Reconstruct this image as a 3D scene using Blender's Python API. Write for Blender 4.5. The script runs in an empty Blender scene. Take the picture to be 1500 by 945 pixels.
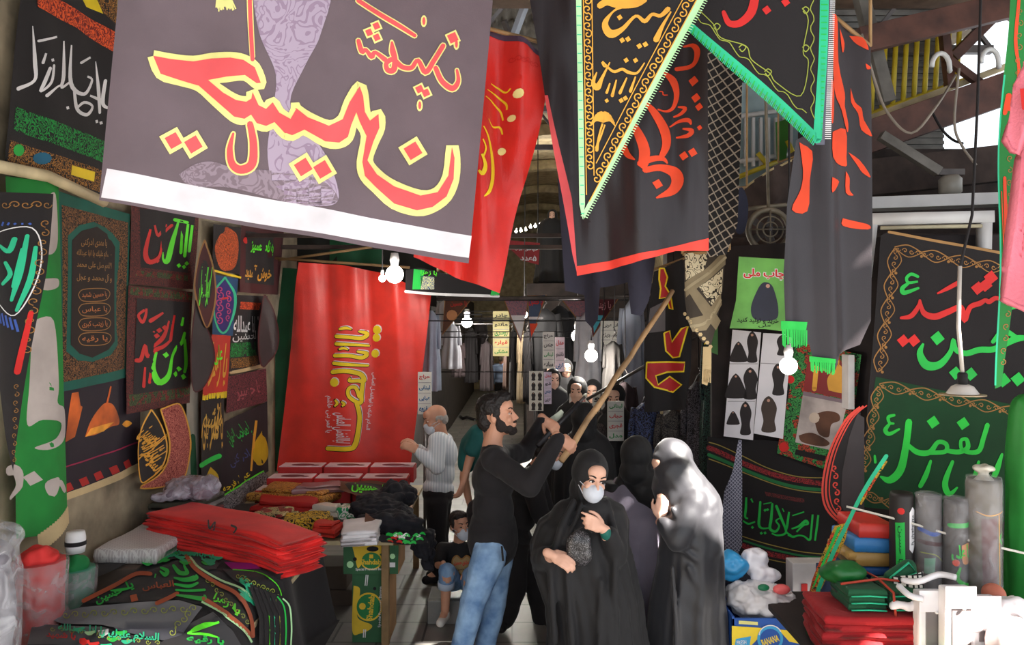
import bpy, bmesh, math, random
from mathutils import Vector, Matrix, noise
from mathutils.geometry import tessellate_polygon
R = math.radians
random.seed(7)
SC = bpy.context.scene
COL = SC.collection
F, HC, CX, CY = 1150.0, 2.2, 750.0, 472.5          # focal length in pixels, eye height, image centre (1500x945)
CAM = Vector((0, 0, HC))

# ------------------------------------------------------------------ camera
cd = bpy.data.cameras.new('camera'); cam = bpy.data.objects.new('camera', cd); COL.objects.link(cam)
cd.sensor_fit = 'HORIZONTAL'; cd.sensor_width = 36; cd.lens = 36 * F / 1500; cd.clip_start = .02; cd.clip_end = 200
cam.location = CAM; cam.rotation_euler = (R(90), 0, 0); SC.camera = cam
# ------------------------------------------------------------------ world, sun, exposure
wd = bpy.data.worlds.new('sky'); SC.world = wd; wd.use_nodes = True
bgn = wd.node_tree.nodes['Background']; bgn.inputs[0].default_value = (.86, .93, 1, 1); bgn.inputs[1].default_value = 1.55
SUN_DIR = Vector((.62, -.40, .68)).normalized()      # towards the sun
sd = bpy.data.lights.new('sun', 'SUN'); sd.energy = 42; sd.angle = R(.6); sd.color = (1, .95, .88)
so = bpy.data.objects.new('sun', sd); COL.objects.link(so); so.rotation_euler = SUN_DIR.to_track_quat('Z', 'Y').to_euler()
so.location = (6, -3, 9)
vs = SC.view_settings
vs.view_transform = 'Standard'; vs.look = 'None'; vs.gamma = 1; vs.use_curve_mapping = False; vs.exposure = .35
SC.cycles.max_bounces = 8; SC.cycles.transparent_max_bounces = 12

# ------------------------------------------------------------------ materials
def lin(c):
    return tuple(((x / 255) / 12.92 if x / 255 <= .04045 else ((x / 255 + .055) / 1.055) ** 2.4) for x in c) + (1,)
MATS = {}
def pbr(name):
    m = bpy.data.materials.new(name); m.use_nodes = True
    return m, m.node_tree.nodes, m.node_tree.links, m.node_tree.nodes['Principled BSDF']
def mat(name, c, rough=.8, metal=0, bump=0, bscale=60, sheen=0, trans=0, coat=0, vary=.12, emit=0):
    """procedural surface: colour with faint noise variation, optional bump, sheen, translucency, glow"""
    if name in MATS: return MATS[name]
    m, n, l, p = pbr(name)
    tc = n.new('ShaderNodeTexCoord')
    nz = n.new('ShaderNodeTexNoise'); nz.inputs['Scale'].default_value = 5; nz.inputs['Detail'].default_value = 4
    l.new(tc.outputs['Object'], nz.inputs['Vector'])
    mx = n.new('ShaderNodeMix'); mx.data_type = 'RGBA'; mx.blend_type = 'MULTIPLY'
    cr = n.new('ShaderNodeValToRGB'); e = cr.color_ramp.elements
    e[0].position = .3; e[1].position = .7; e[0].color = (1 - vary * 1.6,) * 3 + (1,); e[1].color = (1 + vary,) * 3 + (1,)
    l.new(nz.outputs['Fac'], cr.inputs['Fac'])
    mx.inputs[0].default_value = 1; mx.inputs[6].default_value = lin(c); l.new(cr.outputs['Color'], mx.inputs[7])
    l.new(mx.outputs[2], p.inputs['Base Color'])
    p.inputs['Roughness'].default_value = rough; p.inputs['Metallic'].default_value = metal
    p.inputs['Sheen Weight'].default_value = sheen; p.inputs['Coat Weight'].default_value = coat
    if emit: p.inputs['Emission Color'].default_value = lin(c); p.inputs['Emission Strength'].default_value = emit
    if bump:
        b = n.new('ShaderNodeBump'); b.inputs['Strength'].default_value = bump; b.inputs['Distance'].default_value = .01
        n2 = n.new('ShaderNodeTexNoise'); n2.inputs['Scale'].default_value = bscale; n2.inputs['Detail'].default_value = 3
        l.new(tc.outputs['Object'], n2.inputs['Vector']); l.new(n2.outputs['Fac'], b.inputs['Height']); l.new(b.outputs['Normal'], p.inputs['Normal'])
    if trans:
        t = n.new('ShaderNodeBsdfTranslucent'); l.new(mx.outputs[2], t.inputs['Color'])
        ms = n.new('ShaderNodeMixShader'); ms.inputs[0].default_value = trans
        l.new(p.outputs[0], ms.inputs[1]); l.new(t.outputs[0], ms.inputs[2]); l.new(ms.outputs[0], n['Material Output'].inputs['Surface'])
    MATS[name] = m
    return m
def orn(name, bg, fg, scale=40, width=.035, fg2=None, rough=.85, dist=.6):
    """curling embroidery: thin iso-lines of a noise field over the ground colour"""
    if name in MATS: return MATS[name]
    m, n, l, p = pbr(name)
    tc = n.new('ShaderNodeTexCoord'); nz = n.new('ShaderNodeTexNoise'); nz.inputs['Scale'].default_value = scale; nz.inputs['Detail'].default_value = 1.5; nz.inputs['Distortion'].default_value = dist
    l.new(tc.outputs['Object'], nz.inputs['Vector'])
    w = n.new('ShaderNodeMath'); w.operation = 'MULTIPLY'; w.inputs[1].default_value = 6; l.new(nz.outputs['Fac'], w.inputs[0])
    fr = n.new('ShaderNodeMath'); fr.operation = 'PINGPONG'; fr.inputs[1].default_value = .5; l.new(w.outputs[0], fr.inputs[0])
    lt = n.new('ShaderNodeMath'); lt.operation = 'LESS_THAN'; lt.inputs[1].default_value = width * 5; l.new(fr.outputs[0], lt.inputs[0])
    mx = n.new('ShaderNodeMix'); mx.data_type = 'RGBA'; l.new(lt.outputs[0], mx.inputs[0]); mx.inputs[6].default_value = lin(bg); mx.inputs[7].default_value = lin(fg)
    if fg2:
        n3 = n.new('ShaderNodeTexNoise'); n3.inputs['Scale'].default_value = scale * .35; l.new(tc.outputs['Object'], n3.inputs['Vector'])
        g = n.new('ShaderNodeMath'); g.operation = 'GREATER_THAN'; g.inputs[1].default_value = .52; l.new(n3.outputs['Fac'], g.inputs[0])
        m2 = n.new('ShaderNodeMix'); m2.data_type = 'RGBA'; l.new(g.outputs[0], m2.inputs[0]); m2.inputs[6].default_value = lin(fg); m2.inputs[7].default_value = lin(fg2)
        l.new(m2.outputs[2], mx.inputs[7])
    l.new(mx.outputs[2], p.inputs['Base Color']); p.inputs['Roughness'].default_value = rough
    MATS[name] = m
    return m
def checks(name, a, b, scale=60, rot=45, thin=.32, rough=.9, ax=0):
    """keffiyeh weave: crossed lines on a ground; ax picks the plane (0 = x,z  1 = x,y)"""
    if name in MATS: return MATS[name]
    m, n, l, p = pbr(name)
    tc = n.new('ShaderNodeTexCoord'); mp = n.new('ShaderNodeMapping'); l.new(tc.outputs['Object'], mp.inputs['Vector'])
    mp.inputs['Rotation'].default_value = (R(90) if ax == 0 else 0, 0, 0)
    m2 = n.new('ShaderNodeMapping'); m2.inputs['Rotation'].default_value = (0, 0, R(rot)); l.new(mp.outputs[0], m2.inputs['Vector'])
    sx = n.new('ShaderNodeSeparateXYZ'); l.new(m2.outputs[0], sx.inputs[0])
    hs = []
    for k in (0, 1):
        s = n.new('ShaderNodeMath'); s.operation = 'MULTIPLY'; s.inputs[1].default_value = scale; l.new(sx.outputs[k], s.inputs[0])
        f = n.new('ShaderNodeMath'); f.operation = 'FRACT'; l.new(s.outputs[0], f.inputs[0])
        t = n.new('ShaderNodeMath'); t.operation = 'LESS_THAN'; t.inputs[1].default_value = thin; l.new(f.outputs[0], t.inputs[0]); hs.append(t)
    mxm = n.new('ShaderNodeMath'); mxm.operation = 'MAXIMUM'; l.new(hs[0].outputs[0], mxm.inputs[0]); l.new(hs[1].outputs[0], mxm.inputs[1])
    mx = n.new('ShaderNodeMix'); mx.data_type = 'RGBA'; l.new(mxm.outputs[0], mx.inputs[0]); mx.inputs[6].default_value = lin(a); mx.inputs[7].default_value = lin(b)
    l.new(mx.outputs[2], p.inputs['Base Color']); p.inputs['Roughness'].default_value = rough
    MATS[name] = m
    return m
def plastic(name, c, alpha=.35, rough=.15):
    if name in MATS: return MATS[name]
    m, n, l, p = pbr(name)
    p.inputs['Base Color'].default_value = lin(c); p.inputs['Roughness'].default_value = rough
    tc = n.new('ShaderNodeTexCoord'); nz = n.new('ShaderNodeTexNoise'); nz.inputs['Scale'].default_value = 14; nz.inputs['Detail'].default_value = 5; nz.inputs['Distortion'].default_value = 1
    l.new(tc.outputs['Object'], nz.inputs['Vector'])
    b = n.new('ShaderNodeBump'); b.inputs['Strength'].default_value = .8; b.inputs['Distance'].default_value = .02; l.new(nz.outputs['Fac'], b.inputs['Height']); l.new(b.outputs['Normal'], p.inputs['Normal'])
    mr = n.new('ShaderNodeMapRange'); mr.inputs[1].default_value = .35; mr.inputs[2].default_value = .7; mr.inputs[3].default_value = alpha * .4; mr.inputs[4].default_value = min(1, alpha * 1.7)
    l.new(nz.outputs['Fac'], mr.inputs[0]); l.new(mr.outputs[0], p.inputs['Alpha'])
    MATS[name] = m
    return m
BLK = mat('black_cloth', (23, 18, 20), .85, sheen=.04, bump=.15, bscale=300)
BLK2 = mat('black_satin', (40, 32, 36), .42, sheen=.12, bump=.1, bscale=200, trans=.12)
RED = mat('red_thread', (205, 32, 28), .7)
ORG = mat('orange_thread', (235, 70, 25), .7)
GRN = mat('green_thread', (30, 185, 70), .7)
LIME = mat('lime_thread', (95, 235, 40), .7)
DGRN = mat('dark_green_cloth', (12, 72, 38), .85, bump=.2, bscale=250)
GOLD = mat('gold_thread', (222, 160, 52), .6)
DGOLD = mat('dull_gold_thread', (150, 105, 50), .7)
WHT = mat('white_thread', (228, 225, 225), .8)
YEL = mat('yellow_print', (238, 205, 30), .7)
MINT = mat('mint_edging', (40, 190, 140), .7)
TEAL = mat('teal_cloth', (20, 88, 74), .85)
MAR = mat('maroon_cloth', (72, 26, 28), .85)
CREAM = mat('cream_cloth', (196, 172, 128), .85, bump=.3, bscale=80)
WOOD = mat('bare_wood', (150, 118, 78), .7, bump=.3, bscale=30, vary=.25)
PALEW = mat('pale_wood', (196, 178, 140), .7, bump=.2, bscale=30, vary=.2)
STEEL = mat('painted_steel', (92, 86, 84), .5, metal=.4, bump=.2, bscale=20, vary=.25)
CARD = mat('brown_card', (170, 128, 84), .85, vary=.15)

# ------------------------------------------------------------------ objects, tags
def tag(o, label=None, cat=None, group=None, kind=None):
    if label: o['label'] = label
    if cat: o['category'] = cat
    if group: o['group'] = group
    if kind: o['kind'] = kind
    return o
def struct(o):
    o['kind'] = 'structure'; return o
def empty(name, loc, label, cat, group=None):
    o = bpy.data.objects.new(name, None); COL.objects.link(o); o.location = loc; o.empty_display_size = .1
    return tag(o, label, cat, group)
def link(name, me, parent=None):
    o = bpy.data.objects.new(name, me); COL.objects.link(o)
    if parent is not None:
        o.parent = parent; o.matrix_parent_inverse = Matrix.Translation(-Vector(parent.location)) if parent.parent is None and parent.type == 'EMPTY' else Matrix.Identity(4)
    return o
def mk(name, bm, mats, parent=None, smooth=False):
    me = bpy.data.meshes.new(name); bmesh.ops.recalc_face_normals(bm, faces=bm.faces) if smooth != 'keep' else None
    bm.to_mesh(me); bm.free()
    for m in (mats if isinstance(mats, (list, tuple)) else [mats]): me.materials.append(m)
    if smooth: me.polygons.foreach_set('use_smooth', [True] * len(me.polygons))
    return link(name, me, parent)
def W(px, py, Y):
    return Vector(((px - CX) / F * Y, Y, HC - (py - CY) / F * Y))
def ray(px, py):
    return Vector(((px - CX) / F, 1, -(py - CY) / F))
# bmesh shapes -------------------------------------------------------
def bbox(bm, lo, hi, bev=0, M=None, mi=0):
    r = bmesh.ops.create_cube(bm, size=1); lo = Vector(lo); hi = Vector(hi)
    bmesh.ops.scale(bm, verts=r['verts'], vec=hi - lo); bmesh.ops.translate(bm, verts=r['verts'], vec=(lo + hi) / 2)
    fs = list({f for v in r['verts'] for f in v.link_faces})
    for f in fs: f.material_index = mi
    vs_ = r['verts']
    if bev:
        b = bmesh.ops.bevel(bm, geom=list({e for f in fs for e in f.edges}), offset=bev, segments=2, affect='EDGES', profile=.6)
        vs_ = list({v for f in b['faces'] for v in f.verts} | {v for v in vs_ if v.is_valid})
        for f in b['faces']: f.material_index = mi
    if M is not None: bmesh.ops.transform(bm, matrix=M, verts=[v for v in vs_ if v.is_valid])
def btube(bm, pts, r, seg=8, mi=0, cap=True, rs=None):
    pts = [Vector(p) for p in pts]; rings = []
    for i, p in enumerate(pts):
        d = (pts[min(i + 1, len(pts) - 1)] - pts[max(i - 1, 0)]).normalized()
        u = d.orthogonal() if i == 0 else (rings[-1][1] - d * rings[-1][1].dot(d))
        u.normalize(); v = d.cross(u); rr = rs[i] if rs else r
        rings.append(([bm.verts.new(p + (u * math.cos(2 * math.pi * k / seg) + v * math.sin(2 * math.pi * k / seg)) * rr) for k in range(seg)], u))
    for (a, _), (b, _) in zip(rings, rings[1:]):
        for k in range(seg):
            f = bm.faces.new((a[k], a[(k + 1) % seg], b[(k + 1) % seg], b[k])); f.material_index = mi; f.smooth = True
    if cap:
        for a in (rings[0][0], rings[-1][0]): bm.faces.new(a).material_index = mi
def bball(bm, c, r, sub=2, mi=0, M=None):
    r = (r, r, r) if not isinstance(r, (tuple, list, Vector)) else r
    q = bmesh.ops.create_icosphere(bm, subdivisions=sub, radius=1)
    T = Matrix.Translation(Vector(c)) @ (M.to_4x4() if M else Matrix.Identity(4)) @ Matrix.Diagonal((*r, 1))
    bmesh.ops.transform(bm, matrix=T, verts=q['verts'])
    for f in {f for v in q['verts'] for f in v.link_faces}: f.material_index = mi; f.smooth = True
def tube(name, pts, r, m, parent=None, seg=8, rs=None):
    bm = bmesh.new(); btube(bm, pts, r, seg, rs=rs); return mk(name, bm, m, parent, smooth=True)
def box(name, lo, hi, m, parent=None, bev=.004, M=None):
    bm = bmesh.new(); bbox(bm, lo, hi, bev, M); return mk(name, bm, m, parent)
def lathe(name, prof, loc, m, parent=None, seg=32, wob=0):
    bm = bmesh.new(); rings = []
    for i, (r, z) in enumerate(prof):
        rings.append([bm.verts.new(Vector(loc) + Vector((math.cos(2 * math.pi * k / seg) * r * (1 + wob * noise.noise((k * .9, i * .7, loc[0]))), math.sin(2 * math.pi * k / seg) * r * (1 + wob * noise.noise((k * .9, i * .7, loc[0]))), z))) for k in range(seg)])
    for a, b in zip(rings, rings[1:]):
        for k in range(seg): bm.faces.new((a[k], a[(k + 1) % seg], b[(k + 1) % seg], b[k]))
    bm.faces.new(rings[0]); bm.faces.new(rings[-1])
    return mk(name, bm, m, parent, smooth=True)
def spline(pts, k=6):
    """Catmull-Rom through tuples of any length"""
    if len(pts) < 3: return [tuple(map(float, p)) for p in pts]
    out = []; P = [pts[0]] + list(pts) + [pts[-1]]
    for i in range(1, len(P) - 2):
        a, b, c, d = P[i - 1:i + 3]
        for j in range(k):
            t = j / k
            out.append(tuple(.5 * (2 * b[q] + (c[q] - a[q]) * t + (2 * a[q] - 5 * b[q] + 4 * c[q] - d[q]) * t * t + (3 * b[q] - a[q] - 3 * c[q] + d[q]) * t ** 3) for q in range(len(b))))
    out.append(tuple(map(float, pts[-1])))
    return out
# ------------------------------------------------------------------ Persian lettering
_AR = {}
for _c, _b, _n in (('ا', 0xFE8D, 2), ('آ', 0xFE81, 2), ('ب', 0xFE8F, 4), ('ة', 0xFE93, 2), ('ت', 0xFE95, 4), ('ث', 0xFE99, 4), ('ج', 0xFE9D, 4), ('ح', 0xFEA1, 4), ('خ', 0xFEA5, 4), ('د', 0xFEA9, 2), ('ذ', 0xFEAB, 2), ('ر', 0xFEAD, 2), ('ز', 0xFEAF, 2), ('س', 0xFEB1, 4), ('ش', 0xFEB5, 4), ('ص', 0xFEB9, 4), ('ض', 0xFEBD, 4), ('ط', 0xFEC1, 4), ('ظ', 0xFEC5, 4), ('ع', 0xFEC9, 4), ('غ', 0xFECD, 4), ('ف', 0xFED1, 4), ('ق', 0xFED5, 4), ('ک', 0xFED9, 4), ('ل', 0xFEDD, 4), ('م', 0xFEE1, 4), ('ن', 0xFEE5, 4), ('ه', 0xFEE9, 4), ('و', 0xFEED, 2), ('ی', 0xFBFC, 4), ('پ', 0xFB56, 4), ('چ', 0xFB7A, 4), ('گ', 0xFB92, 4)):
    _AR[_c] = (_b, _n)
def shape_fa(s):
    s = s.replace('لا', '\u0001'); out = []
    for i, c in enumerate(s):
        if c == '\u0001': b, n = 0xFEFB, 2
        elif c in _AR: b, n = _AR[c]
        else: out.append(c); continue
        pv = s[i - 1] if i else ' '; nx = s[i + 1] if i + 1 < len(s) else ' '
        jp = pv in _AR and _AR[pv][1] == 4
        jn = n == 4 and (nx in _AR or nx == '\u0001')
        out.append(chr(b + (3 if jp and jn else 2 if jn else 1 if jp else 0)))
    return ''.join(reversed(out))
_TX = {}
def glyphs(s, fa=True, bold=.012):
    """unit-box triangles of a line of text: list of (x, y) triples, x and y in 0..1"""
    k = (s, bold)
    if k not in _TX:
        c = bpy.data.curves.new('lettering', 'FONT'); c.body = shape_fa(s) if fa else s; c.size = 1; c.resolution_u = 2; c.offset = bold
        o = bpy.data.objects.new('lettering', c); COL.objects.link(o)
        dg = bpy.context.evaluated_depsgraph_get(); me = bpy.data.meshes.new_from_object(o.evaluated_get(dg), depsgraph=dg)
        me.calc_loop_triangles(); v = me.vertices
        xs = [p.co.x for p in v] or [0, 1]; ys = [p.co.y for p in v] or [0, 1]
        x0, x1, y0, y1 = min(xs), max(xs), min(ys), max(ys)
        _TX[k] = [[((v[i].co.x - x0) / (x1 - x0 + 1e-9), (v[i].co.y - y0) / (y1 - y0 + 1e-9)) for i in t.vertices] for t in me.loop_triangles]
        bpy.data.objects.remove(o); bpy.data.curves.remove(c); bpy.data.meshes.remove(me)
    return _TX[k]
# ------------------------------------------------------------------ flat things cut and lettered by sight lines, then bent
class Pl:
    def __init__(s, P, n):
        s.P = Vector(P); s.n = Vector(n).normalized(); s.ex = Vector((0, 0, 1)).cross(s.n)
        if s.ex.length < .01: s.ex = Vector((1, 0, 0))
        s.ex.normalize(); s.ey = s.n.cross(s.ex)
    def __call__(s, px, py):
        d = ray(px, py); t = (s.P - CAM).dot(s.n) / d.dot(s.n); q = CAM + d * t
        return q, s.n, (q - s.P).dot(s.ex), (q - s.P).dot(s.ey)
def vp(px1, Y1, px2, Y2, lean=0):
    """upright plane through two sight lines at given depths; lean tips its top away"""
    a, b = W(px1, CY, Y1), W(px2, CY, Y2); e = (b - a).normalized()
    n = Vector((e.y, -e.x, -math.tan(R(lean)))) if lean else Vector((e.y, -e.x, 0))
    return Pl(a, n)
class Top:
    """a table top at height z that turns down over its front edge at depth Yf"""
    def __init__(s, z, Yf): s.z, s.Yf = z, Yf
    def __call__(s, px, py):
        d = ray(px, py)
        if d.z < -1e-6:
            t = (s.z - HC) / d.z
            if t >= s.Yf:
                q = CAM + d * t; return q, Vector((0, 0, 1)), q.x, q.y
        q = CAM + d * s.Yf; return q, Vector((0, -1, 0)), q.x, s.Yf - (s.z - q.z)
def waves(*ws):
    """ws: (amplitude m, waves per m along a, per m along b, phase)"""
    return lambda a, b: sum(A * math.sin(2 * math.pi * (u * a + v * b) + ph) for A, u, v, ph in ws)
def zm(pts, ox, oy, s):
    return [(ox + p[0] / s, oy + p[1] / s) + tuple(q / s for q in p[2:]) for p in pts]
class Cloth:
    def __init__(s, surf, disp=None, cell=14, step=.0014):
        s.surf, s.disp, s.cell, s.step = surf, disp, cell, step; s.bm = bmesh.new(); s.mats = []
    def mi(s, m):
        if m not in s.mats: s.mats.append(m)
        return s.mats.index(m)
    def tri(s, a, b, c, i, lift):
        try:
            f = s.bm.faces.new([s.bm.verts.new((p[0], p[1], lift)) for p in (a, b, c)]); f.material_index = i
        except ValueError: pass
    def poly(s, pts, m, lift=1, holes=()):
        i = s.mi(m); loops = [[Vector((p[0], p[1], 0)) for p in pts]] + [[Vector((p[0], p[1], 0)) for p in h] for h in holes]
        flat = [v for l_ in loops for v in l_]
        for t in tessellate_polygon(loops): s.tri(*[flat[k] for k in t], i, lift)
        return s
    def smooth(s, pts, m, lift=1, k=5):
        q = spline(list(pts) + [pts[0]], k)[:-1]; return s.poly(q, m, lift)
    def stroke(s, pts, m, w=None, lift=2, k=5, closed=False, raw=False):
        """brush stroke through (x, y[, width])"""
        P = [tuple(p) if len(p) > 2 else (p[0], p[1], w) for p in pts]
        if closed: P.append(P[0])
        P = P if raw else spline(P, k); i = s.mi(m); L = []
        for j, p in enumerate(P):
            a, b = P[max(j - 1, 0)], P[min(j + 1, len(P) - 1)]; dx, dy = b[0] - a[0], b[1] - a[1]; q = math.hypot(dx, dy) or 1
            h = max(p[2], .3) / 2; L.append(((p[0] - dy / q * h, p[1] + dx / q * h), (p[0] + dy / q * h, p[1] - dx / q * h)))
        for (a, b), (c, d) in zip(L, L[1:]):
            s.tri(a, b, c, i, lift); s.tri(b, d, c, i, lift)
        if not closed:
            for p in (P[0], P[-1]):
                if p[2] > 3: s.disc(p[0], p[1], p[2] / 2, m, lift, 7)
        return s
    def disc(s, x, y, r, m, lift=2, n=10, ry=None):
        i = s.mi(m); q = [(x + r * math.cos(2 * math.pi * k / n), y + (ry or r) * math.sin(2 * math.pi * k / n)) for k in range(n)]
        for k in range(1, n - 1): s.tri(q[0], q[k], q[k + 1], i, lift)
        return s
    def dia(s, x, y, r, m, lift=2, rot=8, edge=None):
        if edge: s.dia(x, y, r + edge[1], edge[0], lift - .5, rot)
        q = [(x + r * math.cos(R(rot + 90 * k)), y + r * math.sin(R(rot + 90 * k))) for k in range(4)]
        i = s.mi(m); s.tri(q[0], q[1], q[2], i, lift); s.tri(q[0], q[2], q[3], i, lift); return s
    def text(s, t, cx, cy, w, h, m, rot=0, lift=2, fa=True, bold=.012, skew=0):
        i = s.mi(m); c, sn = math.cos(R(rot)), math.sin(R(rot))
        for T in glyphs(t, fa, bold):
            q = []
            for x, y in T:
                a, b = (x - .5) * w, (.5 - y) * h; a -= b * skew; q.append((cx + a * c - b * sn, cy + a * sn + b * c))
            s.tri(*q, i, lift)
        return s
    def scrolls(s, p, q, n, r, m, lift=2, w=1.6):
        """a running border of small curls from p to q"""
        for k in range(n):
            t = (k + .5) / n; x, y = p[0] + (q[0] - p[0]) * t, p[1] + (q[1] - p[1]) * t
            a0 = math.atan2(q[1] - p[1], q[0] - p[0]) + (math.pi if k % 2 else 0)
            s.stroke([(x + r * (1 - j / 9) * math.cos(a0 + j * .85), y + r * (1 - j / 9) * math.sin(a0 + j * .85)) for j in range(9)], m, w, lift, k=2)
        return s
    def fringe(s, p, q, n, ln, m, lift=1, dx=0):
        for k in range(n):
            t = (k + .5) / n; x, y = p[0] + (q[0] - p[0]) * t, p[1] + (q[1] - p[1]) * t; g = ln * random.uniform(.85, 1.1)
            s.stroke([(x, y), (x + dx + random.uniform(-1, 1), y + g)], m, max(1.2, math.hypot(q[0] - p[0], q[1] - p[1]) / n * .8), lift, raw=True)
        return s
    def build(s, name, label=None, cat=None, group=None, parent=None, thick=0):
        bm = s.bm; bmesh.ops.remove_doubles(bm, verts=bm.verts, dist=.02)
        xs = [v.co.x for v in bm.verts]; ys = [v.co.y for v in bm.verts]
        for ax, lo, hi in ((0, min(xs), max(xs)), (1, min(ys), max(ys))):
            k = lo + s.cell
            while k < hi:
                co = Vector((k, 0, 0)) if ax == 0 else Vector((0, k, 0)); no = Vector((1, 0, 0)) if ax == 0 else Vector((0, 1, 0))
                bmesh.ops.bisect_plane(bm, geom=bm.verts[:] + bm.edges[:] + bm.faces[:], plane_co=co, plane_no=no, dist=.001); k += s.cell
        for v in bm.verts:
            P, n, a, b = s.surf(v.co.x, v.co.y)
            v.co = P + n * (v.co.z * s.step + (s.disp(a, b) if s.disp else 0))
        for f in bm.faces:
            f.normal_update()
            if f.normal.dot(f.calc_center_median() - CAM) > 0: f.normal_flip()
            f.smooth = True
        return tag(mk(name, bm, s.mats, parent, smooth='keep'), label, cat, group)
# ------------------------------------------------------------------ soft bodies: shapes fused into one skin
def C(p, r, q, t): return ('c', Vector(p), r, Vector(q), t)
def E(c, r, M=None): return ('e', Vector(c), r, M)
def chain(*pr): return [C(a[0], a[1], b[0], b[1]) for a, b in zip(pr, pr[1:])]
def blob(name, prims, vox, m, parent=None, it=3, disp=None, T=None, fac=.5):
    bm = bmesh.new()
    for p in prims:
        if p[0] == 'e': bball(bm, p[1], p[2], 3 if max(p[2]) > .05 else 2, 0, p[3])
        else:
            _, a, r, b, t = p; d = b - a
            bball(bm, a, r, 2); bball(bm, b, t, 2)
            if d.length > 1e-5:
                q = bmesh.ops.create_cone(bm, cap_ends=True, segments=14, radius1=r, radius2=t, depth=d.length)
                bmesh.ops.transform(bm, matrix=Matrix.Translation((a + b) / 2) @ d.to_track_quat('Z', 'Y').to_matrix().to_4x4(), verts=q['verts'])
    if T is not None: bm.transform(T)
    me = bpy.data.meshes.new(name); bm.to_mesh(me); bm.free()
    o = bpy.data.objects.new(name, me); COL.objects.link(o)
    r = o.modifiers.new('r', 'REMESH'); r.mode = 'VOXEL'; r.voxel_size = vox
    if it: q = o.modifiers.new('s', 'SMOOTH'); q.factor = fac; q.iterations = it
    dg = bpy.context.evaluated_depsgraph_get(); me2 = bpy.data.meshes.new_from_object(o.evaluated_get(dg), depsgraph=dg)
    bpy.data.objects.remove(o); bpy.data.meshes.remove(me)
    if disp:
        nn = [v.normal.copy() for v in me2.vertices]
        for v, n in zip(me2.vertices, nn): v.co += n * disp(v.co, n)
    me2.materials.clear(); me2.materials.append(m); me2.polygons.foreach_set('use_smooth', [True] * len(me2.polygons)); me2.name = name
    return link(name, me2, parent)
ORD = ['topmost', 'second from the top', 'third from the top', 'fourth from the top', 'fifth from the top', 'sixth from the top', 'seventh from the top', 'eighth from the top', 'ninth from the top', 'tenth from the top']
# ================================================================== SETTING
def floor_mat():
    m, n, l, p = pbr('stone_pavers')
    tc = n.new('ShaderNodeTexCoord'); br = n.new('ShaderNodeTexBrick'); l.new(tc.outputs['Object'], br.inputs['Vector'])
    br.inputs['Color1'].default_value = lin((126, 115, 102)); br.inputs['Color2'].default_value = lin((106, 98, 88)); br.inputs['Mortar'].default_value = lin((66, 62, 60))
    br.inputs['Scale'].default_value = 1; br.inputs['Brick Width'].default_value = .62; br.inputs['Row Height'].default_value = .36; br.inputs['Mortar Size'].default_value = .008
    nz = n.new('ShaderNodeTexNoise'); nz.inputs['Scale'].default_value = 3.5; nz.inputs['Detail'].default_value = 7; l.new(tc.outputs['Object'], nz.inputs['Vector'])
    mx = n.new('ShaderNodeMix'); mx.data_type = 'RGBA'; mx.blend_type = 'MULTIPLY'; mx.inputs[0].default_value = .7
    l.new(br.outputs['Color'], mx.inputs[6]); l.new(nz.outputs['Color'], mx.inputs[7])
    hs = n.new('ShaderNodeHueSaturation'); hs.inputs['Saturation'].default_value = .35; hs.inputs['Value'].default_value = 1.5; l.new(mx.outputs[2], hs.inputs['Color'])
    l.new(hs.outputs[0], p.inputs['Base Color']); p.inputs['Roughness'].default_value = .45
    b = n.new('ShaderNodeBump'); b.inputs['Strength'].default_value = .3; l.new(br.outputs['Fac'], b.inputs['Height']); b.invert = True; l.new(b.outputs['Normal'], p.inputs['Normal'])
    return m
FL = floor_mat()
PLASTER = mat('stained_plaster', (150, 136, 112), .9, bump=.4, bscale=14, vary=.3)
DARKW = mat('grimy_wall', (64, 52, 47), .9, bump=.3, bscale=10, vary=.35)
BRICK = mat('sandy_brick', (176, 160, 128), .9, bump=.5, bscale=22, vary=.22)
BROWN = mat('rusty_steel', (84, 52, 42), .6, bump=.3, bscale=18, vary=.35)
GREYS = mat('dusty_sheet', (108, 104, 98), .6, metal=.3, bump=.2, bscale=12, vary=.3)
bm = bmesh.new()
pr = [(-7, 0), (8.2, 0), (20, -.45), (34, -.62)]
for x in (-7, 7): [bm.verts.new((x, y, z)) for y, z in pr] + [bm.verts.new((x, y, -1)) for y, z in (pr[0], pr[-1])]
bm.verts.ensure_lookup_table(); A, B = bm.verts[:6], bm.verts[6:12]
for i, j in ((0, 1), (1, 2), (2, 3)): bm.faces.new((A[i], A[j], B[j], B[i]))
bm.faces.new((A[4], A[0], B[0], B[4])); bm.faces.new((A[3], A[5], B[5], B[3])); bm.faces.new((A[5], A[4], B[4], B[5])); struct(mk('floor', bm, FL))
bm = bmesh.new(); bbox(bm, (-.62, 5.72, 0), (-.22, 6.05, .17), .008); struct(mk('floor_step', bm, FL))
struct(box('wall_left', (-2.55, .6, -.7), (-2.25, 33, 4.8), PLASTER))
struct(box('wall_right', (4.5, 3.4, -.7), (4.8, 33, 3.2), DARKW))
bm = bmesh.new()                                                    # brick end wall of the arcade
bbox(bm, (-3, 33, -1), (5, 33.3, 9)); struct(mk('wall_end', bm, BRICK))
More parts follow.
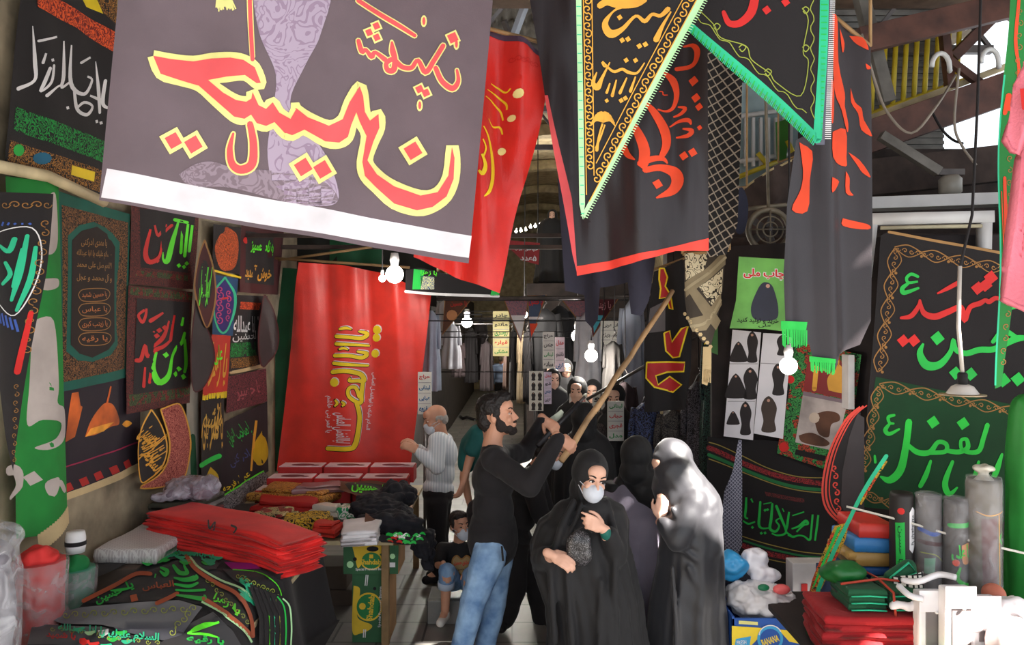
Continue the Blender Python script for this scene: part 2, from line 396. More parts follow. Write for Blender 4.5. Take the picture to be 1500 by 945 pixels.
def vault(name, y0, y1, xc, rad, spring, m):
    bm = bmesh.new(); n = 26; rings = []
    for y in (y0, y1):
        for rr in (rad, rad + .25): rings.append([bm.verts.new((xc - rr * math.cos(math.pi * k / n), y, spring + rr * math.sin(math.pi * k / n))) for k in range(n + 1)])
    for a, b in ((0, 2), (1, 3), (0, 1), (2, 3)):
        for k in range(n): bm.faces.new((rings[a][k], rings[a][k + 1], rings[b][k + 1], rings[b][k]))
    return struct(mk(name, bm, m))
vault('ceiling_vault', 12, 33.2, 1.1, 3.4, 3.4, BRICK)
for k, y in enumerate((14, 18, 22, 26, 30)): vault('trim_%d' % (k + 1), y, y + .35, 1.1, 3.22, 3.3, BRICK)
struct(box('wall_inner', (4.3, 12, -.7), (4.5, 33, 3.6), BRICK))
def corrugated(name, x0, x1, y0, y1, z0, z1, m, pitch=.11, amp=.022):
    """roof sheet with ridges along Y"""
    bm = bmesh.new(); n = int((x1 - x0) / pitch * 4); prev = None
    for k in range(n + 1):
        t = k / n; x = x0 + (x1 - x0) * t; z = z0 + (z1 - z0) * t + amp * math.sin(2 * math.pi * k / 4)
        q = [bm.verts.new((x, y0, z)), bm.verts.new((x, y1, z + .05)), bm.verts.new((x, y1, z + .07)), bm.verts.new((x, y0, z + .02))]
        if prev:
            for i in range(4): bm.faces.new((prev[i], prev[(i + 1) % 4], q[(i + 1) % 4], q[i]))
        prev = q
    return mk(name, bm, m)
# unseen tarp roof added to block sun; gaps placed to light chador and goods
H = 5.0
TARP = mat('brown_tarpaulin', (120, 96, 80), .8, bump=.3, bscale=9, vary=.25, trans=.25)
SUN_GAP = [(3.93, 4.26, 2.25, 2.44), (4.26, 4.96, 1.92, 2.30), (5.5, 6.2, .40, 1.08)]
xs = sorted({-5.5, 6.8, *[g for q in SUN_GAP for g in q[:2]]}); ys = sorted({-.6, 7.0, *[g for q in SUN_GAP for g in q[2:]]})
bm = bmesh.new()
for a, b in zip(xs, xs[1:]):
    for c, d in zip(ys, ys[1:]):
        if not any(q[0] <= a and b <= q[1] and q[2] <= c and d <= q[3] for q in SUN_GAP): bbox(bm, (a, c, H), (b, d, H + .02))
bmesh.ops.remove_doubles(bm, verts=bm.verts, dist=.001); struct(mk('ceiling_sun_mask', bm, TARP))
struct(corrugated('ceiling_sheet', -3, 5.5, 6.2, 12.4, 5.62, 5.62, GREYS)); struct(corrugated('ceiling_sheet', 5.5, 6.9, 6.2, 9.0, 5.62, 5.62, GREYS))  # right-hand sheet is an added extension that keeps sun off the lane floor
struct(corrugated('ceiling_sheet', 3.2, 6.5, 5.2, 6.15, 5.25, 5.4, BROWN))
def beam(name, p, q, w, m, d=None):
    p, q = Vector(p), Vector(q); bm = bmesh.new(); d = d or w
    M = Matrix.Translation((p + q) / 2) @ (q - p).to_track_quat('X', 'Z').to_matrix().to_4x4()
    L = (q - p).length; bbox(bm, (-L / 2, -w / 2, -d / 2), (L / 2, w / 2, d / 2), .004, M)
    return struct(mk(name, bm, m))
# trusses over the middle of the lane
k = 0
for y in (7.2, 9.2, 11.2):
    beam('trim_truss', (-2.2, y, 4.7), (4.4, y, 4.7), .07, STEEL); beam('trim_truss', (-2.2, y, 5.45), (4.4, y, 5.45), .07, STEEL)
    for j in range(11):
        x = -2.2 + j * .6; beam('trim_truss', (x, y, 4.7 if j % 2 else 5.45), (x + .6, y, 5.45 if j % 2 else 4.7), .035, STEEL)
beam('trim_beam', W(738, 30, 8.2), W(776, 130, 8.6), .05, STEEL); beam('trim_beam', W(772, 0, 7.5), W(750, 60, 7.6), .06, mat('bright_steel', (170, 172, 178), .35, metal=.6))
beam('trim_beam', W(715, 150, 9), W(830, 95, 9), .05, STEEL)
beam('trim_beam', (-2.2, 7.5, 2.92), (4.4, 7.5, 2.92), .04, DARKW); beam('trim_beam', (-2.2, 6.5, 2.92), (4.4, 6.5, 2.92), .035, DARKW)
# upper right: rusty girders, braces and ledges under the open roof
beam('trim_beam', W(1255, -30, 6.4), W(1300, 150, 6.4), .10, GREYS); beam('trim_beam', W(1395, 85, 6.9), W(1470, 10, 6.9), .09, BROWN)
beam('trim_beam', W(1262, 205, 6.5), W(1480, 128, 6.5), .16, BROWN, .26); beam('trim_beam', W(1262, 178, 6.7), W(1480, 95, 6.7), .05, PALEW)
beam('trim_beam', W(1385, 85, 6.6), W(1470, 148, 6.6), .06, BROWN); beam('trim_beam', W(1382, 40, 6.7), W(1392, 130, 6.7), .07, BROWN)
beam('trim_beam', W(1260, 60, 6.2), W(1480, 8, 6.2), .08, BROWN, .2); beam('trim_beam', W(1290, 198, 6.1), W(1375, 252, 6.1), .07, GREYS)
beam('trim_beam', W(1265, 262, 6.6), W(1480, 238, 6.6), .12, DARKW, .3)
WHITEP = mat('white_paint', (212, 210, 208), .5, vary=.06)
beam('trim_ledge', W(1262, 300, 6.0), W(1480, 292, 6.0), .2, WHITEP, .09)
struct(box('wall_upper', (2.55, 7.0, 2.4), (6.5, 7.2, 3.75), DARKW)); struct(box('wall_back', (1.5, 7.6, .0), (4.5, 7.8, 3.4), DARKW)); struct(box('wall_terrace', (2.2, 8.32, -.2), (4.5, 8.45, 5.5), DARKW))
bm = bmesh.new()
n = 60
for k in range(n):                                                  # ribbed sheet behind the railing
    z = 3.5 + k * .03; bbox(bm, (2.9, 7.3 + (.02 if k % 2 else 0), z), (4.02, 7.33 + (.02 if k % 2 else 0), z + .03))
bmesh.ops.remove_doubles(bm, verts=bm.verts, dist=.0005); struct(mk('wall_sheet', bm, GREYS))
rl = empty('railing', W(1335, 180, 6.9), 'yellow barred railing high under the roof at upper right', 'railing')
YP = mat('yellow_paint', (214, 190, 50), .5)
for k in range(9):
    x = 1276 + k * 15.6; a, b = W(x + 6, 52 - k * 3.4, 6.95), W(x, 168 - k * 5.4, 6.95)
    tube('bar', [a, b], .022, YP, rl, 6)
tube('rail', [W(1268, 170, 6.95), W(1412, 118, 6.95)], .025, YP, rl, 6)
tube('rail', [W(1268, 55, 6.95), W(1412, 22, 6.95)], .025, YP, rl, 6)
LAMPW = mat('white_hook', (225, 225, 222), .4)
for k, (x, y, s) in enumerate(((1378, 98, 26), (1450, 92, 26), (1400, 35, 30))):
    o = tube('bracket', [W(x - s / 2 + (s / 2) * (1 - math.cos(t)), y - 20 * math.sin(t), 6.4) for t in [i * math.pi / 8 for i in range(9)]] + [W(x + s / 2, y + 6, 6.45), W(x + s / 2 + 2, y + 4, 6.95)], .02, LAMPW, None, 8)
    tag(o, ['white curved bracket in front of the yellow railing', 'white curved bracket at the edge of the green hanging strip', 'white curved bracket close under the top girder'][k], 'bracket', 'white curved roof brackets')
# ================================================================== LEFT WALL: flags and banners
def PL(d=.03): return Pl((-2.25 + d, 0, 0), (1, 0, 0))
GOB = orn('gold_on_black', (26, 20, 20), (172, 118, 52), 46, .04)
BRB = orn('brown_filigree', (40, 28, 20), (122, 80, 44), 38, .045)
ROB = orn('red_black_filigree', (40, 18, 18), (120, 30, 28), 40, .04, (40, 110, 60))
ORR = orn('orange_rust_script', (120, 28, 20), (232, 92, 40), 30, .05)
GRS = orn('green_script', (24, 22, 22), (30, 140, 62), 34, .05)
MRB = orn('maroon_filigree', (52, 22, 22), (104, 40, 36), 50, .045)
GRB = orn('green_red_filigree', (34, 36, 24), (70, 92, 48), 60, .05, (130, 36, 30))
small = waves((.006, 1.3, .4, 0), (.004, 3, .6, 1))
def frame(c, pts, w, m, lift):
    c.stroke(pts, m, w, lift, closed=True, raw=True); return c
# black banner with white script
c = Cloth(PL(.06), small)
q = [(34, -30), (172, -30), (158, 300), (6, 246)]
c.poly(q, BLK, 0)
c.poly([(36, -30), (120, -12), (170, 38), (170, -30)], GOB, 1); c.poly([(108, -25), (135, -20), (150, 20), (128, 10)], YEL, 2)
c.poly([(50, -12), (92, 2), (168, 48), (167, 78), (110, 40), (52, 10)], ORR, 2)
for a in ([(46, 38, 1), (50, 90, 5), (50, 118, 4), (28, 130, 6)], [(93, 60, 2), (92, 110, 6), (88, 128, 4), (102, 120, 3)], [(104, 66, 2), (103, 122, 6), (122, 138, 5), (136, 118, 4), (128, 112, 3)], [(142, 90, 1), (146, 130, 5), (148, 165, 4)], [(70, 100, 5), (62, 122, 5), (58, 134, 3), (72, 120, 4), (76, 96, 4)], [(66, 140, 5), (80, 128, 3), (90, 124, 3)],
          [(108, 134, 4), (112, 160, 5), (126, 168, 5), (136, 156, 4), (122, 150, 4), (110, 160, 3)], [(155, 118, 4), (152, 150, 5), (158, 158, 4)], [(118, 92, 4), (134, 84, 3)], [(54, 60, 4), (82, 54, 3)], [(132, 140, 3), (148, 146, 5)], [(64, 78, 3), (60, 92, 4)]):
    c.stroke(a, WHT, lift=2)
for x, y in ((74, 88), (143, 178), (150, 180), (98, 158)): c.dia(x, y, 3, WHT, 2, 30)
c.poly([(25, 156), (158, 208), (158, 240), (20, 190)], GRS, 1); c.poly([(15, 205), (158, 252), (158, 285), (10, 240)], GOB, 1)
c.disc(28, 220, 9, GRN, 2); c.disc(62, 232, 12, mat('teal_thread', (30, 100, 130), .8), 2, ry=9); c.poly([(104, 242), (138, 252), (136, 266), (102, 256)], YEL, 2)
c.build('wall_flag', 'black wall flag with large white script between red and green bands, up at the left', 'flag')
tag(tube('batten', [W(-6, 243, 3.25), W(70, 258, 3.58), W(152, 296, 4.0)], .028, PALEW), 'pale wooden batten under the black flag with white script', 'batten')
tag(box('post', (-2.245, 3.05, 0), (-2.15, 3.2, 4.7), GREYS), 'weathered grey post at the upper left edge', 'post')
# tall green flag
c = Cloth(PL(.10), waves((.02, 2.2, .1, 0)))
c.poly([(14, 258), (84, 268), (88, 430), (92, 600), (97, 742), (58, 785), (30, 790), (26, 500)], mat('green_cloth', (30, 132, 52), .8, trans=.15), 0)
PW = mat('greyish_print', (176, 164, 158), .85)
for a in ([(60, 290), (76, 285), (80, 350), (70, 372), (56, 366), (66, 330)], [(46, 410), (78, 408), (80, 420), (60, 425)], [(48, 470), (72, 470), (80, 560), (78, 590), (92, 600), (92, 640), (70, 658), (52, 656), (76, 642), (84, 620), (60, 615), (44, 622), (46, 560)]):
    c.smooth(a, PW, 1)
c.stroke([(14, 690, 14), (30, 690, 16), (34, 712, 10), (18, 730, 5)], PW, lift=1); c.dia(50, 701, 11, PW, 1, 10); c.stroke([(78, 702, 6), (68, 710, 10), (72, 724, 8), (80, 706, 8), (90, 718, 8)], PW, lift=1)
for k in range(14): c.stroke([(58 + k * 3, 784 - k * 3.1), (60 + k * 3, 806 - k * 3.1)], CREAM, 4, 1, raw=True)
c.build('wall_flag', 'tall green flag with grey lettering and cream fringe on the left wall', 'flag')
# pennant with blue and mint emblem
c = Cloth(PL(.30), waves((.03, 2, .2, 1)))
c.poly([(-12, 280), (68, 284), (60, 400), (52, 470), (46, 530), (38, 620), (30, 690), (16, 640), (2, 560), (-12, 540)], BLK, 0)
c.scrolls((12, 300), (64, 300), 5, 6, DGOLD, 2, 1.2); c.scrolls((58, 320), (42, 520), 14, 6, DGOLD, 2, 1.2)
BLU = mat('blue_thread', (60, 90, 170), .8)
c.stroke([(-6, 350), (14, 338), (44, 334), (54, 370), (48, 420), (30, 462), (6, 445), (-8, 440)], WHT, 1.4, 2)
for k in range(8): c.stroke([(-8 + k * 7, 334 - k), (-6 + k * 7, 322 + k)], BLU, 2.5, 2, raw=True)
for k in range(7): c.stroke([(-6 + k * 6, 450 + k * 3), (-2 + k * 6, 468 + k * 3)], BLU, 3, 2, raw=True)
for a in ([(28, 350, 6), (22, 368, 7), (10, 360, 4)], [(40, 345, 4), (34, 400, 7), (26, 440, 4)], [(48, 362, 4), (44, 410, 6), (32, 455, 4)], [(18, 385, 5), (24, 402, 6), (14, 416, 5)], [(36, 365, 4), (28, 420, 5)]): c.stroke(a, MINT, lift=2)
c.stroke([(46, 458, 5), (42, 490, 6), (34, 545, 8)], RED, lift=2); c.scrolls((34, 560), (30, 680), 10, 4, DGOLD, 2, 1)
c.build('pennant', 'black pennant with mint emblem and blue edging hanging at the far left', 'pennant')
tag(tube('hanging_rail', [W(-10, 274, 3.55), W(72, 283, 3.75)], .02, PALEW), 'pale rail holding the emblem pennant', 'rail')
tag(tube('clothes_peg', [W(20, 264, 3.55), W(12, 284, 3.5)], .018, WOOD), 'wooden peg clipped on the pale rail', 'peg')
# teal panel carpet banner
c = Cloth(PL(.04), small)
c.poly([(84, 280), (190, 314), (186, 553), (93, 574)], TEAL, 0); c.poly([(88, 300), (187, 326), (184, 540), (94, 560)], BRB, 1)
c.poly([(97, 345), (115, 330), (135, 325), (162, 336), (176, 355), (173, 505), (160, 520), (135, 530), (112, 528), (97, 515)], TEAL, 2)
c.poly([(103, 352), (118, 338), (140, 332), (160, 344), (170, 362), (167, 500), (156, 512), (134, 524), (114, 518), (102, 505)], mat('umber_cloth', (38, 26, 22), .85), 3)
for k in range(4): c.text(('یا مهدی ادرکنی', 'السلام علیک یا ابا عبدالله', 'اللهم صل علی محمد', 'و آل محمد و عجل')[k], 137, 356 + k * 17, 54 - (k == 0) * 14, 13, DGOLD, 3, 4)
for k in range(4):
    y = 432 + k * 21.5; c.stroke([(112, y), (120, y - 8), (150, y - 9), (160, y - 2), (150, y + 8), (120, y + 9)], DGOLD, 1.2, 4, closed=True); c.text(('یا حسین شهید', 'یا عباس', 'یا زینب کبری', 'یا رقیه')[k], 136, y, 36, 10, mat('copper_thread', (178, 104, 50), .7), -2, 4)
c.build('wall_flag', 'teal bordered wall flag with a dark lobed panel of gold script', 'flag')
# dome picture flag
c = Cloth(PL(.025), small)
c.poly([(92, 566), (206, 545), (206, 682), (96, 727)], mat('night_print', (36, 26, 36), .8), 0)
FIRE = mat('fire_print', (206, 96, 30), .7, vary=.4); FIRE2 = mat('glow_print', (240, 160, 50), .7, vary=.4)
c.poly([(105, 576), (114, 574), (117, 594), (120, 596), (110, 640), (98, 648), (102, 600)], FIRE, 1)
c.smooth([(124, 640), (132, 618), (146, 596), (154, 590), (164, 594), (173, 612), (172, 622), (160, 625), (142, 636)], FIRE, 1); c.stroke([(154, 592), (160, 566)], FIRE, 2.5, 1, raw=True)
c.poly([(124, 640), (132, 628), (150, 622), (164, 618), (150, 632)], FIRE2, 2); c.smooth([(178, 622), (186, 616), (194, 620), (186, 626)], FIRE2, 2)
c.stroke([(98, 684), (202, 648)], mat('magenta_print', (150, 30, 70), .8), 2, 2, raw=True)
for k in range(5): c.dia(102 + k * 21, 714 - k * 8.5, 8, mat('dull_red_print', (170, 36, 30), .8), 2, 20)
c.stroke([(96, 729), (150, 708), (207, 682)], CREAM, 10, 2, raw=True)
c.build('wall_flag', 'dark picture flag with a fiery orange dome and minaret, gold fringe below', 'flag')
# green and red script, cut by the grey banner
c = Cloth(PL(.05), small)
c.poly([(192, 296), (290, 308), (283, 424), (190, 416)], MRB, 0); c.poly([(204, 305), (284, 315), (277, 400), (206, 392)], BLK, 1); c.poly([(200, 396), (280, 404), (280, 412), (198, 404)], GRB, 1)
for a in ([(218, 336, 3), (212, 370, 6), (218, 384, 7), (232, 374, 5), (240, 344, 4), (252, 330, 4)], [(224, 330, 3), (230, 345, 5), (244, 330, 4)]): c.stroke(a, RED, lift=2)
for a in ([(262, 322, 3), (254, 350, 6), (246, 382, 8), (238, 378, 4), (242, 362, 3)], [(268, 325, 3), (265, 370, 5)], [(275, 328, 3), (271, 375, 5)], [(280, 330, 3), (277, 368, 4)], [(256, 322, 5), (274, 326, 4)]): c.stroke(a, LIME, lift=2)
for x, y, m in ((228, 382, RED), (262, 389, LIME), (270, 391, LIME), (274, 386, LIME)): c.dia(x, y, 3.5, m, 2)
c.build('wall_flag', 'black wall flag of red and lime script half hidden by the big grey banner', 'flag')
# the 'Hossein' flag
c = Cloth(PL(.055), small)
c.poly([(189, 418), (283, 428), (278, 590), (186, 607)], MRB, 0); c.poly([(190, 420), (283, 430), (282, 440), (191, 432)], GRB, 1); c.poly([(190, 578), (278, 568), (277, 580), (188, 596)], GRB, 1)
c.poly([(200, 437), (279, 443), (275, 566), (196, 578)], BLK, 2)
for a in ([(210, 455, 4), (202, 462, 4), (208, 472, 5), (213, 462, 4), (214, 452, 3)], [(200, 528, 6), (206, 526, 6), (212, 506, 5), (216, 522, 6), (228, 512, 6), (236, 508, 5), (246, 500, 4)], [(246, 470, 3), (236, 494, 6), (224, 508, 4)], [(256, 462, 3), (248, 498, 6)], [(220, 470, 6), (236, 458, 3)], [(212, 538, 3), (210, 566, 5)], [(222, 536, 3), (219, 560, 5)]): c.stroke(a, RED, lift=3)
for x, y in ((222, 486), (231, 484), (228, 492), (238, 480)): c.dia(x, y, 4, RED, 3)
for a in ([(228, 516, 3), (224, 540, 7), (232, 560, 9), (244, 550, 7), (250, 524, 5), (258, 510, 5), (266, 502, 5), (270, 488, 4)], [(268, 465, 3), (266, 476, 4)], [(270, 498, 4), (272, 530, 5), (270, 545, 4)]): c.stroke(a, LIME, lift=3)
for x, y in ((240, 520), (256, 548), (268, 552), (262, 540)): c.dia(x, y, 4.5, LIME, 3)
c.build('wall_flag', 'black wall flag with lime bowl script and red script, complete in view', 'flag')
# leaf pennants, dark crescents
def leaf(pts, m, label, d, extra=None, edge=None):
    c = Cloth(PL(d), small, cell=10); c.smooth(pts, m, 0)
    if edge: c.stroke(pts, edge, 2, 1, closed=True)
    if extra: extra(c)
    return c.build('pennant', label, 'pennant')
def ex(c):
    c.smooth([(300, 376), (292, 400), (291, 428), (302, 452), (309, 430), (308, 400)], BLK, 1); c.text('ابوالفضل', 300, 420, 15, 58, LIME, 4, 2, bold=.03)
leaf([(300, 352), (290, 385), (286, 428), (304, 480), (314, 440), (311, 395)], MAR, 'narrow maroon leaf shaped pennant with lime script', .16, ex, DGOLD)
leaf([(287, 440), (300, 470), (312, 505), (313, 535), (302, 562), (284, 572), (280, 520)], mat('charcoal_cloth', (52, 46, 48), .8), 'plain charcoal curved pennant beside the lime script flag', .15, None, MAR)
leaf([(389, 432), (402, 460), (408, 495), (402, 520), (382, 536), (378, 480)], mat('charcoal_cloth', (52, 46, 48), .8), 'plain charcoal curved pennant nearest to the red flag', .13, None, MAR)
c = Cloth(PL(.07), small, cell=10)
c.poly([(313, 328), (353, 334), (351, 402), (312, 395)], BLK, 0); c.smooth([(332, 332), (346, 345), (348, 370), (340, 395), (322, 392), (315, 360)], orn('orange_on_black', (30, 18, 16), (220, 96, 44), 60, .06), 1); c.stroke([(312, 396), (352, 407)], YEL, 3, 2, raw=True)
c.build('wall_flag', 'small black flag with an orange scripted teardrop', 'flag')
c = Cloth(PL(.05), small, cell=10)
c.poly([(353, 330), (416, 340), (408, 432), (350, 428)], MAR, 0); c.poly([(360, 338), (406, 346), (400, 418), (358, 414)], BLK, 1)
c.text('به نام حسین', 384, 364, 34, 26, LIME, 10, 2, bold=.03); c.text('خوش آمدید', 377, 400, 38, 24, GOLD, 4, 2, bold=.03); c.disc(360, 352, 5, RED, 2)
c.build('wall_flag', 'maroon edged black flag with lime and gold lines of script', 'flag')
c = Cloth(PL(.09), small, cell=10)
c.poly([(313, 402), (348, 408), (343, 492), (309, 490)], mat('deep_blue_cloth', (24, 70, 110), .8), 0); c.smooth([(330, 406), (344, 430), (342, 465), (326, 488), (313, 465), (314, 428)], mat('violet_cloth', (44, 34, 110), .8), 1); c.stroke([(330, 406), (344, 430), (342, 465), (326, 488), (313, 465), (314, 428)], MINT, 3, 2, closed=True)
c.scrolls((322, 420), (320, 475), 6, 6, mat('pink_thread', (190, 60, 120), .7), 3, 1.6); c.scrolls((336, 425), (334, 470), 5, 5, mat('pink_thread', (190, 60, 120), .7), 3, 1.6); c.stroke([(323, 438), (335, 436)], RED, 3, 3)
c.build('wall_flag', 'blue and violet oval medallion flag with pink scrolls', 'flag')
c = Cloth(PL(.10), small, cell=10)
c.poly([(309, 490), (338, 492), (332, 575), (298, 580)], mat('scarlet_cloth', (196, 44, 30), .7), 0); c.text('یا زهرا', 319, 535, 25, 66, GOLD, 6, 2, bold=.02); c.text('علی', 318, 520, 14, 30, LIME, 0, 3)
c.fringe((298, 578), (332, 573), 12, 9, YEL); c.build('wall_flag', 'small scarlet flag with gold script and yellow fringe', 'flag')
c = Cloth(PL(.05), small, cell=10)
c.poly([(346, 432), (392, 434), (382, 540), (334, 545)], BLK, 0); c.poly([(352, 442), (382, 444), (380, 454), (350, 453)], ORR, 1); c.text('یا ابا عبدالله', 362, 478, 40, 30, WHT, 2, 2, bold=.02); c.text('الحسین', 360, 493, 38, 16, WHT, -2, 2); c.poly([(340, 503), (380, 500), (378, 520), (338, 524)], GRS, 1); c.poly([(338, 526), (380, 520), (378, 536), (337, 540)], GOB, 1)
c.stroke([(340, 546), (384, 536)], CREAM, 5, 2, raw=True)
c.build('wall_flag', 'little black flag with white script and an orange band above it', 'flag')
c = Cloth(PL(.05), small, cell=10); c.poly([(334, 552), (390, 540), (392, 588), (330, 606)], orn('plum_script', (42, 22, 24), (120, 50, 60), 40, .05), 0); c.text('یا حسین', 362, 572, 40, 26, mat('rose_thread', (160, 80, 86), .8), -12, 1)
c.build('wall_flag', 'small dark plum flag with faint rose script', 'flag')
# teardrop and paisley
def ex(c): c.text('یا ثارالله', 222, 660, 34, 40, GOLD, 60, 2, bold=.03); c.text('الحسین', 222, 640, 30, 40, GOLD, 50, 2, bold=.03); c.text('السلام', 222, 678, 34, 30, GOLD, 55, 2, bold=.03)
leaf([(222, 600), (208, 630), (202, 665), (206, 705), (222, 700), (240, 680), (246, 655), (238, 625)], BLK, 'black teardrop pennant packed with gold script', .10, ex, GOLD)
leaf([(236, 600), (262, 592), (276, 625), (278, 665), (262, 706), (206, 715), (240, 690), (248, 650)], orn('rose_paisley', (120, 30, 34), (196, 110, 96), 50, .05), 'rose paisley pennant behind the black teardrop', .07, None, GOLD)
# gold script strip with yellow drop, and dome flag with green lines
c = Cloth(PL(.09), small, cell=10)
c.poly([(296, 585), (328, 578), (326, 665), (318, 740), (294, 740)], BLK, 0); c.text('یا قمر بنی', 311, 625, 28, 70, mat('ochre_thread', (206, 160, 70), .7), 0, 2, bold=.02); c.text('هاشم', 311, 620, 26, 50, mat('ochre_thread', (206, 160, 70), .7), 10, 2)
c.stroke([(294, 682), (320, 668)], GRN, 7, 2, raw=True); c.smooth([(310, 684), (320, 700), (316, 735), (302, 738), (296, 715)], mat('yellow_dome_print', (196, 160, 24), .6), 2)
c.build('wall_flag', 'narrow black flag with ochre script above a yellow drop', 'flag')
c = Cloth(PL(.06), small, cell=10)
c.poly([(328, 618), (392, 588), (394, 690), (310, 744)], mat('blackish_print', (32, 26, 32), .8), 0); c.text('یا صاحب الزمان', 350, 636, 38, 26, GRN, -28, 1); c.text('ادرکنی', 350, 672, 34, 16, mat('slate_blue_thread', (60, 74, 130), .8), -28, 1); c.text('عجل فرجه', 346, 706, 46, 12, YEL, -32, 1)
c.smooth([(384, 630), (392, 650), (392, 672), (378, 682), (370, 668), (374, 645)], mat('yellow_dome_print', (196, 160, 24), .6), 1); c.stroke([(374, 616), (372, 640), (368, 690)], GOLD, 3, 1)
c.build('wall_flag', 'black flag with a yellow dome and slanting green and blue script', 'flag')
c = Cloth(PL(.09), small, cell=10); c.poly([(312, 735), (385, 690), (398, 705), (325, 765)], orn('white_specks', (24, 20, 24), (190, 186, 190), 55, .03), 0); c.stroke([(312, 735), (385, 690)], LIME, 2, 1, raw=True)
c.build('wall_flag', 'black flag with fine white scattered writing slanting down to the table', 'flag')
c = Cloth(PL(.05), small, cell=10); c.poly([(274, 560), (292, 560), (293, 690), (286, 722), (272, 720)], mat('pale_board', (150, 142, 130), .8), 0); c.stroke([(282, 640), (284, 720)], DGRN, 9, 1, raw=True)
c.build('board', 'pale upright board showing between the wall flags', 'board')
# dark green cloth beside the red flag
c = Cloth(vp(395, 7.5, 440, 7.42), waves((.03, 5, .1, 0))); c.poly([(412, 392), (440, 394), (428, 690), (392, 690)], mat('bottle_green_cloth', (8, 84, 50), .75, sheen=.2), 0)
c.build('hanging_cloth', 'bottle green cloth hanging behind the left edge of the red flag', 'cloth')
# ================================================================== FLAGS HANGING OVERHEAD
# big grey banner
GREYB = mat('sun_hazed_black', (112, 97, 104), .75, bump=.15, bscale=220, vary=.08, trans=.25)  # black flag; the sun haze over it is put into this grey
SALM = mat('salmon_print', (240, 92, 96), .7, trans=.2); PALEY = mat('pale_yellow_print', (246, 240, 150), .7, trans=.2)
c = Cloth(vp(150, 2.62, 720, 3.0), waves((.012, 1.6, .15, .4), (.006, 3.1, -.3, 1)), cell=18)
c.poly([(180, -60), (727, -60), (686, 386), (146, 294)], GREYB, 0)
c.poly([(158, 248), (690, 346), (686, 378), (149, 290)], mat('white_hem', (248, 244, 250), .8, trans=.3), 1)
VIO = orn('violet_print', (142, 122, 144), (164, 148, 168), 9, .07, rough=.8, dist=2.2); VIO2 = orn('violet_print_dim', (116, 100, 110), (138, 122, 134), 12, .06, rough=.8, dist=2)
c.smooth([(368, -20), (478, -20), (470, 50), (448, 95), (425, 150), (450, 190), (480, 235), (496, 290), (470, 303), (410, 290), (392, 230), (398, 170), (404, 110), (380, 50)], VIO, 1)
c.smooth([(262, 255), (285, 240), (310, 236), (345, 246), (400, 250), (470, 265), (494, 296), (440, 300), (340, 275), (280, 272)], VIO2, 1)
for k in range(22): c.stroke([(330 + k * .9 - 12, -10 + k * .2), (316 + k * 1.4, 12 + random.uniform(-4, 5))], mat('straw_print', (214, 206, 130), .7), 2, 2, raw=True)
big = zm([(92, 122), (180, 133), (300, 140), (400, 125), (500, 125), (570, 140), (630, 180), (662, 262), (640, 264), (578, 220), (480, 225), (380, 240), (460, 310), (530, 352), (585, 362), (612, 345), (618, 310), (650, 380), (690, 400), (725, 365), (760, 420), (820, 455), (852, 400)], 200, 50, 3.635)
big += zm([(60, 285), (98, 292), (125, 235), (200, 290), (320, 340), (400, 300), (440, 200), (500, 105), (520, 160), (530, 250), (560, 300), (610, 260), (615, 340), (580, 420), (545, 530), (600, 610), (700, 680), (850, 735), (950, 715), (1010, 620), (1030, 455), (1045, 520), (1040, 640), (1000, 740), (920, 800), (830, 820), (700, 780), (600, 690), (530, 620), (515, 540), (540, 390), (500, 310), (480, 255), (450, 330), (430, 400), (380, 435), (300, 430), (180, 360), (110, 390), (60, 370)], 400, 100, 3.937)[2:]
big += zm([(845, 530), (790, 530), (735, 470), (690, 490), (640, 475), (610, 430), (575, 452), (520, 440), (420, 350), (330, 270), (220, 240), (130, 215)], 200, 50, 3.635)
c.stroke(big, PALEY, 17, 3, k=3, closed=True); c.poly(big, SALM, 4)
c.stroke([(365, -40, 9), (367, 30, 9), (370, 84, 8)], PALEY, lift=2.5); c.stroke([(365, -40, 6), (367, 30, 6), (370, 88, 6)], SALM, lift=3.4)
bowl = zm([(605, 480, 34), (622, 580, 40), (615, 690, 46), (555, 722, 44), (508, 690, 38), (497, 610, 30), (515, 530, 12)], 200, 50, 3.635)
c.stroke([(x, y, w + 5) for x, y, w in bowl], PALEY, lift=2.5); c.stroke(bowl, SALM, lift=3.4)
for x, y, r in ((254, 206, 13), (283, 211, 14), (444, 246, 14), (472, 250, 14), (605, 221, 14)): c.dia(x, y, r, SALM, 4, 14, (PALEY, 8))
Z3 = lambda p: zm(p, 500, 0, 5.25)
for s in ([(130, 5, 34), (400, 160, 34), (565, 275, 26)], [(132, 315, 34), (158, 395, 40), (190, 380, 28), (235, 430, 40), (262, 395, 28), (340, 450, 40)], [(392, 310, 14), (398, 380, 44), (415, 450, 40), (405, 530, 46), (360, 530, 40), (350, 480, 36), (400, 450, 40), (470, 510, 36), (540, 520, 36), (588, 465, 30), (645, 560, 40), (710, 470, 36), (778, 360, 36)], [(722, 530, 36), (770, 630, 40), (850, 685, 44), (895, 630, 32), (885, 545, 20)]):
    c.stroke([(x, y, w + 3.4) for x, y, w in Z3(s)], PALEY, lift=2.5); c.stroke([(x, y, w) for x, y, w in Z3(s)], SALM, lift=3.4)
for x, y, r in Z3([(272, 192, 34), (215, 245, 34), (275, 280, 34), (852, 300, 48), (600, 688, 36), (648, 718, 36)]): c.dia(x, y, r, SALM, 4, 20, (PALEY, 3.5))
for x, y in Z3([(632, 168), (602, 812), (880, 345)]): c.disc(x, y, 4.5, PALEY, 3, 10, ry=9); c.disc(x, y, 2.2, SALM, 4, 10, ry=6)
c.build('banner', 'large sun-hazed grey banner with huge salmon script edged in pale yellow, white hem', 'banner')
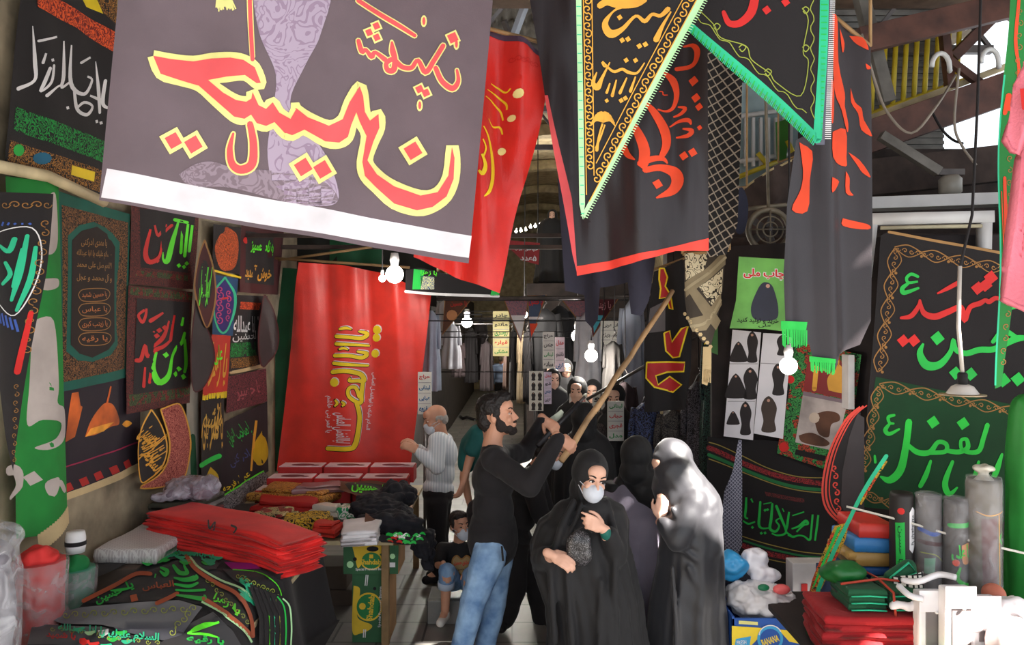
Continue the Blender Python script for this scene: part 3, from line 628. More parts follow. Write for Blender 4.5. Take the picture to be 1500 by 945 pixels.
def line(pts, lab, top=4.999):
    bm = bmesh.new(); btube(bm, pts, .010, 6)
    for p in (pts[0], pts[-1]): btube(bm, [p, (p[0], p[1], top)], .008, 6)
    tag(mk('rope', bm, WOOD, None, True), lab, 'rope')
line([W(165, -58, 2.62), W(735, -58, 3.02)], 'rope overhead that carries the big grey banner'); line([W(700, 38, 3.57), W(800, 64, 3.66)], 'rope overhead that carries the glossy red flag'); line([W(760, -58, 3.62), W(1045, -58, 3.42)], 'rope overhead that carries the black flag with orange script')
line([W(835, -58, 2.74), W(1070, -58, 2.86)], 'rope overhead that carries the gold scrolled pennant'); line([W(980, -58, 3.04), W(1230, -58, 3.04)], 'rope overhead that carries the mint edged pennant'); line([W(1215, 18, 3.72), W(1275, 68, 3.75)], 'rope overhead that carries the orange splashed flag'); line([W(1025, 60, 4.0), W(1090, 90, 4.02)], 'rope overhead that carries the checked shawl')
line([W(955, 396, 6.05), W(1004, 378, 5.95)], 'rope that carries the flag with the red bowl letter'); line([W(1076, 276, 5.92), W(1094, 274, 5.92)], 'rope that carries the dark blue bundle by the fan'); line([W(1140, 238, 6.75), W(1206, 214, 6.65)], 'rope that carries the tattered tarpaulin', 5.62)
line([W(820, 268, 4.75), W(960, 300, 4.6)], "rope that carries the navy cloth behind the black flag")
line([W(1000, 372, 4.14), W(1068, 366, 4.06)], 'rope that carries the twisted shawl'); line([W(1470, -20, 2.5), W(1530, -20, 2.5)], 'rope overhead that carries the green strip')
# satin red flag behind it
RSAT = mat('red_satin', (220, 42, 34), .34, sheen=.2, bump=.12, bscale=120, trans=.18)
c = Cloth(vp(605, 3.5, 795, 3.65), waves((.045, 3.2, .5, 0), (.016, 7, -.4, 2)), cell=7, step=.003)
c.poly([(600, 10), (724, 46), (790, 76), (798, 140), (772, 260), (729, 430), (604, 378)], RSAT, 0)
c.stroke([(700, 40), (724, 48), (790, 78)], mat('purple_hem', (70, 50, 70), .8), 7, 1)
for s in ([(384, 376, 4), (418, 392, 7), (450, 420, 7), (466, 408, 6)], [(362, 408, 4), (408, 425, 7), (450, 470, 8), (455, 500, 6)], [(352, 442, 4), (390, 460, 7), (430, 500, 8), (442, 545, 6)], [(366, 545, 3), (392, 575, 7), (428, 575, 9), (440, 610, 6)], [(335, 588, 6), (365, 640, 12), (386, 730, 20), (385, 820, 22), (362, 885, 18), (330, 916, 4)], [(322, 720, 8), (340, 770, 20), (325, 810, 20), (308, 795, 8)], [(330, 650, 6), (345, 690, 9), (328, 735, 8)]):
    c.stroke(zm(s, 600, 0, 3.15), YEL, lift=1)
for x, y, r in ((495, 440, 22), (472, 545, 16), (436, 690, 18)): c.disc(600 + x / 3.15, y / 3.15, r / 3.15, mat('pale_thread', (240, 226, 150), .7), 1)
c.scrolls((745, 88), (788, 98), 6, 5, RED, 1, 1)
c.build('flag', 'glossy red flag with yellow script hanging behind the grey banner', 'flag')
# black flag with red hem and orange script
c = Cloth(vp(775, 3.6, 1038, 3.4), waves((.035, 2.1, .25, .3), (.014, 4.7, -.5, 1), (.006, 9, .8, 2)), cell=7, step=.003)
c.poly([(768, -60), (1036, -60), (1038, 352), (990, 366), (925, 386), (845, 404), (822, 280), (795, 120)], BLK2, 0)
c.poly([(798, 140), (803, 140), (836, 290), (846, 404), (838, 372)], SALM, 1); c.poly([(1038, 347), (985, 362), (920, 376), (844, 390), (845, 404), (925, 387), (990, 368), (1038, 366)], mat('coral_hem', (236, 66, 52), .7), 1)
OP = mat('orange_print', (232, 72, 32), .7, trans=.1)
Z4 = lambda p: zm(p, 890, 40, 3.6375)
for s in ([(205, 770, 30), (280, 750, 36), (350, 765, 60), (372, 815, 66), (340, 870, 46), (260, 912, 8)], [(125, 500, 10), (165, 570, 44), (200, 660, 56), (195, 740, 50)], [(190, 400, 8), (250, 460, 40), (300, 540, 52), (312, 620, 42), (285, 695, 24)], [(180, 738, 34), (240, 708, 30), (295, 700, 26), (318, 722, 8)], [(78, 620, 40), (110, 685, 30), (152, 718, 6)], [(300, 235, 20), (345, 270, 40), (366, 340, 30), (350, 410, 20), (312, 440, 12), (268, 442, 8)], [(400, 85, 8), (450, 85, 20), (478, 130, 32), (455, 190, 24), (365, 208, 22)], [(348, 466, 8), (390, 450, 18), (412, 422, 20), (372, 412, 8)], [(328, 522, 6), (375, 492, 16), (430, 488, 24), (444, 512, 8)], [(362, 578, 8), (425, 572, 22), (448, 545, 24), (398, 532, 8)], [(275, 345, 5), (292, 340, 6), (296, 355, 6), (318, 350, 5)]):
    c.stroke(Z4(s), OP, lift=1)
for x, y, r in Z4([(268, 838, 28), (457, 278, 28), (470, 370, 26), (487, 420, 22), (490, 530, 15), (405, 680, 26), (453, 662, 26)]): c.dia(x, y, r, OP, 1, 12)
c.build('flag', 'black flag with orange script and coral red hem, behind the gold pennant', 'flag')
c = Cloth(vp(820, 4.75, 965, 4.6), waves((.03, 5, .3, 0)), cell=8); c.poly([(818, 262), (842, 280), (852, 392), (962, 366), (950, 440), (940, 463), (925, 460), (920, 414), (880, 422), (877, 468), (867, 481), (856, 470), (855, 432), (829, 426)], mat('navy_cotton', (40, 38, 56), .8, sheen=.1), 0)
c.build('hanging_cloth', 'navy cloth with two dangling tails behind the black flag with coral hem', 'cloth')
# gold scrolled pennant
c = Cloth(vp(845, 2.75, 1030, 2.85), waves((.006, 2, .3, 0)), cell=14)
c.poly([(843, -60), (1062, -60), (853, 322)], BLK, 0)
EDGE = mat('pale_green_edging', (178, 224, 168), .7)
c.poly([(842, -60), (850, -60), (856, 300), (853, 322), (848, 300)], EDGE, 1); c.poly([(1052, -60), (1064, -60), (854, 322), (855, 308)], EDGE, 1)
for k in range(110):
    t = k / 110; x, y = 1062 - 209 * t, -58 + 378 * t; c.stroke([(x - 2, y), (x + 5, y + 3)], mat('pale_green_edging', (178, 224, 168), .7), 1.3, 2, raw=True)
    c.stroke([(842 + 8 * t, y), (849 + 6 * t, y)], MINT if k % 4 == 0 else EDGE, 1.3, 2, raw=True)
c.scrolls((859, -40), (863, 250), 24, 7, GOLD, 2, 1.8); c.scrolls((1030, -40), (870, 268), 28, 7, GOLD, 2, 1.8)
for a, b in (((853, -50), (858, 286)), ((866, -50), (869, 258)), ((1046, -50), (862, 296)), ((1018, -36), (872, 240))): c.stroke([a, b], GOLD, 1.4, 2, raw=True)
Z5 = lambda p: zm(p, 840, 0, 2.865)
for s in ([(205, 25, 18), (165, 50, 8), (132, 100, 26), (155, 142, 36), (205, 122, 20), (262, 66, 12), (300, 88, 18), (330, 60, 14), (365, 66, 16), (395, 40, 22)], [(408, 50, 6), (375, 105, 14), (348, 165, 26)], [(110, 25, 26), (140, 8, 30), (190, 14, 40), (260, 10, 40), (300, 0, 20)], [(300, 262, 5), (268, 305, 10), (230, 302, 14), (205, 290, 12), (165, 300, 12), (120, 258, 5)], [(152, 262, 5), (118, 330, 14), (98, 368, 28), (80, 350, 18), (96, 305, 5)], [(262, 320, 6), (240, 382, 14)], [(225, 325, 6), (195, 390, 14)], [(180, 335, 6), (162, 402, 14)], [(152, 350, 6), (138, 390, 12)], [(118, 262, 8), (128, 280, 8), (142, 278, 6)]):
    c.stroke(Z5(s), GOLD, lift=2)
for x, y, r in Z5([(205, 168, 13), (230, 163, 13), (278, 192, 13), (303, 185, 13), (200, 422, 12), (218, 412, 12), (138, 424, 10), (222, 252, 12), (262, 252, 12), (195, 72, 13)]): c.dia(x, y, r, GOLD, 2, 12)
for a in ([(120, 520, 8), (105, 570, 8), (95, 632, 14)], [(130, 525, 6), (110, 580, 8), (90, 625, 8)]): c.stroke(Z5(a), GOLD, lift=2)
for k in range(11):
    t = math.pi * k / 10; c.stroke(Z5([(122, 512, 10), (122 + 30 * math.cos(t), 505 - 34 * math.sin(t), 12), (122 + 52 * math.cos(t), 530 - 36 * math.sin(t), 4)]), GOLD, lift=2)
c.build('pennant', 'long triangular black pennant with gold scroll border, gold script and palm trees', 'pennant')
# green edged pennant (and the grey one behind it)
c = Cloth(vp(1010, 3.0, 1218, 3.0), waves((.006, 2, .3, 2)), cell=14)
c.poly([(985, -60), (1214, -60), (1203, 208), (1014, 38)], BLK, 0)
c.stroke([(1012, 38), (1075, 92), (1140, 150), (1198, 204)], MINT, 11, 1); c.stroke([(1209, -60), (1207, 60), (1202, 140), (1197, 204)], MINT, 13, 1)
for k in range(90):
    t = k / 90; c.stroke([(1012 + 186 * t, 34 + 170 * t), (1008 + 184 * t, 45 + 170 * t)], MINT if k % 3 else GRN, 1.6, 2, raw=True)
    c.stroke([(1203, -55 + 262 * t), (1216 - 12 * t, -55 + 262 * t)], MINT if k % 3 else GRN, 1.6, 2, raw=True)
YG = mat('olive_thread', (150, 160, 60), .7)
for off in (0, 1):
    c.stroke([(1020 + k * 7 + off * 14, 22 + k * 6.4 - off * 8 + 4 * math.sin(k * 1.6)) for k in range(24 - off * 2)], YG, 1.3, 2, k=2) if off == 0 else c.stroke([(1024, 14), (1046, 36), (1056, 55), (1092, 68), (1100, 88), (1126, 108), (1136, 122), (1172, 141), (1184, 92), (1176, 76), (1184, 30), (1175, 12)], YG, 1.4, 2)
c.stroke([(1190 + 3 * math.sin(k * 1.7), -10 + k * 8) for k in range(24)], YG, 1.3, 2, k=2)
for x, y in ((1050, 38), (1087, 70), (1124, 106), (1180, 14), (1180, 70)): c.stroke([(x - 5, y), (x, y - 4), (x + 5, y), (x, y + 6), (x - 4, y + 2)], YG, 1.5, 2)
c.stroke([(1060, 18, 6), (1068, 34, 9), (1084, 34, 11), (1100, 18, 13), (1106, -10, 12)], RED, lift=2); c.dia(1122, 16, 7, RED, 2); c.dia(1150, 4, 7, RED, 2); c.stroke([(1118, -20, 8), (1120, -4, 6)], RED, lift=2)
c.build('pennant', 'black triangular pennant with mint green edging and red script', 'pennant')
c = Cloth(vp(1100, 3.07, 1222, 3.07), None, cell=20); c.poly([(1180, -60), (1224, -60), (1214, 80), (1208, 212), (1196, 212), (1180, 190)], mat('slate_cloth', (96, 96, 112), .8), 0)
for k in range(90): c.stroke([(1208 + 10 * (1 - k / 90), -55 + 2.9 * k), (1217 + 8 * (1 - k / 90), -55 + 2.9 * k)], WHT, 1.5, 1, raw=True)
c.build('pennant', 'slate grey pennant with white stitched edge just behind the mint edged one', 'pennant')
# black flag with orange blobs and green fringe
c = Cloth(vp(1145, 3.65, 1275, 3.75), waves((.018, 4.6, .1, .5), (.005, 8, .4, 1)), cell=5, step=.003)
c.poly([(1218, 20), (1240, 34), (1271, 72), (1274, 330), (1273, 470), (1260, 505), (1228, 520), (1218, 545), (1196, 535), (1188, 505), (1148, 492), (1145, 400), (1150, 300), (1166, 205), (1200, 190), (1212, 60)], BLK2, 0)
Z7 = lambda p: zm(p, 1140, 20, 2.867)
for s in ([(90, 540), (148, 575), (140, 700), (130, 828), (50, 825), (95, 740), (110, 660)], [(220, 500), (288, 483), (292, 600), (288, 640), (222, 605)], [(225, 5), (250, 20), (255, 200), (285, 330), (285, 385), (300, 460), (295, 495), (270, 400), (240, 340), (228, 250)], [(215, 280), (232, 300), (228, 440), (215, 460), (208, 380)], [(310, 310), (325, 370), (345, 400), (352, 450), (380, 520), (345, 490), (335, 420), (312, 370)], [(305, 90), (345, 105), (365, 160), (330, 130)], [(262, 60), (285, 120), (275, 160)], [(355, 215), (375, 235), (360, 240)], [(215, 690), (260, 705), (215, 755)], [(290, 660), (305, 690), (305, 740), (320, 762), (290, 750)], [(300, 580), (340, 615), (375, 690), (350, 670), (330, 630)], [(278, 858), (365, 885), (368, 908), (278, 890)]):
    c.poly(spline(Z7(s) + [Z7(s)[0]], 3)[:-1], OP, 1)
o = c.build('flag', 'long black flag splashed with orange, green fringe at its foot', 'flag')
f = Cloth(vp(1145, 3.63, 1275, 3.73), waves((.018, 4.6, .1, .5)), cell=6)
f.poly([(1143, 470), (1186, 472), (1184, 484), (1143, 482)], GRN, 0); f.fringe((1144, 480), (1186, 484), 22, 26, GRN, 0); f.build('fringe', 'bright green fringe', parent=o)
f = Cloth(vp(1145, 3.63, 1275, 3.73), waves((.018, 4.6, .1, .5)), cell=6); f.poly([(1189, 522), (1221, 526), (1221, 532), (1189, 530)], GRN, 0); f.fringe((1190, 526), (1220, 530), 16, 18, GRN, 0); f.build('fringe', 'bright green fringe', parent=o)
# green ornamental strip and pink shirt at the right edge
c = Cloth(vp(1455, 2.5, 1510, 2.5), waves((.012, 2, 1.2, 0)), cell=14)
GREEN3 = mat('leaf_green_cloth', (22, 120, 48), .75)
c.poly([(1478, -20), (1520, -20), (1512, 90), (1495, 230), (1482, 420), (1470, 566), (1461, 570), (1463, 300), (1470, 110)], GREEN3, 0)
for a in ([(1490, 0, 5), (1484, 60, 5), (1490, 110, 4), (1480, 160, 5)], [(1478, 140, 8), (1474, 165, 6)], [(1474, 260, 5), (1472, 340, 6), (1470, 370, 3)], [(1468, 280, 1.5), (1466, 420, 1.5)]): c.stroke(a, OP, lift=1)
c.scrolls((1492, 10), (1470, 540), 30, 5, DGOLD, 1, 1.2); c.stroke([(1471, 110), (1463, 300), (1461, 565)], MINT, 2.5, 1)
c.build('hanging_strip', 'long narrow green strip with orange and gold trim at the right edge', 'strip')
PINK = mat('pink_jersey', (226, 120, 136), .85, bump=.3, bscale=120)
sh = Cloth(vp(1455, 2.3, 1540, 2.22), waves((.012, 7, .6, 0), (.006, 13, -1, 1)), cell=6)
sh.poly([(1500, 92), (1560, 70), (1600, 90), (1600, 470), (1500, 456), (1467, 441), (1474, 380), (1484, 300), (1491, 228), (1496, 214)], PINK, 0); sh.stroke([(1468, 436), (1500, 450), (1590, 464)], mat('pink_hem', (206, 104, 120), .85), 2, 1)
sh = sh.build('shirt', 'pink short sleeved shirt hanging at the right edge', 'shirt'); q = sh.modifiers.new('thick', 'SOLIDIFY'); q.thickness = .035; q.offset = 0
c = Cloth(vp(1455, 2.25, 1540, 2.17), waves((.008, 9, .6, 0)), cell=6); c.poly([(1516, 92), (1502, 98), (1487, 128), (1478, 170), (1469, 205), (1480, 222), (1492, 226), (1500, 200), (1512, 160), (1530, 130)], PINK, 0); c.stroke([(1471, 201), (1481, 217), (1492, 221)], mat('pink_hem', (206, 104, 120), .85), 2, 1); sl_ = c.build('sleeve', parent=sh); q = sl_.modifiers.new('thick', 'SOLIDIFY'); q.thickness = .03; q.offset = 0
c = Cloth(vp(1455, 2.215, 1540, 2.135)); c.poly([(1494, 130), (1512, 128), (1512, 166), (1497, 160)], RED, 0); c.build('print_patch', 'red print', parent=sh)
# keffiyeh shawl hanging in the middle right
KEF = checks('black_keffiyeh', (24, 20, 20), (150, 136, 120), 26, 32, .16)
KEF2 = orn('keffiyeh_waves', (40, 34, 28), (206, 192, 160), 26, .075, dist=.2)
c = Cloth(vp(1030, 4.0, 1090, 4.0), waves((.02, 5, .3, 0)), cell=12)
c.poly([(1030, 62), (1062, 75), (1086, 112), (1080, 330), (1066, 372), (1034, 378), (1036, 200)], KEF, 0)
c.build('shawl', 'black and white checked shawl hanging high beside the orange script flag', 'shawl')
c = Cloth(vp(1000, 4.15, 1065, 4.05), waves((.02, 5, .3, 0)), cell=8)
c.poly([(1004, 374), (1064, 366), (1060, 420), (1050, 470), (1040, 508), (1028, 500), (1008, 468), (1003, 430)], mat('sooty_weave', (62, 54, 46), .9), 0)
TAN = mat('tan_stripe', (134, 120, 94), .85, vary=.25); TAN2 = mat('pale_tan_stripe', (160, 146, 116), .85)
c.poly([(1004, 372), (1038, 368), (1030, 396), (1006, 412)], KEF2, 1); c.poly([(1024, 420), (1060, 394), (1058, 428), (1044, 452)], KEF2, 1)
c.poly([(1004, 414), (1030, 396), (1064, 366), (1064, 388), (1034, 412), (1006, 436)], TAN, 2); c.stroke([(1005, 425), (1032, 404), (1064, 378)], TAN2, 4, 3)
c.poly([(1006, 420), (1020, 422), (1056, 470), (1048, 484), (1030, 462)], TAN, 2); c.poly([(1008, 468), (1030, 462), (1056, 430), (1058, 446), (1034, 484), (1016, 486)], TAN, 2.5); c.stroke([(1014, 478), (1034, 472), (1056, 440)], TAN2, 4, 3)
for k in range(9): c.disc(1004 + k * 4.5, 460 + k * 6, 3, CREAM, 2, 6)
o = c.build('shawl', 'twisted black shawl with tan stripes and white wave pattern', 'shawl')
f = Cloth(vp(1000, 4.1, 1065, 4.0)); f.poly([(1030, 508), (1042, 508), (1042, 545), (1036, 565), (1028, 562)], CREAM, 0); f.fringe((1030, 540), (1042, 542), 6, 22, CREAM, 0); f.build('tassel', 'cream tassel', parent=o)
# ================================================================== STALL ON THE LEFT
def at_z(px, py, z):
    d = ray(px, py); return CAM + d * ((z - HC) / d.z)
class Field:
    """the top of a heap as a height field, cut by sight lines"""
    def __init__(s, Hf, y0=2.4, y1=8): s.H, s.y0, s.y1 = Hf, y0, y1
    def __call__(s, px, py):
        d = ray(px, py); t = s.y0; st = .02
        while t < s.y1:
            q = CAM + d * t
            if q.z <= s.H(q.x, q.y): break
            t += st
        a, b = t - st, t
        for _ in range(12):
            m = (a + b) / 2; q = CAM + d * m
            if q.z <= s.H(q.x, q.y): b = m
            else: a = m
        q = CAM + d * b; e = .01
        n = Vector((s.H(q.x - e, q.y) - s.H(q.x + e, q.y), s.H(q.x, q.y - e) - s.H(q.x, q.y + e), 2 * e)).normalized()
        return q, n, q.x, q.y
def slab(name, quad, z0, t, m, seed=0, wav=.012, parent=None, n=14, dz=None):
    """a folded cloth: soft slab over four XY corners with rounded, wavering edges"""
    bm = bmesh.new(); g = []
    P = [Vector((p[0], p[1], 0)) for p in quad]
    for side in (1, -1):
        rows = []
        for i in range(n + 1):
            row = []
            for j in range(n + 1):
                u, v = i / n, j / n; u2, v2 = .5 - .5 * math.cos(math.pi * u), .5 - .5 * math.cos(math.pi * v)
                q = (P[0] * (1 - u2) + P[1] * u2) * (1 - v2) + (P[3] * (1 - u2) + P[2] * u2) * v2
                e = min(u2, 1 - u2, v2, 1 - v2); rr = min(1, math.sqrt(max(0, 1 - (1 - min(1, e / .03)) ** 2)))
                k = noise.noise((q.x * 5 + seed * 3.1, q.y * 5, seed)) * wav
                q = q + Vector((noise.noise((q.x * 6, q.y * 6, seed + 9)) * wav, noise.noise((q.y * 6, q.x * 6, seed + 4)) * wav, 0))
                q.z = z0 + t / 2 + side * (t / 2) * rr + k * (side > 0) * .5 + (dz(q.x, q.y) if dz else 0)
                row.append(bm.verts.new(q))
            rows.append(row)
        g.append(rows)
    for s_ in (0, 1):
        for i in range(n):
            for j in range(n): bm.faces.new((g[s_][i][j], g[s_][i + 1][j], g[s_][i + 1][j + 1], g[s_][i][j + 1]))
    ring = [(i, 0) for i in range(n)] + [(n, j) for j in range(n)] + [(n - i, n) for i in range(n)] + [(0, n - j) for j in range(n)]
    for a, b in zip(ring, ring[1:] + ring[:1]): bm.faces.new((g[0][a[0]][a[1]], g[0][b[0]][b[1]], g[1][b[0]][b[1]], g[1][a[0]][a[1]]))
    return mk(name, bm, m, parent, smooth=True)
def fold_table(name, lo, hi, z, label, ins=.06, m=PALEW):
    r = empty(name, ((lo[0] + hi[0]) / 2, (lo[1] + hi[1]) / 2, 0), label, 'table')
    box('tabletop', (lo[0], lo[1], z - .03), (hi[0], hi[1], z), m, r)
    for x in (lo[0] + ins, hi[0] - ins):
        for y in (lo[1] + ins, hi[1] - ins): box('leg', (x - .025, y - .025, 0), (x + .025, y + .025, z - .03), WOOD, r)
    return r
fold_table('stall_table', (-1.92, 3.0), (-1.2, 4.85), .80, 'front left stall table buried under heaps of embroidered cloth')
fold_table('stall_table', (-2.2, 5.28), (-.80, 7.1), .73, 'stall table in front of the hanging red flag')
def sm(a, b, x):
    t = max(0, min(1, (x - a) / (b - a))); return t * t * (3 - 2 * t)
def HA(x, y):
    d = max(0, x + 1.20 + .04 * math.sin(y * 9)); f = max(0, 3.05 - y)
    return .93 + .05 * math.sin(x * 4.1 + y * 2.3) * .6 + .02 * noise.noise((x * 5, y * 5, 0)) - .03 * sm(3.6, 4.4, y) - d * 5 - f * 4 + .05 * sm(-1.9, -1.5, x)
bm = bmesh.new(); nx, ny = 50, 60; g = []
for i in range(nx + 1):
    row = []
    for j in range(ny + 1):
        x, y = -1.93 + .9 * i / nx, 2.95 + 1.75 * j / ny; row.append(bm.verts.new((x, y, max(.42, HA(x, y) - .004))))
    g.append(row)
for i in range(nx):
    for j in range(ny): bm.faces.new((g[i][j], g[i + 1][j], g[i + 1][j + 1], g[i][j + 1]))
tag(mk('cloth_heap', bm, BLK, None, True), 'thick black cloths lying under the embroidered ones, hanging over the front left table edge', 'cloth')
FA = Field(HA)
def patch(fill, m, lift, deco, label, name='embroidered_cloth', surf=FA, cat='cloth', disp=None):
    c = Cloth(surf, disp, cell=10, step=.004); c.poly(fill, m, lift); c.step = .004; deco(c); return c.build(name, label, cat)
def d1(c):
    c.scrolls((90, 905), (290, 895), 14, 6, YG, 3, 1.2); c.scrolls((250, 930), (280, 900), 4, 6, YG, 3, 1.2)
patch([(62, 905), (120, 892), (200, 885), (262, 882), (296, 892), (268, 930), (240, 938), (150, 918), (90, 916)], mat('washed_black_cloth', (66, 66, 76), .7, sheen=.3), 2, d1, 'washed black cloth with a thin olive vine along its edge, front left table')
def d2(c):
    Z = lambda p: zm(p, 0, 700, 3.26)
    for s in ([(830, 430, 14), (860, 465, 22), (895, 465, 18), (880, 430, 10)], [(835, 490, 10), (880, 500, 20), (930, 490, 26), (935, 478, 10)], [(835, 520, 10), (900, 530, 16), (940, 515, 12)], [(840, 548, 10), (900, 552, 12), (975, 548, 12)], [(840, 572, 10), (900, 582, 16), (970, 590, 22), (975, 572, 8)], [(770, 440, 10), (800, 455, 20), (790, 475, 20), (765, 455, 8)], [(530, 550, 6), (570, 548, 14), (615, 540, 10)], [(545, 572, 8), (560, 572, 10)], [(740, 490, 6), (745, 470, 8)]): c.stroke(Z(s), GRN, lift=3)
    OB = mat('rust_border', (176, 84, 50), .8)
    for s in ([(400, 600), (470, 565), (560, 520), (650, 470), (720, 470)], [(890, 385), (920, 430), (960, 470), (1040, 520), (1120, 560), (1165, 620), (1190, 690), (1195, 760)], [(750, 612), (800, 590), (845, 565)], [(970, 590), (1050, 640), (1120, 690), (1190, 760)]): c.stroke([(x, y, 6) for x, y in zm(s, 0, 700, 3.26)], OB, lift=3)
    for s in ([(905, 385), (950, 440), (1050, 500), (1150, 540), (1210, 600), (1260, 680)], [(960, 605), (1060, 660), (1150, 730), (1190, 790)]): c.stroke([(x, y, 3) for x, y in zm(s, 0, 700, 3.26)], EDGE, lift=3)
    c.dia(197, 880, 7, OB, 3, 30)
    c.text('یا حسین', 168, 872, 60, 16, GRN, -24, 3, bold=.03); c.text('یا زهرا', 330, 888, 40, 14, LIME, 30, 3, bold=.03); c.text('العباس', 232, 862, 46, 12, mat('rust_border', (176, 84, 50), .8), -6, 3, bold=.02); c.scrolls((300, 850), (362, 915), 9, 4, YG, 3, 1.1)
patch([(118, 885), (150, 868), (200, 845), (272, 817), (300, 842), (345, 868), (368, 905), (368, 935), (330, 915), (296, 888), (255, 878), (190, 884)], BLK, 1, d2, 'black cloth with thick green script and rust zigzag borders on top of the front heap')
def d3(c):
    c.text('یا اباالفضل العباس', 262, 812, 104, 15, MINT, 6, 3.5, bold=.04)
    for k in range(26):
        x = random.uniform(205, 315); y = 812 + random.uniform(-3, 14) + (x - 260) ** 2 * .0006; c.stroke([(x, y, 2), (x + 8, y + 3, 5), (x + 16, y + 2, 2)], MINT if k % 3 else GRN, lift=3)
patch([(195, 818), (232, 803), (290, 808), (322, 828), (316, 836), (288, 838), (265, 820), (210, 826)], BLK, 2, d3, 'black cloth crowded with mint script just in front of the red stack')
def d4(c):
    c.text('یا حسین', 372, 862, 44, 14, MINT, 36, 3.4, bold=.04)
    c.stroke([(340, 838), (378, 842), (405, 860), (412, 900), (410, 944)], LIME, 1.3, 3); c.scrolls((345, 846), (400, 868), 8, 4, YG, 3, 1.2); c.scrolls((404, 870), (404, 940), 8, 5, YG, 3, 1.2)
    for k in range(30):
        x = random.uniform(345, 388); y = 852 + (x - 345) * .5 + random.uniform(-4, 22); c.stroke([(x, y, 1.5), (x + 6, y + 4, 4), (x + 12, y + 8, 1.5)], MINT, lift=3)
patch([(325, 836), (378, 836), (412, 852), (421, 880), (416, 944), (388, 944), (392, 905), (372, 872), (340, 850)], BLK, 2, d4, 'black cloth with mint script and lime vine edge, right end of front table')
def d5(c):
    c.text('السلام علیک یا ابا عبدالله', 160, 930, 150, 16, MINT, 4, 3, bold=.03); c.text('یا رقیه', 300, 938, 50, 12, GRN, 6, 3, bold=.03); c.scrolls((70, 925), (240, 942), 12, 4, YG, 3, 1.1); c.text('یا شهید', 90, 936, 44, 11, RED, 4, 3.4, bold=.03)
    for x, y, m in ((108, 925, MINT), (125, 930, EDGE), (145, 928, WHT), (160, 935, GRN), (172, 926, GRN), (118, 940, RED), (132, 942, RED), (180, 938, MINT), (150, 944, MINT)): c.stroke([(x, y, 2), (x + 7, y + 2, 6), (x + 16, y - 1, 3)], m, lift=3)
    c.stroke([(276, 928, 2), (295, 920, 4), (318, 912, 3)], LIME, lift=3); c.stroke([(276, 928, 2), (300, 930, 4), (316, 934, 2)], LIME, lift=3)
patch([(48, 915), (92, 918), (150, 920), (238, 940), (276, 916), (312, 898), (340, 925), (352, 946), (40, 946)], mat('sooty_cloth', (40, 38, 42), .7, sheen=.2), 1.2, d5, 'sooty black cloth with mixed green, white and red script nearest the viewer')
def d6(c): c.scrolls((160, 824), (205, 800), 7, 4, YG, 2, 1.3)
patch([(122, 842), (140, 822), (178, 806), (210, 800), (200, 818), (165, 838), (135, 850)], BLK, 1.6, d6, 'black cloth with an olive vine strip beside the white scarf')
c = Cloth(FA, None, cell=8, step=.004); c.poly([(328, 826), (372, 828), (382, 836), (340, 838)], mat('magenta_cloth', (150, 20, 120), .7), 2.6); c.build('embroidered_cloth', 'sliver of magenta cloth under the red stack', 'cloth')
for k in range(5):
    x0 = 386 + k * 7
    def dk(c, x0=x0, k=k): c.stroke([(x0 - 12, 866 + k * 3), (x0 - 2, 890), (x0 + 1, 920), (x0, 946)], (LIME, MINT, YG, GRN, EDGE)[k], 2.2, 8 + k)
    patch([(x0 - 30, 858 + k * 3), (x0 - 10, 862 + k * 3), (x0 + 2, 890), (x0 + 4, 920), (x0 + 2, 946), (x0 - 14, 946), (x0 - 14, 905)], BLK, 6 + k, dk, 'black cloth edge with %s piping hanging over the right end of the front table' % ('lime', 'mint', 'olive', 'green', 'pale green')[k])
# stack of red flags
RCL = mat('bright_red_cloth', (232, 40, 36), .7, sheen=.05, bump=.15, bscale=90)
a, b = Vector((-2.02, 4.62)), Vector((-1.08, 4.06)); e = (b - a).normalized(); w = Vector((-e.y, e.x)) * .15
for k in range(10):
    j = lambda s=.012: Vector((random.uniform(-s, s), random.uniform(-s, s)))
    s = slab('folded_flag', [a - w + j(), b - w + j(.025), b + w + j(.02), a + w + j()], .925 + k * .0195, .021, RCL, k * 1.7, .016, dz=lambda x, y: -.035 * sm(-1.35, -1.05, x))
    tag(s, 'folded bright red flag, %s of the red stack' % ORD[9 - k], 'flag', 'folded red flags in the stack')
c = Cloth(Field(lambda x, y: 1.128), None, 10, .002); c.stroke([(305, 762, 2), (307, 775, 3), (315, 765, 2), (313, 778, 2)], BLK, lift=1); c.stroke([(338, 770, 3), (346, 774, 3), (342, 782, 2)], BLK, lift=1); m_ = c.build('handwriting', 'black marks'); m_.parent = s
# white checked scarf, dark packs, plastic bundle
WKEF = checks('white_keffiyeh', (196, 188, 186), (222, 218, 214), 60, 20, .3, ax=1)
q = [at_z(x, y, 1.0)[:2] for x, y in ((122, 808), (196, 800), (216, 766), (152, 764))]
q = [(max(-2.19, p[0]), p[1]) for p in q]
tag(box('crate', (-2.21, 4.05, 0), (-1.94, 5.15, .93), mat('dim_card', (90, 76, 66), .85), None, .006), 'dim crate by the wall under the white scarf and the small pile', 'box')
o = tag(slab('scarf', [(-2.2, 4.12), (-1.86, 4.10), (-1.84, 4.62), (-2.2, 4.66)], .93, .08, WKEF, 3, .014), 'white checked scarf with fringed edge between the wall and the red stack', 'scarf')
f = Cloth(Pl(at_z(130, 812, .95), (.2, -1, .5)), None, 8)
f.fringe((124, 806), (160, 804), 16, 20, mat('grey_fringe', (170, 164, 164), .9), 1, dx=-6); f.build('fringe', parent=o)
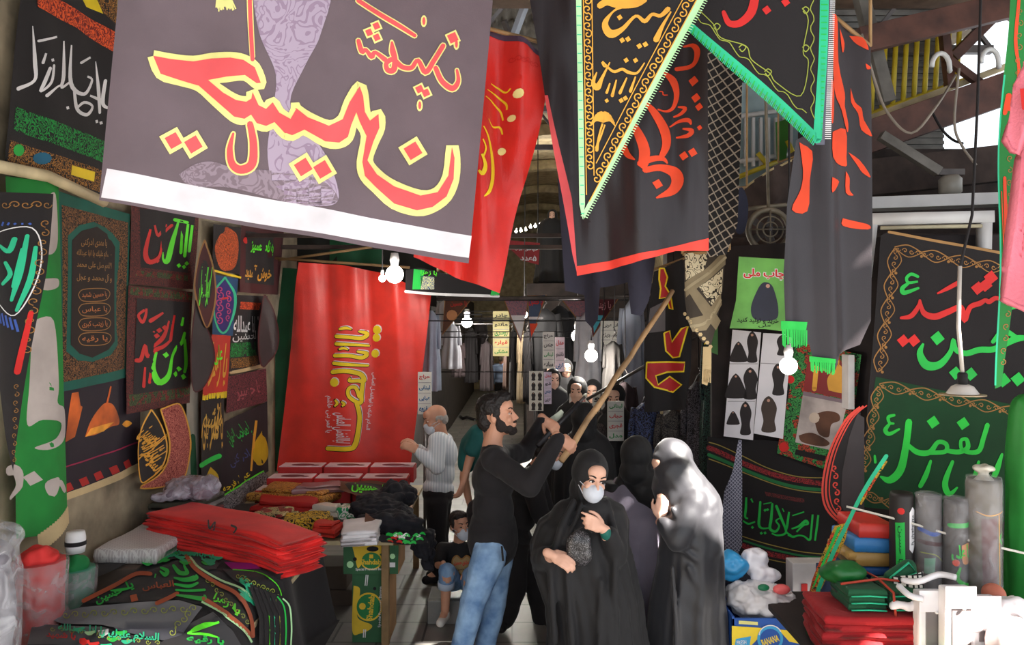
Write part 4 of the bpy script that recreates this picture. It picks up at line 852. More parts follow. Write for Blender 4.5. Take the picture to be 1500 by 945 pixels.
for k, (n_, cc) in enumerate((('charcoal', (58, 54, 56)), ('dark red striped', (110, 48, 50)), ('grey', (126, 120, 118)), ('dark olive', (64, 62, 50)))):
    s = slab('folded_cloth', [(-2.19, 4.72), (-1.92, 4.7), (-1.86, 5.1), (-2.19, 5.12)], .93 + k * .045, .045, mat(n_ + '_fabric', cc, .8), k + 20, .02)
    tag(s, 'folded %s cloth, %s of the pile below the plastic bundle' % (n_, ORD[3 - k]), 'cloth', 'small pile of folded cloths')
PLA = plastic('clear_wrap', (196, 186, 196), .5)
o = blob('plastic_bundle', [C((-2.08, 4.85, 1.17), .06, (-1.86, 4.8, 1.19), .07), E((-2.0, 4.85, 1.18), (.13, .1, .06)), C((-1.98, 4.76, 1.16), .03, (-2.15, 4.72, 1.15), .02)], .012, mat('mauve_contents', (120, 104, 116), .5), it=2, disp=lambda p, n: .016 * noise.noise(p * 26))
tag(o, 'crumpled clear plastic bundle on the pile beside the wall', 'bundle')
blob('wrapping', [C((-2.08, 4.85, 1.17), .07, (-1.86, 4.8, 1.19), .08), E((-2.0, 4.85, 1.18), (.14, .11, .07)), C((-1.98, 4.76, 1.16), .036, (-2.15, 4.72, 1.15), .026)], .012, PLA, o, it=1, disp=lambda p, n: .016 * noise.noise(p * 30))
# cushions of cloth in bags on the floor, far left
REDF = mat('red_fill', (214, 48, 46), .8, bump=.3, bscale=30)
def sack(pts_prof, loc, m, label, fill, fr, fz, film):
    o = tag(lathe('sack', pts_prof, loc, m, None, 36, .12), label, 'bag')
    blob('contents', [E(Vector(loc) + Vector((0, 0, fz - .01)), (fr, fr, .05)), E(Vector(loc) + Vector((fr * .3, -fr * .3, fz + .01)), (fr * .5, fr * .5, .04))], .008, fill, o, 2, disp=lambda p, n: .02 * noise.noise(p * 22))
    lathe('plastic_skin', [(r + .012, z) for r, z in pts_prof] + [(pts_prof[-1][0] - .03, pts_prof[-1][1] - .005)], loc, film, o, 36, .16)
    return o
FILM = plastic('cloudy_film', (214, 206, 208), .28)
sack([(.08, .02), (.09, .2), (.095, 1.0), (.105, 1.17)], (-2.05, 3.40, .0), mat('red_lining', (196, 60, 60), .7), 'tall clear bag filled with red cloth standing by the green wall flag', REDF, .085, 1.19, FILM)
sack([(.06, .02), (.08, .2), (.085, .9), (.095, 1.03)], (-2.09, 3.74, .0), mat('green_lining', (60, 130, 104), .7), 'clear bag filled with green cloth behind the red bag', mat('green_fill', (20, 120, 60), .8), .07, 1.05, FILM)
o = tag(lathe('spool', [(.04, 0), (.045, .03), (.045, .07), (.04, .1)], (-2.09, 3.76, 1.10), WHT, None, 20), 'white capped spool on the bag of green cloth', 'spool'); lathe('band', [(.047, .035), (.047, .055)], (-2.09, 3.76, 1.10), BLK, o, 20)
o = blob('plastic_bag', [C((-1.95, 2.78, .35), .16, (-1.97, 2.8, 1.28), .17), E((-1.97, 2.8, 1.36), (.18, .17, .06)), C((-1.95, 2.76, .17), .17, (-1.95, 2.78, .4), .17)], .018, mat('grey_bagged_cloth', (116, 112, 120), .6), it=4, disp=lambda p, n: .012 * noise.noise(p * 11))
tag(o, 'big clear plastic bag stuffed with grey cloth in the lower left corner', 'bag')
blob('film', [C((-1.95, 2.78, .35), .18, (-1.97, 2.8, 1.3), .19), E((-1.97, 2.8, 1.42), (.2, .18, .06)), C((-1.95, 2.76, .19), .19, (-1.95, 2.78, .4), .19)], .018, plastic('glossy_film', (220, 220, 226), .3, .08), o, it=2, disp=lambda p, n: .02 * noise.noise((p.x * 16, p.y * 16, p.z * 5)))
# red flag on a rod
RSAT2 = mat('red_silk', (222, 48, 34), .42, sheen=.5, bump=.1, bscale=120)
def fold_red(a, b):
    t = sm(.9, .2, -b if b < 0 else 0); top = max(0, 1 + (b - .5) / 1.2)
    return .03 * math.sin(a * 15) * (.3 + top) + .015 * math.sin(a * 34 + b * 2) * top + .02 * math.sin(a * 7 + b * 1.5)
c = Cloth(vp(430, 7.25, 632, 7.2), fold_red, cell=7, step=.002)
c.poly([(440, 385), (500, 388), (560, 400), (632, 430), (622, 520), (600, 690), (405, 690), (415, 600), (432, 440)], RSAT2, 0)
Z6 = lambda p: zm(p, 460, 460, 4.295)
WP = mat('white_print', (226, 214, 220), .7)
for s in ([(140, 140, 22), (220, 146, 22), (300, 152, 24), (330, 125, 24), (285, 110, 14)], [(140, 188, 22), (230, 192, 18), (345, 200, 12)], [(130, 262, 22), (220, 262, 22), (300, 275, 24), (328, 250, 24), (275, 236, 14)], [(125, 310, 22), (220, 318, 20), (335, 326, 14)], [(118, 365, 26), (200, 358, 26), (290, 378, 28), (312, 420, 28), (275, 420, 22), (225, 420, 18), (232, 400, 10)], [(308, 420, 22), (298, 500, 26), (292, 560, 24), (225, 520, 22), (222, 470, 22), (262, 462, 22), (285, 520, 22)], [(270, 560, 26), (288, 640, 26), (280, 740, 28), (262, 820, 32), (225, 846, 28), (85, 846, 26)], [(165, 95, 16), (205, 88, 18), (238, 98, 8)], [(160, 222, 12), (190, 215, 16), (218, 225, 8)], [(135, 540, 12), (150, 560, 18), (132, 580, 10)], [(175, 550, 10), (195, 565, 18), (180, 578, 10)]):
    q = Z6(s); c.stroke([(x - .2, y + .2, w + 1.6) for x, y, w in q], BLK, lift=1); c.stroke([(x + 1.4, y - 1.6, w) for x, y, w in q], WP, lift=.6); c.stroke(q, YEL, lift=2)
for x, y, r in Z6([(392, 100, 28), (388, 150, 26), (380, 250, 26), (130, 430, 28)]): c.disc(x + 1, y - 1, r + .4, WP, .6); c.disc(x, y, r, YEL, 2)
c.text('اباالفضل العباس', 460 + 175 / 4.295, 460 + 715 / 4.295, 44, 28, WP, 92, 2); c.text('یا قمر بنی هاشم', 460 + 92 / 4.295, 460 + 630 / 4.295, 54, 12, WP, 92, 2); c.text('السلام علیک یا ابوالفضل العباس', 460 + 352 / 4.295, 460 + 550 / 4.295, 84, 8, WP, 96, 2)
c.build('flag', 'hanging red silk flag with upright yellow script behind the stall table', 'flag')
tag(tube('curtain_rod', [W(400, 378, 7.3), W(600, 392, 7.25)], .012, WOOD), 'thin wooden rod that carries the red silk flag', 'rod'); tag(tube('curtain_rod', [W(402, 382, 7.4), W(545, 362, 7.35)], .012, WOOD), 'second thin rod slanting up behind the red silk flag', 'rod')
c = Cloth(vp(400, 8.2, 640, 8.2), waves((.04, 3, 0, 0))); c.poly([(398, 330), (640, 350), (640, 450), (398, 400)], mat('shadowy_cloth', (26, 30, 26), .9), 0); c.poly([(480, 345), (560, 352), (560, 390), (480, 388)], mat('bottle_green_cloth', (8, 84, 50), .75, sheen=.2), 1); c.build('hanging_cloth', 'dark and green cloth hanging above the red silk flag', 'cloth')
# cartons
RCARD = mat('red_card', (186, 36, 36), .6); LID = mat('pale_lid', (224, 200, 204), .4)
for r_ in range(3):
    for k in range(3):
        x0, y0, z0 = -2.05 + k * .39 + r_ * .03, 6.25 + r_ * .21, .86 + r_ * .055
        o = box('carton', (x0, y0, z0 - .13 - r_ * .0), (x0 + .375, y0 + .205, z0), RCARD, None, .006)
        tag(o, 'red carton with pale printed lid, %s row, %s of three' % (('front', 'middle', 'back')[r_], ('left one', 'middle one', 'right one')[k]), 'box', 'red cartons on the stall table')
        box('lid', (x0 + .008, y0 + .008, z0 + .0), (x0 + .367, y0 + .197, z0 + .006), LID, o, .002)
        bm = bmesh.new(); bball(bm, (x0 + .19, y0 + .09, z0 + .005), (.11, .06, .003), 2); bball(bm, (x0 + .3, y0 + .07, z0 + .005), (.04, .03, .003), 2); mk('picture', bm, mat('maroon_print', (104, 30, 40), .5), o, True)
tag(box('plank', (-2.08, 6.23, .73), (-.86, 6.93, .728 + .003), mat('red_board', (160, 34, 34), .7), None, .001), 'red board under the cartons', 'board')
# goods on the middle table
def HB(x, y): return .80 + .035 * sm(5.5, 6.1, y) + .02 * noise.noise((x * 5, y * 5, 3)) + .05 * sm(-1.3, -1.9, x)
FB = Field(HB, 5.1, 8)
FOIL = orn('gilt_brocade', (122, 64, 36), (206, 150, 70), 30, .06, rough=.4)
def nd(c): pass
PB = lambda fill, m, lift, deco, label: patch(fill, m, lift, deco, label, surf=FB)
HB0 = slab('folded_cloth', [(-2.15, 5.34), (-1.0, 5.34), (-1.0, 6.2), (-2.15, 6.2)], .73, .05, mat('charcoal_fabric', (58, 54, 56), .8), 40, .02); tag(HB0, 'broad charcoal cloth spread under the goods on the middle table', 'cloth')
def mound(name, c0, r, z, m, label, seed=0, cat='cloth', amp=.02):
    """a rumpled folded cloth: two or three uneven soft layers"""
    rnd = random.Random(seed); a = rnd.uniform(-.35, .35); e1 = Vector((math.cos(a), math.sin(a))); e2 = Vector((-e1.y, e1.x)); k = lambda: rnd.uniform(.85, 1.15)
    q = [Vector(c0[:2]) + e1 * r[0] * sx * k() + e2 * r[1] * sy * k() for sx, sy in ((-1, -1), (1, -1), (1, 1), (-1, 1))]
    o = tag(slab(name, q, z - r[2], r[2] * 1.3, m, seed + 200, .03, n=18), label, cat)
    q2 = [Vector(c0[:2]) + (p - Vector(c0[:2])) * rnd.uniform(.72, .95) for p in q]; slab('upper_fold', q2, z + r[2] * .25, r[2] * .75, m, seed + 230, .035, o, n=18)
    return o
def pz(px, py, z): q = at_z(px, py, z); return (q.x, q.y)
mound('folded_cloth', pz(440, 718, .86), (.34, .17, .05), .84, FOIL, 'glossy brown and gold brocade bundle in front of the cartons', 1)
mound('folded_cloth', pz(470, 712, .90), (.20, .10, .03), .89, mat('mauve_film', (150, 110, 110), .25), 'mauve plastic covered bundle on the gold brocade', 2)
mound('folded_cloth', pz(425, 735, .84), (.26, .12, .05), .81, RCARD, 'dark red bundle under the gold brocade', 3)
c = Cloth(Field(lambda x, y: .90 - .25 * max(0, x + 1.15), 5, 8), waves((.01, 2, 3, 0)), 10, .003)
c.smooth([(482, 706), (520, 700), (562, 706), (590, 722), (575, 745), (555, 760), (535, 765), (535, 738), (510, 722)], mat('brown_braid', (96, 60, 40), .8), 0); c.smooth([(505, 711), (535, 706), (570, 715), (582, 726), (560, 748), (545, 752), (548, 732), (520, 722)], BLK, 1); c.text('یا حسین', 541, 716, 52, 15, LIME, 8, 2, bold=.03)
c.build('pennant', 'black leaf pennant with lime script and brown braid lying across the middle table', 'pennant')
mound('folded_cloth', pz(400, 752, .83), (.16, .14, .05), .80, orn('mixed_scrap', (40, 60, 40), (190, 170, 120), 30, .07, (150, 40, 40)), 'bundle of mixed green and cream prints at the left of the middle table', 4)
mound('folded_cloth', pz(385, 770, .84), (.15, .12, .05), .80, orn('pink_scrap', (60, 40, 44), (204, 160, 160), 34, .07), 'bundle of pinkish prints just behind the red stack', 5)
mound('folded_cloth', pz(450, 762, .82), (.17, .12, .05), .80, orn('black_yellow_scrap', (28, 22, 18), (200, 160, 40), 24, .06), 'black and yellow printed bundle in the middle of the table', 6)
mound('folded_cloth', pz(480, 768, .82), (.10, .1, .045), .80, mat('scarlet_cloth', (196, 44, 30), .7), 'small scarlet bundle beside the white packs', 7)
mound('folded_cloth', pz(480, 745, .83), (.10, .08, .05), .81, mat('off_white_wrap', (214, 208, 196), .3), 'off white wrapped pack in front of the gold brocade', 8)
mound('folded_cloth', pz(518, 748, .83), (.11, .08, .05), .81, orn('white_green_wrap', (224, 224, 220), (40, 150, 90), 14, .05, rough=.3), 'white pack with green print beside the leaf pennant', 9)
mound('folded_cloth', pz(432, 786, .80), (.16, .06, .03), .78, orn('dark_script_scrap', (24, 22, 24), (150, 150, 150), 26, .03), 'low black and grey printed cloth at the front edge of the middle table', 10)
for k in range(4):
    s = slab('folded_shirt', [pz(500, 797, .78), pz(553, 794, .78), pz(560, 770, .78), pz(503, 776, .78)], .755 + k * .024, .026, mat('white_cotton', (226, 222, 224), .8), k + 60, .014); tag(s, 'folded white shirt, %s of the white stack at the table front' % ORD[3 - k], 'shirt', 'white shirts stacked at the table front')
NAVYB = mat('navy_black_cloth', (24, 23, 31), .85)
cr = lambda a, sd: (lambda p, n: a * (abs(noise.noise((p.x * 9 + sd, p.y * 9, p.z * 14))) * 2 - .6) + a * .4 * noise.noise(p * 34))
for k, (pr_, lab) in enumerate((([E((-.98, 5.72, .86), (.2, .24, .10)), E((-.86, 5.9, .90), (.16, .18, .10)), C((-.80, 5.6, .84), .09, (-.68, 5.5, .74), .07)], 'topmost navy black garment heap at the end of the middle table'), ([E((-.86, 5.46, .81), (.24, .14, .08)), C((-.7, 5.42, .80), .08, (-.60, 5.38, .62), .06), C((-.6, 5.5, .7), .07, (-.58, 5.45, .52), .05)], 'lower navy black garment heap hanging off the end of the middle table'))):
    tag(blob('folded_cloth', pr_, .011, NAVYB, it=2, disp=cr(.03, k * 5)), lab, 'clothes')
c = Cloth(vp(560, 5.15, 620, 5.15), waves((.02, 4, 3, 0)), 8)
for k in range(26):
    x, y = random.uniform(562, 618), random.uniform(782, 796); c.stroke([(x, y, 1.5), (x + 5, y - 2, 4), (x + 9, y + 1, 1.5)], (GRN, WHT, RED)[k % 3] if k % 2 else GRN, lift=1)
c.stroke([(560, 790), (620, 792)], BLK, 12, 0, raw=True)
tag(c.build('trim_cloth'), 'black cloth edge with small green, red and white marks at the table end', 'cloth')
# green fruit boxes under the table
GBOX = mat('green_card', (44, 92, 56), .7); YBOX = mat('yellow_card', (224, 186, 44), .7)
def fruit_box(px0, py0, px1, py1, Y, dep, label, upright):
    lo, hi = W(px0, py1, Y), W(px1, py0, Y); o = box('fruit_box', (lo.x, Y, lo.z), (hi.x, Y + dep, hi.z), CARD, None, .006); tag(o, label, 'box')
    c = Cloth(Pl((0, Y - .002, 0), (0, -1, 0)), None, 12, .001); c.poly([(px0, py0), (px1, py0), (px1 - 1, py1), (px0, py1)], GBOX, 0)
    return o, c
o, c = fruit_box(503, 799, 584, 841, 5.36, .32, 'green banana box with yellow emblem directly under the tabletop', 0)
c.smooth([(516, 800), (566, 800), (556, 812), (535, 816), (530, 826), (524, 832), (520, 816)], YBOX, 1); c.disc(544, 821, 16, YBOX, 2, 24, ry=14); c.disc(544, 821, 14, mat('leaf_green', (30, 120, 60), .7), 3, 24, ry=12); c.text('Shahdabi', 544, 823, 32, 8, YBOX, 0, 4, fa=False, bold=.03); c.dia(544, 815, 4, YBOX, 4, 45)
c.disc(546, 804, 9, BLK, 4, 12, ry=4); c.disc(520, 819, 3, BLK, 4); c.disc(568, 820, 3, BLK, 4); c.disc(513, 827, 5, EDGE, 2, 12); c.poly([(566, 824), (579, 824), (579, 831), (566, 831)], WHT, 2); c.text('Special Premium Banana', 544, 834, 46, 5, WHT, -1, 3, fa=False); c.disc(575, 815, 4, EDGE, 2)
c.build('printed_front', 'green and yellow print', parent=o)
o, c = fruit_box(516, 841, 570, 942, 5.40, .34, 'green banana box standing on end on the floor under the table', 1)
c.smooth([(518, 858), (527, 862), (526, 880), (524, 905), (544, 915), (542, 922), (528, 928), (516, 924)], YBOX, 1); c.disc(540, 889, 20, YBOX, 2, 26, ry=21); c.disc(540, 889, 17.5, mat('leaf_green', (30, 120, 60), .7), 3, 26, ry=18.5); c.text('Shahdabi', 543, 889, 40, 9, YBOX, -84, 4, fa=False, bold=.03); c.disc(531, 888, 5, YBOX, 4); c.text('Special Premium Banana', 557, 889, 60, 5, WHT, -88, 3, fa=False); c.disc(549, 862, 2.5, BLK, 4); c.text('ll', 537, 850, 4, 16, WHT, 6, 3, fa=False); c.text('ll', 534, 928, 4, 12, WHT, 4, 3, fa=False)
c.build('printed_front', 'green and yellow print', parent=o)
for k, (x, y) in enumerate(((470, 845), (478, 880), (480, 915))):
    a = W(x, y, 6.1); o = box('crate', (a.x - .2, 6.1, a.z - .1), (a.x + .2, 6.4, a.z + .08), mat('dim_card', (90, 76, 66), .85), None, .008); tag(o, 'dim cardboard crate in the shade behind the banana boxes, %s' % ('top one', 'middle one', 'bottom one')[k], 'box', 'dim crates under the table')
tag(tube('cable', [W(432, 918, 5.5), W(450, 925, 5.45), W(470, 922, 5.5), W(482, 912, 5.6), W(486, 918, 5.55)], .012, BLK), 'dark bent cable lying on the floor under the table', 'cable')
# lamps above the stall
def bulb(name, px, py, Y, r, label, power, hang=40, top=None):
    o = empty(name, W(px, py, Y), label, 'lamp'); q = W(px, py, Y)
    bm = bmesh.new(); bball(bm, q, r, 3); mk('bulb', bm, mat('lamp_glow', (255, 250, 238), .3, emit=14, vary=0), o, True)
    lathe('socket', [(r * .35, 0), (r * .55, r * .8), (r * .4, r * 1.6)], q + Vector((0, 0, r * .8)), WHT, o, 16)
    tube('cord', [q + Vector((0, 0, r * 2.2)), (q.x + .02, q.y + .03, top or q.z + hang / F * Y)], .006, BLK, o, 6)
    if power:
        l = bpy.data.lights.new('lamp_light', 'POINT'); l.energy = power; l.shadow_soft_size = r; l.color = (1, .95, .86); lo = bpy.data.objects.new('lamp_light', l); COL.objects.link(lo); lo.location = q + Vector((0, -r * 1.6, -r))
    return o
bulb('hanging_bulb', 578, 402, 6.6, .075, 'glowing white bulb hanging in front of the red silk flag', 12, top=5.6)
bulb('hanging_bulb', 560, 408, 6.7, .03, 'small glowing bulb beside the big one at the red silk flag', 0, 25, top=5.6)
# ================================================================== STALL ON THE RIGHT
a, b = W(1043, CY, 5.75), W(1330, CY, 4.95)
bm = bmesh.new(); q = [bm.verts.new((p.x, p.y + d, z)) for d in (0, .05) for z in (0, 2.75) for p in (a, b)]
for f in ((0, 1, 3, 2), (4, 5, 7, 6), (0, 1, 5, 4), (2, 3, 7, 6), (0, 2, 6, 4), (1, 3, 7, 5)): bm.faces.new([q[i] for i in f])
struct(mk('wall_stall', bm, mat('dark_partition', (40, 32, 32), .9, vary=.3)))
struct(box('wall_stall_side', (b.x - .02, 4.9, 0), (4.4, 4.98, 2.75), mat('dark_partition', (40, 32, 32), .9)))
def SP(d=.04): return vp(1043, 5.75 - d, 1330, 4.95 - d)
# balcony seen through the gap
bl = empty('balcony', W(1118, 200, 8.2), 'pale blue balcony front with white bars glimpsed behind the mint edged pennant', 'balcony')
a_, b_ = W(1076, 300, 8.2), W(1170, 120, 8.2)
box('panel', (a_.x, 8.22, a_.z), (b_.x, 8.3, b_.z), mat('pale_blue_paint', (150, 168, 170), .6), bl)
for k in range(8): q = W(1080 + k * 11, 205, 8.15); box('bar', (q.x - .015, 8.1, q.z - .28), (q.x + .015, 8.14, q.z + .22), WHITEP, bl, .002)
for y in (172, 238): tube('rail', [W(1074, y, 8.12), W(1170, y - 14, 8.12)], .025, WHITEP, bl, 6)
c = Cloth(vp(1130, 8.0, 1160, 8.0), waves((.02, 6, 0, 0)), 10); c.poly([(1135, 180), (1158, 172), (1152, 232), (1137, 240)], mat('leafy_curtain', (60, 120, 40), .8), 0); c.build('green_curtain', parent=bl)
for p in ([(1110, 224), (1123, 240)], [(1153, 206), (1165, 232)], [(1075, 262), (1140, 236)]): tube('yellow_brace', [W(p[0][0], p[0][1], 8.0), W(p[1][0], p[1][1], 8.0)], .025, YP, bl, 6)
c = Cloth(vp(1070, 6.8, 1200, 6.6), waves((.05, 2, .5, 0), (.02, 6, 1, 0)), 14)
c.poly([(1064, 292), (1140, 240), (1210, 215), (1212, 400), (1150, 395), (1062, 380)], mat('tattered_tarp', (76, 62, 56), .85, bump=.4, bscale=12, vary=.3), 0); c.stroke([(1066, 290), (1110, 262), (1148, 240), (1180, 224)], mat('straw_edge', (196, 176, 130), .8), 3, 1)
c.build('tarpaulin', 'tattered brown tarpaulin sagging below the pale blue balcony', 'tarpaulin')
fn = empty('fan', W(1126, 337, 6.0), 'round box fan mounted high above the green poster', 'fan'); fc = W(1126, 337, 6.0)
Mf = Matrix.Translation(fc) @ Matrix.Rotation(R(90), 4, 'X')
def ring(name, R0, r, y, m, par, n=28):
    return tube(name, [fc + Vector((R0 * math.cos(2 * math.pi * k / n), y, R0 * math.sin(2 * math.pi * k / n))) for k in range(n + 1)], r, m, par, 8)
GRIME = mat('grimy_metal', (128, 118, 100), .6, metal=.3, vary=.3)
ring('housing', .155, .022, 0, GRIME, fn); ring('guard', .10, .006, -.03, GRIME, fn); ring('guard', .055, .006, -.04, GRIME, fn)
for k in range(5):
    t = 2 * math.pi * k / 5; bm = bmesh.new(); bbox(bm, (.02, -.006, -.03), (.13, .006, .03), .003, Matrix.Translation(fc + Vector((0, .03, 0))) @ Matrix.Rotation(t, 4, 'Y') @ Matrix.Rotation(R(25), 4, 'X')); mk('blade', bm, STEEL, fn)
for p in ((1, 0), (0, 1)): tube('guard', [fc + Vector((-.15 * p[0], -.04, -.15 * p[1])), fc + Vector((.15 * p[0], -.04, .15 * p[1]))], .006, GRIME, fn, 6)
bm = bmesh.new(); bball(bm, fc + Vector((0, -.02, 0)), .03); mk('hub', bm, STEEL, fn, True); tube('mounting_bar', [W(1092, 306, 6.02), W(1152, 300, 6.02)], .016, GRIME, fn, 6)
tube('mounting_bar', [W(1126, 308, 6.0), (fc.x, 6.2, 5.62)], .012, GRIME, fn, 6)
c = Cloth(vp(1060, 5.9, 1095, 5.9), None, 12); c.smooth([(1078, 280), (1088, 275), (1096, 300), (1092, 335), (1080, 342), (1072, 310)], mat('dark_blue_cloth', (36, 38, 58), .8), 0); c.build('hanging_cloth', 'dark blue bundle hanging left of the fan', 'cloth')
# green poster
PG = mat('green_poster', (108, 176, 78), .6, vary=.2)
c = Cloth(vp(1070, 5.15, 1152, 5.1), waves((.008, 3, .4, 0)), 12)
c.poly([(1082, 376), (1154, 380), (1152, 486), (1120, 482), (1069, 481), (1078, 440)], PG, 0); c.text('چاپ ملی', 1119, 402, 62, 18, WHT, 2, 1, bold=.09); c.text('چاپ ملی', 1119, 402, 60, 16, RED, 2, 2, bold=.03)
NAVY = mat('printed_navy', (44, 46, 62), .7)
c.smooth([(1126, 414), (1133, 422), (1140, 450), (1136, 468), (1106, 468), (1100, 450), (1110, 424), (1118, 414)], NAVY, 1); c.disc(1125, 419, 3, mat('printed_skin', (196, 150, 130), .8), 2); c.text('خرید و تولید کنید', 1110, 470, 62, 9, BLK, 2, 2, bold=.02); c.text('ملی', 1120, 477, 18, 6, BLK, 0, 2)
c.build('poster', 'green poster with red heading above a printed figure in a dark cloak', 'poster')
# two white posters
def sil(c, x, y, h, m, w=None, seat=False):
    w = w or h * .34
    if seat: c.smooth([(x, y), (x + w * .3, y + h * .2), (x + w * .7, y + h * .8), (x + w * .6, y + h), (x - w * .6, y + h), (x - w * .7, y + h * .8), (x - w * .3, y + h * .2)], m, 1)
    else: c.smooth([(x, y), (x + w * .3, y + h * .1), (x + w * .55, y + h * .35), (x + w * .4, y + h * .7), (x + w * .45, y + h), (x - w * .45, y + h), (x - w * .35, y + h * .7), (x - w * .5, y + h * .35), (x - w * .3, y + h * .1)], m, 1)
    c.disc(x, y + h * .13, h * .045, mat('printed_skin', (196, 150, 130), .8), 2, 8)
INK = mat('printed_black', (40, 34, 36), .7); PAPER = mat('poster_paper', (222, 218, 224), .6, vary=.05)
c = Cloth(SP(.10), None, 12); c.poly([(1073, 483), (1115, 487), (1103, 645), (1060, 639)], PAPER, 0)
for a in ((1082, 500, 30, 18, True), (1102, 485, 45, None, False), (1078, 547, 36, 22, True), (1099, 538, 46, 20, False), (1074, 602, 20, 13, True), (1092, 588, 48, None, False)): sil(c, a[0], a[1], a[2], INK, a[3], a[4])
c.stroke([(1069, 533), (1110, 533)], mat('grey_rule', (150, 146, 150), .8), 1, 1); c.stroke([(1066, 588), (1106, 588)], mat('grey_rule', (150, 146, 150), .8), 1, 1); c.build('poster', 'white poster with six small cloaked figures in pairs', 'poster')
c = Cloth(SP(.12), None, 12); c.poly([(1118, 488), (1160, 490), (1147, 643), (1104, 635)], PAPER, 0)
sil(c, 1140, 532, 46, INK, 18); sil(c, 1126, 580, 52, mat('printed_brown', (70, 58, 52), .8), 22); sil(c, 1147, 490, 30, INK, 18); c.stroke([(1113, 532), (1154, 534)], mat('grey_rule', (150, 146, 150), .8), 1, 1); c.build('poster', 'white poster beside the six figure one, a brown cloaked figure at its foot', 'poster')
# green script flag low on the partition
c = Cloth(SP(.05), small, 12); c.poly([(1036, 640), (1214, 650), (1228, 838), (1085, 836), (1034, 806)], BLK, 0)
Z = lambda p: zm(p, 1050, 640, 4.974)
YL = mat('mustard_thread', (150, 130, 60), .7); RB = orn('red_band', (56, 20, 24), (150, 40, 44), 50, .06)
for s, m, w in (([(-60, 40), (20, 65), (190, 140), (380, 230), (600, 290), (780, 300)], YL, 7), ([(-60, 80), (10, 110), (200, 195), (400, 270), (600, 315), (780, 345)], RB, 36), ([(-60, 130), (10, 160), (190, 236), (400, 318), (600, 368), (790, 390)], mat('banding_green', (30, 110, 60), .8), 24), ([(-60, 160), (10, 187), (190, 258), (420, 345), (620, 392), (790, 412)], YL, 7),
                ([(-60, 650), (190, 728), (400, 790), (600, 832), (820, 858)], YL, 7), ([(190, 756), (400, 820), (600, 860), (820, 885)], mat('banding_green', (30, 110, 60), .8), 14), ([(190, 795), (400, 858), (640, 900)], RB, 36), ([(190, 838), (400, 898), (600, 935)], YL, 7)): c.stroke([(x, y, w / 4.974) for x, y in Z(s)], m, lift=1)
c.poly(Z([(350, 400), (640, 450), (640, 480), (360, 430)]), orn('rust_lines', (40, 26, 26), (110, 40, 40), 60, .05), 1)
for s in ([(215, 440, 14), (212, 520, 18), (206, 582, 16), (228, 596, 10)], [(250, 450, 12), (264, 478, 10)], [(190, 612, 10), (230, 634, 14), (280, 618, 10)], [(318, 475, 16), (312, 560, 18), (308, 640, 20), (332, 666, 14), (380, 664, 10)], [(405, 490, 16), (396, 600, 20), (388, 668, 20), (428, 690, 18), (455, 650, 14), (432, 612, 12), (465, 590, 8)], [(435, 505, 20), (470, 590, 20), (506, 692, 16), (450, 718, 14), (400, 704, 10)], [(530, 545, 14), (516, 640, 18), (508, 690, 14), (545, 716, 12)], [(548, 668, 10), (600, 650, 16), (650, 612, 22), (668, 632, 14), (636, 642, 14), (585, 690, 12)], [(520, 712, 14), (560, 726, 16), (600, 716, 12), (640, 722, 12), (680, 748, 16), (690, 690, 14), (700, 565, 14)], [(740, 570, 14), (730, 660, 16), (718, 755, 12)], [(555, 572, 8), (640, 545, 10)], [(340, 490, 7), (400, 478, 8)], [(480, 520, 8), (492, 545, 8)]): c.stroke(Z(s), GRN, lift=2)
for x, y in Z([(325, 702), (352, 700), (352, 535), (370, 530), (260, 660)]): c.dia(x, y, 2.4, GRN, 2)
c.build('wall_flag', 'black flag with bright green joined script low on the right partition', 'flag')
# plain dotted scarf
DOT = checks('dotted_weave', (58, 58, 72), (128, 126, 138), 60, 45, .25)
c = Cloth(vp(1058, 4.95, 1092, 4.95), waves((.015, 9, .3, 0)), 10); c.poly([(1083, 645), (1087, 645), (1088, 700), (1088, 800), (1067, 836), (1058, 760), (1062, 720), (1072, 690)], DOT, 0); c.build('scarf', 'narrow grey dotted scarf hanging to a point beside the sunlit cloak', 'scarf')
# dome picture
c = Cloth(SP(.09), None, 12); c.poly([(1166, 498), (1262, 520), (1250, 610), (1222, 692), (1138, 664), (1150, 590)], orn('green_floral', (20, 52, 30), (60, 140, 70), 40, .06, (170, 60, 40)), 0)
c.poly([(1184, 520), (1252, 536), (1243, 586), (1177, 572)], mat('crimson_print', (130, 24, 26), .6), 1); c.smooth([(1214, 572), (1212, 556), (1220, 543), (1229, 534), (1238, 545), (1243, 560), (1240, 576)], GOLD, 2); c.stroke([(1196, 538), (1193, 570)], GOLD, 7, 2); c.stroke([(1228, 537), (1229, 528)], GOLD, 2, 2)
c.poly([(1177, 573), (1243, 587), (1242, 592), (1176, 579)], mat('mauve_rule', (130, 110, 120), .8), 2); c.poly([(1176, 579), (1241, 592), (1224, 661), (1165, 648)], mat('pale_print', (190, 176, 172), .8, vary=.3), 1)
UMB = mat('umber_print', (96, 62, 46), .8, vary=.4); c.smooth([(1196, 606), (1212, 602), (1228, 606), (1230, 616), (1218, 622), (1214, 640), (1200, 636), (1194, 618)], UMB, 2); c.smooth([(1170, 638), (1190, 634), (1215, 648), (1205, 654), (1176, 648)], UMB, 2); c.disc(1193, 612, 8, mat('fawn_print', (200, 180, 164), .8), 3)
c.disc(1148, 655, 7, RED, 1); c.disc(1158, 556, 6, RED, 1); c.stroke([(1154, 566), (1150, 590)], BLK, 7, 1); c.stroke([(1148, 602), (1144, 630)], BLK, 7, 1); c.poly([(1166, 658), (1210, 668), (1208, 676), (1164, 666)], BLK, 1)
c.build('picture', 'green framed picture of a golden dome above a pale scene with a brown animal', 'picture')
